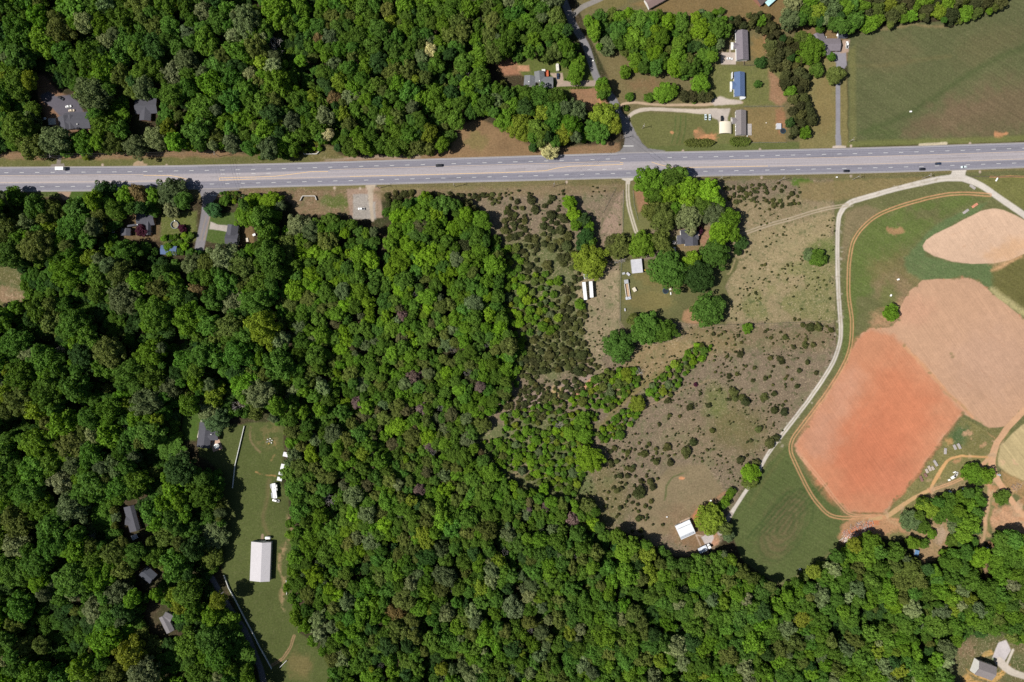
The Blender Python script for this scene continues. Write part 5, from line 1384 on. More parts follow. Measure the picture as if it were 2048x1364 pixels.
# pallets and crates by the dirt roads
def pallet_stack(px, py, ang, L, label, mat, h=1.0, rows=2):
    root = empty('pallet_stack', W(px, py), math.radians(ang)); tag(root, label, 'pallet stack', 'stacked pallets and crates by the dirt road')
    for q in range(rows):
        m = MB()
        for i in range(6):
            m.box(-L / 2 + L / 6 * (i + .5), 0, h * q / rows + .12, L / 7.4, 1.9, .1)
        for yy in (-.8, 0, .8): m.box(0, yy, h * q / rows, L, .12, .117)
        m.box(0, 0, h * q / rows + .225, L * .9, 1.6, h / rows - .25)
        m.build('pallet', mat, root)
P_grey = surf('grey_pallet_wood', (.34, .31, .30), .9, .25, 1.5); P_pale = surf('pale_pallet_wood', (.40, .34, .29), .9, .25, 1.5); P_rust = surf('rusty_iron', (.20, .11, .09), .8, .4, 1)
for (x, y, an, L, lab, mt) in ((1890, 902, 86, 5.0, 'grey pallet stack upright between field and dirt road, below the green patch', P_grey), (1909, 894, -64, 4.2, 'left one of the two grey pallet stacks nearest the green patch', P_grey), (1917.5, 892, -62, 4.8, 'right one of the two grey pallet stacks nearest the green patch', P_grey),
        (1870.5, 926, -58, 5.4, 'longest grey pallet stack at the field corner', P_grey), (1858.5, 936.5, -64, 4.6, 'taller of the two pale pallet stacks side by side', P_pale), (1865, 936, -58, 3.2, 'shorter of the two pale pallet stacks side by side', P_pale), (1853, 941.5, -66, 3.6, 'pale pallet stack left of the side by side pair', P_pale),
        (1842, 957, -66, 5.0, 'dark rusty crate stack lowest in the row', P_rust), (1850.5, 950, -50, 3.4, 'dark rusty crate stack right of the lowest one', P_rust), (1931, 423, 35, 5.2, 'grey pallet stack in the green swath above the pale field', P_grey), (1949, 411, 35, 5.2, 'orange and grey crate stack next to the pale field', surf('orange_crate', (.50, .22, .14), .8, .35, 1.2)), (1944.5, 374, -35, 5.2, 'grey pallet stack beside the right gravel branch', P_grey)):
    pallet_stack(x, y, an, L, lab, mt)
for (x, y, lx, ly, an, lab) in ((1904.5, 954.5, 2.6, 2.0, 30, 'white crate with dark centre above the twin rutted track'), (1897.5, 959.5, 1.6, 1.2, 20, 'smallest white crate above the twin rutted track'), (1908, 944, 2.0, .8, 25, 'thin pale plank bundle above the twin rutted track'), (1928, 978, 3.0, 1.6, -10, 'white trough at the shaded wood edge'), (1899.5, 983, 2.2, 1.2, -40, 'pale blue trough at the shaded wood edge'), (1968, 964, 1.4, 1.0, 0, 'white box below the double crowned tree'), (1997, 949.5, 2.2, .9, -10, 'pale blue board lying at the dirt fork'), (1974, 1096, 1.0, 1.8, 10, 'pale blue barrel box on the woodland track'), (510, 1, 0, 0, 0, '')):
    if lab and lx: box_thing('storage_box', lab, 'box', x, y, lx, ly, .8, an, M_trim if 'blue' not in lab else surf('pale_blue_plastic', (.45, .52, .62), .5, .1, 1))
box_thing('storage_box', 'green lidded bin on the paved pad of the lower right house', 'box', 1988, 1319, 2.6, 2.0, 1.2, -25, surf('green_bin', (.16, .22, .12), .6, .1, 1), lid=M_black)
box_thing('storage_box', 'white box beside the dark house at the short concrete drive', 'box', 509, 470, 2.2, 1.6, 1.2, 20, M_trim)
box_thing('storage_box', 'pale box at the patio of the dark house with concrete drive', 'box', 495, 480, 1.6, 3.0, .7, 10, M_wallc)
# brush and log heap
r_ = np.random.default_rng(11)
for (cx, cy, rx_, ry_, n, lab, mt) in ((1716, 1056, 34, 10, 90, 'heap of grey logs and brush on the red clay clearing', surf('dead_wood', (.34, .29, .27), .9, .3, 1)), (1700, 1074, 22, 6, 50, 'pale splintered timber heap at the red clay edge', surf('pale_dead_wood', (.56, .48, .44), .9, .3, 1)), (1734, 1062, 16, 7, 40, 'small grey brush heap right of the log heap', surf('dead_wood', (.34, .29, .27), .9, .3, 1)), (2030, 975, 14, 8, 30, 'brush heap beside the stubble field', surf('brown_brush', (.30, .22, .16), .9, .3, 1))):
    m = MB()
    for i in range(n):
        t = r_.uniform(0, 2 * math.pi); q = math.sqrt(r_.uniform(0, 1))
        p = W(cx + rx_ * q * math.cos(t) * .9, cy + ry_ * q * math.sin(t) - (rx_ * q * math.cos(t)) * .35)
        a_ = r_.uniform(0, math.pi); L = r_.uniform(1.5, 5); z = r_.uniform(.2, 1.4) * (1.1 - q)
        dv = Vector((math.cos(a_), math.sin(a_), r_.uniform(-.12, .12))) * L / 2
        pp = Vector((p.x, p.y, z + .15)); m.cyl(pp - dv, pp + dv, r_.uniform(.08, .22), r_.uniform(.04, .12), 5)
    o = m.build('log_pile', mt); tag(o, lab, 'log pile')
# ---------------------------------------------------------------- trees
def leaf_material(name, trans=.3):
    m, nt, b = new_mat(name)
    at = nt.nodes.new('ShaderNodeAttribute'); at.attribute_type = 'INSTANCER'; at.attribute_name = 'tint'
    lv = nt.nodes.new('ShaderNodeAttribute'); lv.attribute_name = 'leafvar'
    sc = nt.nodes.new('ShaderNodeVectorMath'); sc.operation = 'SCALE'
    nt.links.new(at.outputs['Color'], sc.inputs[0]); nt.links.new(lv.outputs['Fac'], sc.inputs['Scale'])
    d = nt.nodes.new('ShaderNodeBsdfDiffuse'); t = nt.nodes.new('ShaderNodeBsdfTranslucent'); mx = nt.nodes.new('ShaderNodeMixShader')
    hs = nt.nodes.new('ShaderNodeHueSaturation'); hs.inputs['Hue'].default_value = .49; hs.inputs['Saturation'].default_value = 1.15; hs.inputs['Value'].default_value = 1.1
    nt.links.new(sc.outputs[0], d.inputs['Color']); nt.links.new(sc.outputs[0], hs.inputs['Color']); nt.links.new(hs.outputs[0], t.inputs['Color'])
    mx.inputs[0].default_value = .38
    nt.links.new(d.outputs[0], mx.inputs[1]); nt.links.new(t.outputs[0], mx.inputs[2])
    out = nt.nodes.get('Material Output'); nt.links.new(mx.outputs[0], out.inputs['Surface'])
    return m
M_leaf = leaf_material('foliage')
M_bark = surf('bark', (.11, .085, .065), .9, .25, 1.5)
M_barebark = surf('pale_bark', (.36, .33, .31), .9, .25, 1.5)

def crown_mesh(name, seed, nblob, nleaf, leaf, br=(.24, .36), hz=.8, low=-.25, spread=.72, cone=0.0):
    """crown of leaf clumps: many small leaf-spray faces on the outsides of overlapping boughs; radius about 1"""
    r = np.random.default_rng(seed)
    B = []; R = []
    ga = math.pi * (3 - math.sqrt(5))
    for i in range(nblob):
        z = 1 - (1 - low) * (i + .5) / nblob
        rad = math.sqrt(max(0, 1 - z * z)); t = i * ga + r.normal(0, .25)
        d = np.array([rad * math.cos(t), rad * math.sin(t), z])
        q = spread * (1 + r.normal(0, .10))
        p = d * q
        if cone: p[:2] *= 1 - cone * max(0, z)
        p[2] *= hz
        p += r.normal(0, .08, 3)
        B.append(p); R.append(r.uniform(*br))
    for i in range(max(2, nblob // 6)):
        B.append(np.array([r.normal(0, .2), r.normal(0, .2), r.uniform(0, .35) * hz])); R.append(.45)
    B = np.array(B); R = np.array(R)
    w = R ** 2; w /= w.sum()
    n2 = int(nleaf * 2.2)
    bi = r.choice(len(B), n2, p=w)
    d = r.normal(0, 1, (n2, 3)); d[:, 2] += .25; d /= np.linalg.norm(d, axis=1)[:, None]
    # finer lobes on each bough
    lob = np.sin(d[:, 0] * 7 + bi) * np.sin(d[:, 1] * 7 + bi * 1.7) * .10
    rr = R[bi] * (r.uniform(.82, 1.04, n2) + lob)
    P = B[bi] + d * rr[:, None] * np.array([1, 1, .85])
    # drop what lies inside another bough
    keep = np.ones(n2, bool)
    for k in range(len(B)):
        ins = (np.linalg.norm(P - B[k], axis=1) < R[k] * .72) & (bi != k)
        keep &= ~ins
    P, d, bi = P[keep][:nleaf], d[keep][:nleaf], bi[keep][:nleaf]
    ni = int(len(P) * .22); di = r.normal(0, 1, (ni, 3)); di[:, 2] = np.abs(di[:, 2]) - .3; di /= np.linalg.norm(di, axis=1)[:, None]
    P = np.concatenate([P, di * np.array([.58, .58, .5 * hz])]); d = np.concatenate([d, di]); bi = np.concatenate([bi, np.zeros(ni, int)])
    isc = np.ones(len(P)); isc[-ni:] = 2.2
    n = len(P)
    nrm = d + r.normal(0, .45, (n, 3)) + np.array([0, 0, .35]); nrm /= np.linalg.norm(nrm, axis=1)[:, None]
    ax = np.cross(nrm, r.normal(0, 1, (n, 3))); ax /= np.linalg.norm(ax, axis=1)[:, None]
    bx = np.cross(nrm, ax)
    s = (leaf * r.uniform(.6, 1.35, n) * isc)[:, None]
    c4 = np.stack([P + ax * s, P + bx * s * .7, P - ax * s, P - bx * s * .7], 1)
    c4[:, 1] += nrm * s * .25; c4[:, 3] -= nrm * s * .2
    me = np_mesh(name, c4.reshape(-1, 3), np.arange(n * 4).reshape(-1, 4), [M_leaf])
    lv = (r.uniform(.72, 1.28, n) * (1 + (r.random(len(B)) - .5)[bi] * .35)).astype(np.float32)
    a = me.attributes.new('leafvar', 'FLOAT', 'POINT'); a.data.foreach_set('value', np.repeat(lv, 4))
    return me

def trunk_mesh(name, seed, limbs=5, mat=None, bare=False):
    """unit trunk: height 1 to the crown's heart, tapered, with limbs"""
    r = np.random.default_rng(seed); m = MB()
    bend = Vector((r.normal(0, .03), r.normal(0, .03), 0))
    m.cyl((0, 0, 0), bend * .5 + Vector((0, 0, .5)), .035, .026, 8); m.cyl(bend * .5 + Vector((0, 0, .5)), bend + Vector((0, 0, 1)), .026, .014, 8)
    for i in range(limbs):
        t = 2 * math.pi * i / limbs + r.normal(0, .3); z = r.uniform(.55, .85)
        a = bend * z + Vector((0, 0, z)); L = r.uniform(.18, .32)
        m.cyl(a, a + Vector((math.cos(t) * L, math.sin(t) * L, L * .9)), .014, .006, 6)
    me = bpy.data.meshes.new(name); me.from_pydata(m.v, [], m.f); me.materials.append(mat or M_bark); me.update()
    return me

def bare_mesh(name, seed, depth=5):
    r = np.random.default_rng(seed); m = MB()
    def grow(p, d, L, rad, k):
        q = p + d * L; m.cyl(p, q, rad, rad * .62, 5, caps=False)
        if k == 0: return
        for i in range(3 if k > 1 else 4):
            v = Vector(r.normal(0, 1, 3)); nd = (d * 1.0 + v * .48 + Vector((0, 0, .12))).normalized(); grow(q, nd, L * r.uniform(.62, .82), rad * .58, k - 1)
    grow(Vector((0, 0, 0)), Vector((0, 0, 1)), .55, .05, 1)
    for i in range(5):
        t = 2 * math.pi * i / 5; grow(Vector((0, 0, .5)), Vector((math.cos(t), math.sin(t), .8)).normalized(), .38, .03, 4)
    me = bpy.data.meshes.new(name); me.from_pydata(m.v, [], m.f); me.materials.append(M_barebark); me.update()
    return me

CR = [crown_mesh('crown_foliage', 20 + i, 34 + 4 * i, 3200, .070, br=(.18, .30), spread=.74, hz=[.85, .7, .95, .8, .9, .75][i], low=[-.3, -.1, -.35, -.2, -.3, -.15][i]) for i in range(6)]
BIG = [crown_mesh('crown_foliage', 50 + i, 60 + 8 * i, 6500, .052, br=(.15, .24), hz=.75, low=-.2, spread=.8) for i in range(3)]
PIN = [crown_mesh('crown_foliage', 70 + i, 26, 1700, .080, br=(.16, .28), hz=1.1, low=-.4, cone=.45) for i in range(2)]
JUN = [crown_mesh('bush_foliage', 80 + i, 12, 520, .14, br=(.32, .5), hz=.9, low=-.1, spread=.6, cone=.25) for i in range(4)]
TR = [trunk_mesh('trunk', 90 + i) for i in range(3)]
BARE = [bare_mesh('bare_branches', 95 + i) for i in range(2)]
for me in CR + BIG + PIN + JUN + TR: me.use_fake_user = False

TINT_SEEN = {  # how each kind of foliage looks in full sun
    'deep green': (80, 120, 44), 'dark green': (62, 94, 42), 'mid green': (84, 120, 40), 'fresh green': (94, 134, 38), 'bright green': (108, 148, 36),
    'yellow green': (116, 142, 44), 'olive green': (96, 116, 50), 'pale green': (124, 144, 86), 'grey green': (98, 120, 70), 'blue green': (72, 114, 58),
    'cream flowering': (186, 192, 126), 'brownish green': (94, 100, 58), 'bronze': (124, 118, 68), 'dark juniper': (72, 82, 44), 'olive juniper': (88, 98, 50), 'purple leaved': (78, 46, 54), 'twiggy grey': (112, 102, 84)}
TINT = {k_: tuple(s2l(v_) * .80 * np.array([1.44, 1.24, 1.62])) for k_, v_ in TINT_SEEN.items()}
KT = 1.0
def tint(key, r, jit=.10):
    c = np.array(TINT[key]) * KT * (1 + r.normal(0, jit)); c = c * (1 + r.normal(0, .04, 3)); return [float(max(.005, v)) for v in c]

# landmarks that labels lean on
LM = [('white barn', 523, 1124), ('travel trailer', 551, 980), ('house with the patio tent', 412, 872), ('purple leaved tree', 281, 460), ('short concrete drive house', 466, 464), ('small car park', 130, 210),
      ('red decked house', 1082, 158), ('blue roofed home', 1480, 167), ('taupe mobile home', 1482, 245), ('purple grey roofed house', 1485, 90), ('upper right meadow', 1870, 150), ('long straight drive', 1676, 215),
      ('farmhouse', 1384, 478), ('tin roofed shed', 1274, 532), ('two box trailers', 1175, 580), ('farm lawn trampoline', 1330, 582), ('skewed white home', 1372, 1062), ('ringed meadow', 1570, 1050), ('lower right house', 1975, 1338),
      ('red clay log heap', 1716, 1056), ('dirt road fork', 1988, 935), ('gravel plot', 725, 415), ('side road junction', 1262, 290), ('white box truck', 122, 338), ('small grey cottage', 332, 1250), ('long dark house', 262, 1040),
      ('brown lawn wedge', 960, 285), ('gravel road bend', 1682, 640), ('pale ploughed field', 1950, 475), ('orange ploughed field', 1760, 880), ('straw strip', 1200, 640), ('bare pinkish gully', 1160, 775), ('green pasture hollow', 1475, 850),
      ('left edge clearing', 20, 565), ('lone round tree', 1417, 621), ('deep green tree pair', 1305, 657), ('lowest farm oak', 1238, 692), ('hollow edge tree', 1180, 918), ('twin crowned track tree', 1502, 953), ('rutted track junction', 1690, 408), ('scrub belt crossing', 1235, 815), ('pole above the bushes', 1558, 362), ('small field tree', 1783, 626), ('red shrub', 1391, 769), ('clipped highway hedge', 1397, 286), ('shaded upper left house', 290, 212), ('white fenced lane', 490, 1262), ('grassy mower arcs', 1340, 980)]
PLACED = {}
def where(px, py):
    best = min(LM, key=lambda l: (l[1] - px) ** 2 + (l[2] - py) ** 2)
    dx, dy = px - best[1], py - best[2]; dist = math.hypot(dx, dy) * S
    ang = math.degrees(math.atan2(-dy, dx)) % 360
    dirs = ['right of', 'upper right of', 'above', 'upper left of', 'left of', 'lower left of', 'below', 'lower right of']
    return dirs[int((ang + 22.5) // 45) % 8], best[0], max(2, int(round(dist)))
def label_tree(kind, key, px, py, rad):
    size = 'small' if rad < 4.5 else ('medium' if rad < 7 else ('large' if rad < 10.5 else 'huge'))
    dr, lm, dist = where(px, py)
    if abs(px) > 3000: return kind
    L = '%s %s %s %d m %s the %s' % (size, key, kind, dist, dr, lm)
    return L

TREES = []   # (x, y, r, h) of everything planted, world metres
LOWZ = [(440, 960, 34, 15), (440, 1020, 34, 15), (430, 1080, 34, 14), (430, 1140, 34, 14), (470, 1290, 34, 14), (450, 1240, 30, 14), (72, 214, 46, 11), (560, 418, 22, 12), (362, 872, 46, 8), (214, 1045, 46, 9), (286, 1250, 46, 8), (244, 216, 34, 12), (215, 450, 22, 11), (268, 1150, 0, 10)]
def tone(px, py):
    i = min(NY - 1, max(0, int((py - GY0) / GST))); j = min(NX - 1, max(0, int((px - GX0) / GST)))
    return .72 + .56 * float(N_mid[i, j])
def cap_h(px, py, h):
    for (a, b_, r_, hm) in LOWZ:
        if (px - a) ** 2 + (py - b_) ** 2 < r_ * r_: h = min(h, hm)
    return h
def plant(px, py, rpx, key, h=None, mesh=None, name='broadleaf_tree', kind='tree', cat='tree', group='broadleaf trees of the woods and yards', rzf=None, label=None, trunk=True, zfrac=.62):
    """px, py: middle of the crown as the photo shows it; rpx: crown radius in photo pixels"""
    r = rng
    rad = rpx * S
    if h is None: h = 7 + rad * 1.15
    h = cap_h(px, py, h)
    tall = h > 15
    rz = rzf * rad if rzf else min(rad * (1.2 if tall else 1.0), h * .55)
    rad = rad * (CAMZ - h * .7) / CAMZ
    p = W(px, py, h - rz * .75)
    root = empty(name, (p.x, p.y, 0), float(r.uniform(0, 6.28)))
    tag(root, label or label_tree(kind, key, px, py, rad), cat, group)
    me = mesh if mesh is not None else (BIG[int(r.integers(3))] if rad > 8.5 else CR[int(r.integers(6))])
    o = bpy.data.objects.new('crown', me); COL.objects.link(o); o.parent = root
    o.location = (0, 0, h - rz); sx_ = float(r.uniform(.90, 1.14)); o.scale = (rad * sx_, rad * (2.03 - sx_), rz)
    o['tint'] = [v * (tone(px, py) if tall else 1.0) for v in tint(key, r)]
    if trunk:
        t = bpy.data.objects.new('trunk', TR[int(r.integers(3))]); COL.objects.link(t); t.parent = root
        hh = h - rz * .6; t.scale = (hh * .85, hh * .85, hh)
    TREES.append((p.x, p.y, rad, h))
    return root

E = []
def T(*a, **k): E.append((a, k))
for a in [(1417, 621, 32, 'deep green', 17), (1292, 656, 31, 'deep green', 16), (1327, 661, 24, 'mid green', 14), (1270, 641, 15, 'olive green', 10), (1238, 692, 30, 'deep green', 15), (1337, 539, 36, 'deep green', 18), (1399, 553, 30, 'dark green', 18),
          (1384, 522, 19, 'bright green', 14), (1431, 505, 28, 'deep green', 16), (1284, 488, 25, 'fresh green', 15), (1322, 480, 21, 'olive green', 14), (1336, 508, 17, 'olive green', 12), (1180, 522, 32, 'yellow green', 15), (1236, 492, 24, 'olive green', 12), (1222, 484, 14, 'brownish green', 10),
          (1300, 362, 30, 'fresh green', 19), (1345, 356, 24, 'mid green', 19), (1376, 378, 26, 'bright green', 19), (1415, 384, 26, 'bright green', 19), (1432, 402, 20, 'fresh green', 17), (1337, 388, 20, 'bright green', 18), (1328, 432, 30, 'olive green', 19), (1305, 420, 20, 'olive green', 16), (1378, 432, 27, 'pale green', 19), (1425, 425, 26, 'grey green', 18),
          (1455, 440, 24, 'fresh green', 18), (1440, 465, 25, 'bright green', 18), (1376, 405, 18, 'bright green', 18), (1403, 412, 20, 'mid green', 18), (1360, 345, 16, 'mid green', 17), (1350, 415, 14, 'fresh green', 17), (1310, 390, 20, 'mid green', 17), (1470, 470, 14, 'fresh green', 14), (1385, 462, 10, 'pale green', 12),
          (1482, 486, 14, 'dark green', 8), (1476, 503, 8, 'dark green', 6), (1140, 404, 14, 'bright green', 11), (1148, 428, 14, 'bright green', 11), (1153, 448, 13, 'fresh green', 10), (1166, 440, 15, 'dark green', 11), (1178, 452, 11, 'fresh green', 10), (1172, 470, 16, 'dark green', 11), (1184, 484, 11, 'mid green', 9), (1165, 490, 14, 'dark green', 10),
          (1206, 175, 15, 'fresh green', 15), (1204, 165, 13, 'fresh green', 15), (1207, 186, 14, 'mid green', 14), (1180, 918, 27, 'bright green', 14), (1783, 626, 17, 'fresh green', 9), (1502, 948, 20, 'bright green', 10), (1500, 962, 17, 'olive green', 9), (1420, 1038, 29, 'yellow green', 15), (1450, 1056, 16, 'olive green', 12), (1458, 1072, 12, 'grey green', 10),
          (1636, 516, 18, 'mid green', 9), (1618, 510, 13, 'grey green', 7), (1623, 98, 27, 'fresh green', 14), (1672, 148, 19, 'olive green', 12), (1634, 139, 14, 'mid green', 10), (1664, 113, 9, 'mid green', 7), (1603, 76, 14, 'olive green', 11), (1641, 58, 9, 'mid green', 8), (1100, 297, 20, 'cream flowering', 12), (1066, 295, 9, 'dark green', 7),
          (1209, 232, 27, 'yellow green', 18), (1196, 262, 24, 'deep green', 17), (1230, 250, 16, 'yellow green', 16), (1150, 222, 22, 'grey green', 17), (1140, 250, 24, 'fresh green', 17), (1128, 268, 20, 'yellow green', 16), (1080, 195, 26, 'deep green', 18), (1112, 195, 20, 'mid green', 17), (1053, 190, 20, 'mid green', 17), (1110, 222, 24, 'deep green', 18), (1082, 225, 16, 'yellow green', 16),
          (1040, 250, 26, 'yellow green', 17), (1010, 235, 24, 'fresh green', 18), (1050, 272, 12, 'yellow green', 13), (1154, 140, 16, 'fresh green', 12), (1149, 155, 14, 'fresh green', 11), (1158, 122, 14, 'fresh green', 13), (1130, 125, 10, 'mid green', 9), (1092, 110, 14, 'olive green', 12), (1259, 193, 9, 'mid green', 5), (1298, 195, 11, 'mid green', 6), (1328, 185, 20, 'fresh green', 9), (1345, 182, 14, 'fresh green', 9),
          (1370, 192, 15, 'dark juniper', 8), (1386, 192, 14, 'dark juniper', 8), (1402, 190, 16, 'dark juniper', 8), (1418, 193, 12, 'dark juniper', 7), (1388, 202, 6, 'fresh green', 4), (1252, 216, 6, 'mid green', 3.5), (1251, 144, 13, 'fresh green', 9), (1215, 92, 18, 'grey green', 11), (1272, 120, 16, 'fresh green', 12), (1523, 124, 13, 'dark green', 7), (1515.5, 167.5, 8, 'deep green', 5),
          (1402, 168, 20, 'fresh green', 11), (1945, 946, 20, 'fresh green', 11), (1972, 952, 18, 'fresh green', 11), (1960, 958, 14, 'mid green', 9), (2006, 996, 16, 'mid green', 8), (1822, 1042, 21, 'grey green', 10), (1846, 1052, 15, 'mid green', 9), (1880, 1034, 14, 'mid green', 9), (1864, 1068, 10, 'fresh green', 6), (1912, 1052, 16, 'grey green', 9), (1848, 1088, 11, 'mid green', 7), (1826, 1086, 15, 'fresh green', 9), (1890, 1108, 12, 'fresh green', 8), (1905, 1082, 13, 'mid green', 8), (1857, 1018, 19, 'yellow green', 12), (1848, 1006, 14, 'mid green', 10), (1900, 1012, 22, 'mid green', 13), (1922, 1000, 18, 'fresh green', 12), (1938, 1012, 18, 'fresh green', 12), (1960, 1005, 14, 'mid green', 11), (1954, 985, 12, 'mid green', 9), (1892, 998, 12, 'mid green', 9),
          (1460, 990, 10, 'fresh green', 6), (1452, 1003, 11, 'fresh green', 7), (1444, 1013, 9, 'mid green', 6), (1465, 982, 8, 'mid green', 5), (1168, 872, 16, 'fresh green', 9), (1165, 840, 17, 'fresh green', 9), (1142, 868, 15, 'fresh green', 9), (1155, 856, 10, 'mid green', 7), (1073, 880, 10, 'fresh green', 6), (1276, 808, 16, 'yellow green', 8), (1240, 870, 10, 'mid green', 6), (1185, 1048, 15, 'bright green', 12),
          (1088, 978, 12, 'bright green', 9), (1495, 657, 11, 'fresh green', 6), (1252, 745, 10, 'yellow green', 7), (1258, 758, 8, 'yellow green', 6), (1160, 609, 11, 'fresh green', 6), (1045, 582, 12, 'bright green', 8), (1055, 600, 10, 'bright green', 7), (1060, 620, 10, 'fresh green', 7), (1116, 562, 10, 'fresh green', 6), (1085, 652, 11, 'fresh green', 7), (1440, 560, 0, '', 0),
          (860, 100, 14, 'cream flowering', 17), (638, 74, 13, 'bronze', 17), (668, 195, 14, 'bronze', 17), (688, 226, 15, 'yellow green', 17), (655, 268, 12, 'cream flowering', 15), (375, 62, 20, 'grey green', 22), (470, 72, 20, 'pale green', 22), (405, 25, 22, 'pale green', 22), (372, 120, 22, 'grey green', 22), (500, 145, 14, 'pale green', 20), (310, 275, 22, 'pale green', 19), (335, 255, 18, 'yellow green', 19),
          (270, 292, 22, 'grey green', 20), (222, 285, 24, 'olive green', 20), (165, 285, 22, 'mid green', 19), (215, 85, 22, 'pale green', 22), (300, 135, 25, 'mid green', 22), (455, 230, 24, 'fresh green', 20), (430, 270, 24, 'olive green', 20), (490, 270, 24, 'mid green', 19), (172, 310, 10, 'yellow green', 6),
          (342, 385, 28, 'grey green', 17), (308, 390, 16, 'fresh green', 14), (275, 385, 18, 'bronze', 16), (250, 395, 22, 'fresh green', 17), (207, 385, 22, 'dark green', 17), (200, 425, 26, 'olive green', 18), (105, 425, 26, 'olive green', 19), (145, 460, 36, 'deep green', 22), (100, 460, 22, 'yellow green', 18), (340, 420, 16, 'pale green', 13), (426, 420, 16, 'blue green', 10), (450, 400, 12, 'mid green', 7),
          (28, 392, 20, 'mid green', 15), (505, 400, 16, 'bright green', 11), (492, 430, 22, 'fresh green', 13), (540, 402, 22, 'bright green', 13), (545, 430, 16, 'fresh green', 13), (180, 520, 22, 'yellow green', 20), (195, 520, 14, 'pale green', 19), (248, 505, 26, 'deep green', 21), (225, 500, 16, 'fresh green', 19), (395, 580, 18, 'bronze', 20), (385, 530, 22, 'grey green', 21), (470, 600, 30, 'pale green', 22), (595, 455, 24, 'pale green', 16), (620, 462, 22, 'grey green', 16),
          (690, 465, 12, 'bright green', 15), (660, 440, 18, 'mid green', 14), (815, 430, 22, 'bright green', 14), (852, 405, 18, 'fresh green', 13), (820, 490, 22, 'bright green', 15), (800, 520, 24, 'bright green', 15), (780, 540, 14, 'bright green', 14), (850, 395, 14, 'bright green', 12), (790, 460, 18, 'fresh green', 14), (930, 490, 18, 'dark juniper', 12), (415, 820, 22, 'pale green', 17), (432, 840, 24, 'grey green', 16), (400, 815, 14, 'pale green', 15),
          (425, 790, 24, 'yellow green', 19), (252, 812, 14, 'yellow green', 19), (340, 770, 24, 'grey green', 21), (270, 960, 26, 'mid green', 22), (30, 1090, 28, 'pale green', 22), (230, 1190, 30, 'grey green', 22), (190, 1220, 24, 'pale green', 20), (330, 1075, 22, 'olive green', 20), (310, 1110, 24, 'mid green', 21), (380, 1060, 22, 'deep green', 20), (360, 1210, 18, 'yellow green', 18), (345, 1190, 16, 'yellow green', 18), (100, 1172, 16, 'pale green', 19),
          (585, 780, 20, 'pale green', 15), (630, 940, 18, 'olive green', 14), (600, 890, 16, 'olive green', 13), (630, 880, 14, 'grey green', 13), (690, 1060, 14, 'bright green', 14), (678, 1075, 12, 'fresh green', 13), (1290, 1110, 22, 'yellow green', 15), (1305, 1150, 18, 'yellow green', 15), (790, 1222, 20, 'bronze', 17), (640, 1265, 20, 'pale green', 17), (1365, 1325, 16, 'pale green', 18), (1060, 1195, 16, 'pale green', 17),
          (1820, 1140, 24, 'olive green', 17), (1800, 1165, 22, 'olive green', 17), (1835, 1160, 20, 'olive green', 17), (1740, 1090, 26, 'fresh green', 16), (1960, 1115, 22, 'bright green', 15), (1700, 1110, 20, 'fresh green', 15), (1790, 1210, 18, 'bright green', 17), (1430, 1230, 24, 'mid green', 18)]:
    if a[2]: T(*a)
for a, k in E:
    jun = 'juniper' in a[3]
    plant(a[0], a[1], a[2], a[3], h=a[4], mesh=(PIN[0] if jun else None), **k)
# plum trees
for (px, py, rp, h, lab) in ((282, 461, 13, 7, 'purple leaved tree filling the courtyard of the U shaped house'), (365, 457, 9, 5, 'small purple leaved tree beside the round pool ring'), (1399, 462, 8, 5, 'dull purple leaved tree behind the farmhouse'), (1391, 769, 4.5, 2.2, 'tiny reddish purple shrub alone on the pasture')):
    plant(px, py, rp, 'purple leaved', h, CR[2], 'plum_tree', label=lab, group='purple leaved plum trees')
# bare trees
for (px, py, rp, h, lab) in ((548, 90, 24, 15, 'pale leafless tree in a dark gap of the upper woods'), (1240, 521, 17, 8, 'leafless pale tree below the olive tree by the tin roofed shed'), (478, 812, 20, 12, 'leafless dark tree above the white board fence'), (1278, 745, 13, 5, 'grey leafless shrub tree beside the scrub belt'), (1118, 850, 12, 5, 'pale grey leafless tree in the green hollow'), (940, 150, 12, 13, 'leafless tree in the dark gap left of the brown yard'), (597, 840, 16, 11, 'leafless tree at the upper right of the barn yard'), (655, 1000, 22, 11, 'wide leafless tree below the yard edge'), (1072, 255, 12, 9, 'leafless grey tree among yellow green crowns by the highway'), (1745, 1310, 16, 14, 'greyish leafless tree in the lower right woods'), (668, 150, 12, 13, 'dark leafless crown in the middle of the upper woods')):
    p = W(px, py, h * .6); root = empty('bare_tree', (p.x, p.y, 0), float(rng.uniform(0, 6))); tag(root, lab, 'tree', 'leafless trees')
    o = bpy.data.objects.new('branches', BARE[int(rng.integers(2))]); COL.objects.link(o); o.parent = root; o.scale = (rp * S * .85, rp * S * .85, h * .62)
    TREES.append((p.x, p.y, rp * S * .6, h))
for (px, py, rp) in ((905, 700, 11), (935, 745, 12), (880, 815, 11), (975, 690, 9), (868, 905, 11), (1010, 1105, 11), (1150, 1110, 12), (700, 520, 9), (830, 590, 9), (742, 905, 10), (1060, 1260, 10), (1500, 1190, 12), (1590, 1235, 10), (1840, 1250, 11), (120, 700, 12), (250, 855, 12), (180, 1075, 12), (905, 1180, 10), (760, 1330, 10), (960, 40, 9)):
    h = float(rng.uniform(12, 16)); p = W(px, py, h * .8); root = empty('bare_tree', (p.x, p.y, 0), float(rng.uniform(0, 6))); dr, lm, dist = where(px, py)
    tag(root, 'thin leafless grey tree %d m %s the %s' % (dist, dr, lm), 'tree', 'leafless trees')
    o = bpy.data.objects.new('branches', BARE[int(rng.integers(2))]); COL.objects.link(o); o.parent = root; o.scale = (rp * S * .8, rp * S * .8, h * .66)
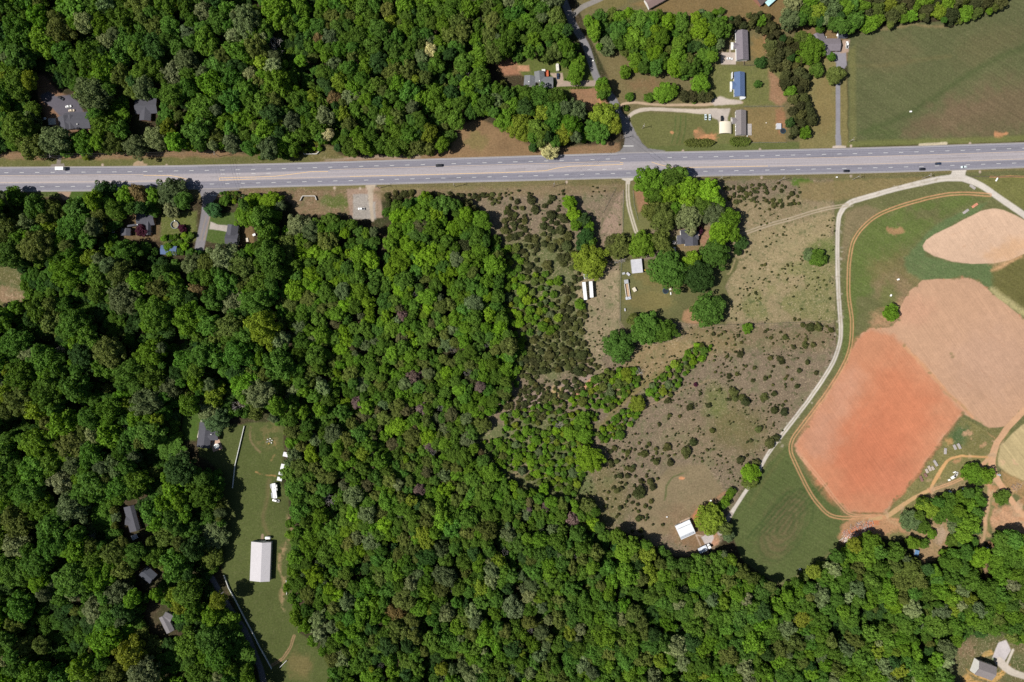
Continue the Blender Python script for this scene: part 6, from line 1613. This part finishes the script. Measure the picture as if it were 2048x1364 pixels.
# hedges
def hedge(px0, px1, py, wy, h, label, key='mid green'):
    a = W(px0, py); b = W(px1, py); c = (a + b) / 2; root = empty('hedge', c); tag(root, label, 'hedge')
    L = (b - a).length; r_ = np.random.default_rng(int(px0)); n = int(L * wy * 26)
    P = np.stack([r_.uniform(-L / 2, L / 2, n), r_.uniform(-1, 1, n) * wy, r_.uniform(.15, 1, n) * h], 1)
    e = np.clip(1 - (np.abs(P[:, 0]) / (L / 2)) ** 6, 0, 1) * (1 + .10 * np.sin(P[:, 0] * 2.3) + .08 * np.sin(P[:, 0] * 5.1))
    P[:, 1] *= e * (1 - .25 * (P[:, 2] / h) ** 3); P[:, 2] *= (1 + .10 * np.sin(P[:, 0] * 2.7 + P[:, 1]))
    q = np.maximum(np.abs(P[:, 1]) / wy, P[:, 2] / h); P = P[q > .5]; n = len(P)
    nr = np.stack([r_.normal(0, .4, n), P[:, 1] / wy * .8 + r_.normal(0, .4, n), np.full(n, .8)], 1); nr /= np.linalg.norm(nr, axis=1)[:, None]
    ax = np.cross(nr, r_.normal(0, 1, (n, 3))); ax /= np.linalg.norm(ax, axis=1)[:, None]; bx = np.cross(nr, ax); s = r_.uniform(.22, .42, n)[:, None]
    c4 = np.stack([P + ax * s, P + bx * s, P - ax * s, P - bx * s], 1)
    me = np_mesh('hedge_foliage', c4.reshape(-1, 3), np.arange(4 * n).reshape(-1, 4), [M_leaf])
    at = me.attributes.new('leafvar', 'FLOAT', 'POINT'); at.data.foreach_set('value', np.repeat(r_.uniform(.7, 1.3, n).astype(np.float32), 4))
    o = bpy.data.objects.new('foliage', me); COL.objects.link(o); o.parent = root; o['tint'] = tint(key, rng, .02)
    m = MB()
    for i in range(max(3, int(L / 2.5))):
        x = -L / 2 + L * (i + .5) / max(3, int(L / 2.5)); m.cyl((x, 0, 0), (x, 0, h * .7), .07, .03, 5)
    m.build('stems', M_bark, root)
hedge(1366, 1428, 286.5, 3.4, 3.2, 'long clipped hedge of dark shrubs along the highway lawn', 'olive green')
hedge(1457, 1499, 284, 3.8, 3.6, 'shorter rounded hedge below the taupe mobile home', 'olive green')
hedge(1113, 1181, 176, 1.1, 1.3, 'low row of clipped round shrubs along the concrete drive', 'olive green')
hedge(1127, 1148, 159.5, .9, 1.2, 'short clipped hedge above the concrete drive', 'mid green')

# ---- woods: masks as the photo shows the canopy
def inpoly(pts, x, y):
    ins = np.zeros(np.shape(x), bool); n = len(pts)
    for i in range(n):
        ax, ay = pts[i]; bx, by = pts[(i + 1) % n]
        if ay != by: ins ^= ((ay > y) != (by > y)) & (x < (bx - ax) * (y - ay) / (by - ay) + ax)
    return ins
WOODS = [
 [(-110, -110), (1112, -110), (1122, 10), (1140, 50), (1158, 95), (1165, 118), (1120, 118), (1035, 118), (980, 112), (975, 140), (1010, 160), (1040, 175), (1060, 180), (1120, 195), (1150, 205), (1180, 240), (1190, 275), (1150, 290), (1075, 292), (1030, 262), (985, 240), (958, 226), (925, 238), (905, 275), (890, 300), (820, 308), (700, 306), (655, 300), (650, 280), (600, 285), (596, 302), (520, 312), (470, 300), (430, 296), (330, 300), (240, 306), (120, 308), (60, 308), (-110, 300)],
 [(1157, 38), (1200, 14), (1260, 16), (1330, 22), (1375, 32), (1400, 18), (1450, 34), (1462, 60), (1440, 95), (1425, 130), (1420, 150), (1395, 158), (1340, 150), (1300, 140), (1262, 145), (1255, 120), (1240, 105), (1215, 110), (1195, 100), (1185, 80), (1170, 70)],
 [(1450, 30), (1530, 18), (1560, 55), (1590, 62), (1602, 110), (1618, 150), (1622, 200), (1632, 240), (1618, 268), (1600, 290), (1575, 286), (1568, 250), (1574, 200), (1555, 158), (1540, 140), (1532, 100), (1530, 70), (1500, 56), (1462, 62)],
 [(1552, 30), (1575, 5), (1600, -60), (1740, -110), (1745, 0), (1738, 45), (1722, 62), (1690, 60), (1665, 55), (1640, 48), (1600, 52), (1570, 50)],
 [(1735, -60), (2045, -110), (2018, 4), (1985, 24), (1955, 36), (1900, 44), (1850, 41), (1800, 48), (1760, 58), (1732, 64)],
 [(-110, 385), (45, 380), (75, 398), (110, 400), (180, 385), (230, 378), (300, 376), (335, 372), (370, 378), (390, 410), (325, 436), (245, 428), (232, 460), (238, 488), (315, 482), (325, 512), (345, 518), (385, 490), (440, 496), (505, 490), (520, 470), (500, 455), (472, 420), (470, 400), (560, 396), (572, 420), (590, 445), (640, 432), (690, 432), (740, 452), (762, 430), (772, 398), (830, 398), (900, 396), (945, 400), (975, 440), (1000, 470), (1008, 540), (1010, 600), (1014, 640), (1030, 700), (1025, 760), (1020, 790), (985, 840), (950, 880), (985, 925), (1040, 970), (1100, 990), (1150, 995), (1190, 1000), (1198, 1010), (1205, 1050), (1240, 1065), (1290, 1080), (1330, 1095), (1350, 1120), (1400, 1120), (1440, 1105), (1460, 1085), (1480, 1130), (1540, 1160), (1570, 1170), (1600, 1150), (1650, 1118), (1690, 1085), (1740, 1072), (1790, 1085), (1812, 1110), (1830, 1120), (1850, 1135), (1875, 1120), (1895, 1095), (1915, 1070), (1905, 1040), (1880, 1030), (1830, 1045), (1830, 1010), (1880, 990), (1950, 975), (1965, 1020), (1958, 1100), (1972, 1160), (1985, 1090), (1990, 1068), (2048, 1066), (2160, 1080), (2160, 1470), (2060, 1470), (2060, 1400), (1925, 1400), (1905, 1350), (1905, 1300), (1930, 1280), (1965, 1272), (1995, 1262), (2025, 1290), (2060, 1285), (2080, 1330), (2060, 1470), (-110, 1470)],
]
HOLES = [
 [(66, 148), (92, 148), (115, 172), (148, 190), (172, 225), (184, 262), (128, 266), (84, 256), (74, 215)],
 [(252, 190), (312, 192), (322, 222), (300, 250), (288, 285), (262, 280)],
 [(-110, 530), (8, 528), (36, 556), (44, 596), (10, 610), (-110, 615)],
 [(318, 430), (398, 410), (400, 480), (430, 492), (380, 498), (352, 515), (318, 512)], [(395, 370), (440, 372), (480, 440), (510, 455), (510, 490), (395, 492)],
 [(366, 830), (395, 822), (400, 845), (440, 850), (480, 835), (540, 838), (565, 850), (575, 905), (560, 960), (572, 985), (572, 1060), (578, 1100), (566, 1180), (575, 1220), (600, 1268), (650, 1320), (650, 1410), (520, 1410), (505, 1310), (470, 1235), (420, 1165), (440, 1130), (448, 1050), (444, 940), (380, 925), (362, 880)],
 [(240, 1005), (262, 1000), (300, 1062), (282, 1090), (255, 1085), (238, 1050)], [(278, 1128), (312, 1128), (322, 1160), (300, 1180), (262, 1185)], [(286, 1215), (322, 1205), (352, 1240), (350, 1280), (290, 1275)],
 [(440, 1175), (452, 1172), (485, 1240), (518, 1325), (525, 1410), (512, 1410), (500, 1320), (470, 1240)],
 [(600, 450), (640, 440), (655, 470), (630, 560), (590, 640), (560, 700), (545, 700), (570, 600)][:0] or [(0, 0), (1, 0), (0, 1)],
]
# dark lanes between stands seen in the photo (shaded tracks)
LANES = [([(572, 420), (562, 470), (556, 560), (545, 640), (535, 720)], 10), ([(765, 440), (762, 500), (758, 570), (752, 640)], 9), ([(365, 500), (372, 560), (362, 640), (355, 720)], 10), ([(480, 40), (490, 110), (470, 140)], 8), ([(1000, 480), (1012, 560), (1020, 620)], 6)]
TH = [  # stands with smaller and duller growth
 ([(640, 640), (800, 600), (1020, 700), (1030, 760), (990, 880), (1200, 1000), (1210, 1060), (1000, 1060), (820, 1000), (640, 760)], 'young'),
 ([(560, 880), (640, 900), (800, 1000), (820, 1100), (700, 1200), (580, 1240), (570, 1000)], 'mixed'),
 ([(760, 395), (1000, 440), (1010, 600), (1020, 700), (760, 640)], 'lush'),
 ([(930, 395), (1000, 440), (1010, 520), (960, 520), (900, 420)], 'juniper'),
 ([(1735, -110), (2060, -110), (2018, 10), (1985, 26), (1800, 52), (1730, 66)], 'edge'),
 ([(1450, 20), (1530, 10), (1570, 55), (1602, 110), (1640, 240), (1600, 295), (1560, 280), (1530, 100), (1460, 62)], 'juniper'),
 ([(600, 400), (760, 440), (760, 640), (640, 640), (560, 620), (575, 420)], 'lush'),
 ([(1157, 10), (1460, 10), (1460, 130), (1300, 160), (1170, 90)], 'lush'),
]
PAL = {'old': (['mid green', 'deep green', 'fresh green', 'olive green', 'grey green', 'pale green', 'yellow green', 'dark green'], [.31, .19, .21, .11, .07, .035, .03, .045]),
       'low': (['mid green', 'deep green', 'dark green', 'olive green'], [.3, .3, .3, .1]),
       'young': (['mid green', 'fresh green', 'olive green', 'brownish green', 'grey green', 'twiggy grey', 'deep green', 'bright green'], [.30, .24, .14, .06, .06, .03, .10, .07]),
       'mixed': (['mid green', 'fresh green', 'olive green', 'grey green', 'deep green', 'bright green', 'brownish green'], [.32, .22, .16, .10, .12, .07, .01]),
       'lush': (['fresh green', 'mid green', 'bright green', 'deep green', 'olive green', 'grey green', 'brownish green'], [.28, .30, .13, .16, .08, .04, .01]),
       'juniper': (['dark juniper', 'olive juniper', 'fresh green', 'dark green'], [.55, .25, .08, .12]),
       'edge': (['dark juniper', 'olive juniper', 'fresh green', 'yellow green', 'olive green'], [.38, .2, .2, .1, .12])}
def stand(x, y):
    for p, k in TH:
        if inpoly(p, np.array([x]), np.array([y]))[0]: return k
    return 'old'
def lane_d(x, y):
    for pts, w in LANES:
        for i in range(len(pts) - 1):
            if math.sqrt(float(seg_dist(x, y, pts[i][0], pts[i][1], pts[i + 1][0], pts[i + 1][1]))) < w: return True
    return False

N_gap = fractal(46, 77, 3)
MXg, MYg = np.meshgrid(np.arange(-140, 2200, 3.0), np.arange(-140, 1510, 3.0))
OKM = np.zeros(MXg.shape, bool)
for w in WOODS: OKM |= inpoly(w, MXg, MYg)
for h_ in HOLES: OKM &= ~inpoly(h_, MXg, MYg)
OKM[MYg < -95] = True
RING = [(math.cos(t), math.sin(t)) for t in np.arange(8) * .785]
# candidate crown middles in photo pixels, big ones first
r2 = np.random.default_rng(21)
cell = 20.0
grid = {}
def gkey(x, y): return (int(x // cell), int(y // cell))
def gput(x, y, r): grid.setdefault(gkey(x, y), []).append((x, y, r))
def gfree(x, y, r, f):
    kx, ky = gkey(x, y)
    for i in range(kx - 3, kx + 4):
        for j in range(ky - 3, ky + 4):
            for (a, b, q) in grid.get((i, j), ()):
                if (a - x) ** 2 + (b - y) ** 2 < ((q + r) * f) ** 2: return False
    return True
for (a, k) in E: gput(a[0], a[1], a[2])
for (px, py, rp) in ((905, 700, 11), (935, 745, 12), (880, 815, 11), (975, 690, 9), (868, 905, 11), (1010, 1105, 11), (1150, 1110, 12), (700, 520, 9), (830, 590, 9), (742, 905, 10), (1060, 1260, 10), (1500, 1190, 12), (1590, 1235, 10), (1840, 1250, 11), (120, 700, 12), (250, 855, 12), (180, 1075, 12), (905, 1180, 10), (760, 1330, 10), (960, 40, 9), (548, 90, 22), (478, 812, 16), (1118, 850, 10), (597, 840, 12), (655, 1000, 18), (940, 150, 8)): gput(px, py, rp * .7)
BX = [(inp[0]) for inp in WOODS]
FILL = []
for (rr, tries, kinds, f) in ((30, 5000, ('old',), .66), (24, 9000, ('old',), .66), (20, 9000, ('old', 'mixed', 'lush'), .66), (16, 26000, ('old', 'mixed', 'lush', 'edge', 'young'), .62), (12, 36000, None, .60), (9, 40000, None, .66), (6.5, 30000, None, .70)):
    xs_ = r2.uniform(-105, 2155, tries); ys_ = r2.uniform(-100, 1465, tries)
    ok = np.zeros(tries, bool)
    for w in WOODS: ok |= inpoly(w, xs_, ys_)
    for h_ in HOLES: ok &= ~inpoly(h_, xs_, ys_)
    for x, y in zip(xs_[ok], ys_[ok]):
        k = stand(x, y)
        if kinds and k not in kinds: continue
        if rr < 8 and k not in ('young', 'juniper', 'edge', 'mixed') and r2.random() < .5: continue
        if k in ('young', 'juniper') and rr > 13 and r2.random() < .92: continue
        if k in ('mixed', 'lush') and rr > 15 and r2.random() < .5: continue
        if k == 'old' and rr <= 9 and r2.random() < .2: continue
        if rr > 18 and x > 600 and r2.random() < .5: continue
        if rr > 22 and x > 560: continue
        if rr > 18 and x > 600 and y > 350 and r2.random() < .6: continue
        if lane_d(x, y): continue
        gp_ = N_gap[min(NY - 1, max(0, int((y - GY0) / GST))), min(NX - 1, max(0, int((x - GX0) / GST)))]
        if k == 'old' and x < 640 and gp_ < (.485 if x < 360 else .44) - (.03 if y < 330 else 0):
            if rr > 12: continue
            k = 'low'
        elif k in ('old', 'mixed', 'lush') and gp_ < .36:
            if rr > 12: continue
            k = 'low'
        q_ = rr * .62
        if not all(OKM[int((y + q_ * s_ + 140) // 3), int((x + q_ * c_ + 140) // 3)] for c_, s_ in RING): continue
        r_ = rr * r2.uniform(.85, 1.12)
        if gfree(x, y, r_, f):
            gput(x, y, r_); FILL.append((x, y, r_, k))
print('fill trees', len(FILL))
for (px_, py_, r_) in ((1168.5, 570, 12), (1168.5, 590, 12), (1181, 570, 10), (1181, 590, 10), (1173, 552, 9), (1200, 620, 20), (1215, 680, 20)): gput(px_, py_, r_)
# small-growth belts and scrub of the pasture: many countable bushes
BELTS = [([(1150, 800), (1195, 745), (1265, 735), (1285, 760), (1250, 800), (1215, 820), (1170, 820)], 60, (4, 11), 'belt'), ([(1290, 785), (1320, 745), (1360, 720), (1390, 690), (1425, 690), (1410, 712), (1370, 750), (1345, 790), (1310, 800)], 52, (3.5, 10), 'belt'),
         ([(1185, 868), (1240, 826), (1270, 800), (1290, 800), (1275, 835), (1240, 872), (1205, 885)], 38, (3, 9), 'belt'), ([(960, 880), (1060, 890), (1150, 895), (1170, 950), (1150, 990), (1060, 960), (1000, 930)], 105, (4, 11), 'belt'),
         ([(1080, 870), (1130, 830), (1150, 830), (1190, 880), (1150, 905), (1100, 895)], 40, (5, 9), 'belt'), ([(600, 285), (650, 280), (655, 300), (600, 302)], 10, (4, 7), 'belt'), ([(520, 300), (590, 296), (596, 312), (520, 318)], 14, (4, 8), 'belt'), ([(1385, 30), (1440, 15), (1455, 50), (1400, 60)], 10, (6, 10), 'belt'), ([(1000, 835), (1080, 805), (1150, 795), (1200, 830), (1150, 890), (1060, 890), (1000, 885)], 56, (3, 11), 'belt'), ([(1002, 480), (1042, 500), (1048, 700), (1034, 770), (990, 830), (1008, 640)], 46, (5, 12), 'belt'), ([(1030, 560), (1100, 540), (1120, 660), (1040, 680)], 30, (5, 10), 'belt'), ([(320, 470), (385, 470), (380, 500), (340, 515)], 14, (5, 9), 'belt'), ([(440, 385), (480, 385), (500, 400), (450, 405)], 12, (3, 6), 'belt')]
JZ = [([(1005, 400), (1060, 388), (1110, 392), (1128, 420), (1140, 460), (1160, 500), (1140, 560), (1130, 600), (1060, 620), (1020, 600), (1010, 500)], 85, (3, 12)), ([(1025, 620), (1120, 600), (1165, 620), (1168, 690), (1200, 735), (1180, 752), (1110, 740), (1060, 770), (1030, 740)], 125, (3.5, 12)),
      ([(1010, 800), (1060, 770), (1150, 760), (1180, 780), (1120, 820), (1060, 850), (1020, 850)], 70, (3.5, 8)), ([(1448, 372), (1560, 365), (1600, 380), (1600, 410), (1540, 420), (1500, 400), (1460, 410)], 60, (2.5, 6.5)),
      ([(1540, 650), (1655, 650), (1650, 700), (1600, 790), (1560, 830), (1520, 790), (1490, 740), (1500, 690)], 36, (2.2, 6)), ([(1205, 900), (1300, 880), (1350, 900), (1320, 960), (1300, 1040), (1220, 1050), (1200, 980)], 66, (1.8, 6.5)), ([(1290, 790), (1460, 750), (1560, 830), (1520, 920), (1450, 950), (1360, 920), (1280, 880)], 40, (1.6, 5)),
      ([(1180, 600), (1160, 540), (1140, 560), (1110, 640), (1165, 660)], 20, (4, 9)), ([(1370, 650), (1500, 655), (1500, 760), (1400, 760)], 26, (2, 4)), ([(1480, 480), (1660, 480), (1660, 640), (1480, 640)], 16, (2, 5)), ([(770, 385), (830, 385), (830, 405), (780, 420)], 12, (5, 9)), ([(830, 385), (1000, 388), (1000, 410), (900, 400)], 22, (3, 6)), ([(1010, 380), (1130, 380), (1130, 392), (1010, 392)], 10, (2, 4)), ([(1205, 950), (1340, 1060), (1290, 1075), (1210, 1050)], 20, (2, 5))]
BUSH = []
for (pg, n, (ra, rb), *kk) in BELTS + JZ:
    x0, x1 = min(p[0] for p in pg), max(p[0] for p in pg); y0, y1 = min(p[1] for p in pg), max(p[1] for p in pg); c_ = 0
    for _ in range(n * 60):
        if c_ >= n: break
        x, y = r2.uniform(x0, x1), r2.uniform(y0, y1)
        if not inpoly(pg, np.array([x]), np.array([y]))[0]: continue
        if not kk and N_gap[int((y - GY0) / GST), int((x - GX0) / GST)] < .49 and r2.random() < .85: continue
        r_ = r2.uniform(ra, rb) if r2.random() < .6 else r2.uniform(ra, (ra + rb) / 2)
        if gfree(x, y, r_, .78):
            gput(x, y, r_); BUSH.append((x, y, r_, 'belt' if kk else 'jun')); c_ += 1
print('bushes', len(BUSH))
# explicit bushes seen singly on the pasture
for (x, y, r_) in ((1467, 783, 9), (1470, 797, 8), (1490, 804, 10), (1483, 795, 7), (1528, 795, 8), (1380, 815, 7), (1417, 811, 6), (1334, 895, 8), (1372, 905, 11), (1340, 925, 8), (1312, 924, 7), (1288, 908, 8), (1278, 984, 13), (1300, 964, 8), (1305, 975, 7), (1240, 952, 6), (1262, 938, 6), (1424, 861, 6), (1548, 820, 8), (1568, 824, 9), (1564, 724, 6), (1562, 718, 5), (1480, 708, 7), (1386, 884, 8), (1334, 802, 7), (1480, 920, 9), (1517, 858, 8), (1632, 746, 5), (1626, 690, 6), (1610, 690, 7), (1540, 885, 11), (1553, 876, 8), (1620, 655, 9), (1636, 655, 9), (1605, 650, 5), (1662, 660, 6), (1512, 926, 9)):
    BUSH.append((x, y, r_, 'jun')); gput(x, y, r_)

# ---- the 300 broadleaf trees that show largest are things of their own, the rest of the canopy is one wood
def visible(x, y, r): return -r < x < 2048 + r and -r < y < 1364 + r
n_single = sum(1 for a, k in E if 'juniper' not in a[3])
FILL.sort(key=lambda t: -t[2] * (1 if visible(t[0], t[1], 0) else .2))
own = []; rest = []
for t in FILL:
    (own if len(own) < 296 - n_single and visible(t[0], t[1], 0) else rest).append(t)
def height_for(x, y, rp, k):
    rad = rp * S
    if k == 'old': h = (17 + rad * .9 + float(rng.normal(0, 2.4))) if x < 560 else (13 + rad * .8 + float(rng.normal(0, 1.3)))
    elif k == 'low': h = 4 + rad * .8
    elif k == 'young': h = 7 + rad * .8 + float(rng.normal(0, 1.5))
    elif k == 'juniper': h = 6 + rad * .8
    elif k == 'edge': h = 7 + rad
    elif k == 'belt': h = 2 + rad * .9
    elif k == 'jun': h = .7 + rad * .95
    else: h = 8.5 + rad + float(rng.normal(0, 1.2))
    return cap_h(x, y, max(h, rad * 1.15))
for (x, y, rp, k) in own:
    keys, ws = PAL[k]; key = keys[int(rng.choice(len(keys), p=np.array(ws) / sum(ws)))]
    if x < 560 and key in ('fresh green', 'mid green') and rng.random() < .4: key = 'deep green'  # western shade painted into the tint: some crowns swapped to a deeper green
    plant(x, y, rp, key, h=height_for(x, y, rp, k), mesh=CR[int(rng.integers(6))] if rp * S < 9 else None)

PROTO = bpy.data.collections.new('wood_crowns')      # source crowns, not part of the scene by themselves
for i, me in enumerate(CR + PIN + JUN):
    o = bpy.data.objects.new('crown_source_%02d' % i, me); PROTO.objects.link(o)
def scatter_mass(name, items, label, cat):
    n = len(items); pos = np.zeros((n, 3)); scl = np.zeros((n, 3)); rot = np.zeros((n, 3)); kd = np.zeros(n, np.int32); tn = np.zeros((n, 4), np.float32)
    for i, (x, y, rp, k) in enumerate(items):
        h = height_for(x, y, rp, k); rad = rp * S * (CAMZ - h * .7) / CAMZ
        jun = k in ('juniper', 'jun') or (k == 'edge' and rng.random() < .6)
        rz = min(rad * (1.3 if k in ('juniper', 'old') else 1.1), h * .58)
        p = W(x, y, h - rz * .75); pos[i] = (p.x, p.y, h - rz); s = rad * rng.uniform(.84, 1.28, 2); scl[i] = (s[0], s[1], rz)
        rot[i, 2] = rng.uniform(0, 6.28)
        kd[i] = int(rng.integers(8, 12)) if k == 'jun' else (int(rng.integers(6, 8)) if jun else int(rng.integers(0, 6)))
        if k == 'jun': key = 'dark juniper' if rng.random() < .55 else 'olive juniper'
        elif k == 'belt': key = ['fresh green', 'mid green', 'bright green', 'yellow green', 'olive green', 'grey green'][int(rng.choice(6, p=[.26, .26, .1, .1, .18, .1]))]
        else:
            keys, ws = PAL[k]; key = keys[int(rng.choice(len(keys), p=np.array(ws) / sum(ws)))]
        if x < 560 and key in ('fresh green', 'mid green') and rng.random() < .4: key = 'deep green'  # same darker swap in the west, standing in for shaded crown sides
        tn[i, :3] = np.array(tint(key, rng)) * (tone(x, y) if k not in ('jun', 'belt') else 1.0); tn[i, 3] = 1
    me = bpy.data.meshes.new(name); me.vertices.add(n); me.vertices.foreach_set('co', pos.astype(np.float32).ravel())
    a = me.attributes.new('scl', 'FLOAT_VECTOR', 'POINT'); a.data.foreach_set('vector', scl.astype(np.float32).ravel())
    a = me.attributes.new('rot', 'FLOAT_VECTOR', 'POINT'); a.data.foreach_set('vector', rot.astype(np.float32).ravel())
    a = me.attributes.new('kd', 'INT', 'POINT'); a.data.foreach_set('value', kd)
    a = me.attributes.new('tint', 'FLOAT_COLOR', 'POINT'); a.data.foreach_set('color', tn.ravel())
    o = bpy.data.objects.new(name, me); COL.objects.link(o)
    ng = bpy.data.node_groups.new(name, 'GeometryNodeTree')
    ng.interface.new_socket('Geometry', in_out='INPUT', socket_type='NodeSocketGeometry'); ng.interface.new_socket('Geometry', in_out='OUTPUT', socket_type='NodeSocketGeometry')
    N = ng.nodes; gi = N.new('NodeGroupInput'); go = N.new('NodeGroupOutput'); ip = N.new('GeometryNodeInstanceOnPoints'); ci = N.new('GeometryNodeCollectionInfo')
    ci.inputs['Collection'].default_value = PROTO; ci.inputs['Separate Children'].default_value = True; ci.inputs['Reset Children'].default_value = True
    m2p = N.new('GeometryNodeMeshToPoints')
    def na(nm, ty):
        q = N.new('GeometryNodeInputNamedAttribute'); q.data_type = ty; q.inputs['Name'].default_value = nm; return q.outputs['Attribute']
    ng.links.new(gi.outputs[0], m2p.inputs['Mesh']); ng.links.new(m2p.outputs[0], ip.inputs['Points']); ng.links.new(ci.outputs[0], ip.inputs['Instance'])
    ip.inputs['Pick Instance'].default_value = True
    ng.links.new(na('kd', 'INT'), ip.inputs['Instance Index']); ng.links.new(na('scl', 'FLOAT_VECTOR'), ip.inputs['Scale'])
    e2r = N.new('FunctionNodeEulerToRotation'); ng.links.new(na('rot', 'FLOAT_VECTOR'), e2r.inputs[0]); ng.links.new(e2r.outputs[0], ip.inputs['Rotation'])
    ng.links.new(ip.outputs[0], go.inputs[0])
    md = o.modifiers.new('scatter', 'NODES'); md.node_group = ng
    tag(o, label, cat, kind='stuff'); return o
scatter_mass('woodland', rest, 'remaining canopy of smaller broadleaf crowns between the big trees', 'woodland')
# bushes: the 300 largest in view singly, the rest one mass of scrub
BUSH.sort(key=lambda t: -t[2])
nb_own = {'jun': 0, 'belt': 0}
brest = []
for (x, y, rp, k) in BUSH:
    lim = 275 if k == 'jun' else 250
    if nb_own[k] < lim:
        nb_own[k] += 1
        rad = rp * S; h = height_for(x, y, rp, k); rz = min(rad * 1.0, h * .55) if k == 'belt' else h * .55
        p = W(x, y, h - rz); dr, lm, dist = where(x, y)
        if k == 'jun':
            key = ['dark juniper', 'olive juniper'][int(rng.random() < .55)]; nm = 'juniper_bush'; me = JUN[int(rng.integers(4))]; gp = 'juniper bushes of the pasture'
            lb = '%s %s bush %d m %s the %s' % ('big' if rp > 8 else ('middling' if rp > 5 else 'small'), 'dark' if key[0] == 'd' else 'olive', dist, dr, lm)
        else:
            key = ['fresh green', 'mid green', 'bright green', 'yellow green', 'olive green', 'grey green'][int(rng.choice(6, p=[.26, .26, .1, .1, .18, .1]))]; nm = 'leafy_shrub'; me = CR[int(rng.integers(6))] if rad > 3 else JUN[int(rng.integers(4))]; gp = 'leafy shrubs of the scrub belts'
            lb = '%s %s shrub %d m %s the %s' % ('tall' if rp > 8 else 'low', key, dist, dr, lm)
        o = bpy.data.objects.new(nm, me); COL.objects.link(o); o.location = (p.x, p.y, max(h - rz, rz * .25)); o.scale = (rad * float(rng.uniform(.9, 1.15)), rad * float(rng.uniform(.9, 1.15)), rz); o.rotation_euler = (0, 0, float(rng.uniform(0, 6.28)))
        o['tint'] = tint(key, rng); tag(o, lb, 'bush', gp)
    else: brest.append((x, y, rp, k))
if brest: scatter_mass('scrub', brest, 'remaining small bushes sprinkled between the larger ones', 'scrub')
# tiny weeds and seedlings scattered on the rough pasture
weeds = []
for _ in range(9000):
    x, y = float(r2.uniform(1000, 1670)), float(r2.uniform(370, 1110)); i, j = int((y - GY0) / GST), int((x - GX0) / GST)
    if LABELS[LAB[i, j]] in ('pasture', 'scrub_land') and N_mid2[i, j] > .5 and r2.random() < .5: weeds.append((x, y, float(r2.uniform(.8, 2.0)), 'jun'))
scatter_mass('undergrowth', weeds, 'low weeds and seedlings sprinkled over the rough pasture', 'undergrowth')
# duplicates in labels: say which of them is larger, or its place in the row
from collections import defaultdict
dd = defaultdict(list)
for o in COL.objects:
    if o.parent is None and o.get('label'): dd[o['label']].append(o)
words = ['leftmost', 'second from left', 'third from left', 'fourth from left', 'fifth from left', 'sixth from left', 'seventh from left', 'eighth from left', 'ninth from left']
ndup = 0
for lab, os_ in dd.items():
    if len(os_) > 1:
        os_.sort(key=lambda o: o.location.x)
        for i, o in enumerate(os_):
            if i < len(words): o['label'] = words[i] + ' ' + lab
            ndup += 1
print('labels made distinct', ndup, 'objects', len(COL.objects))
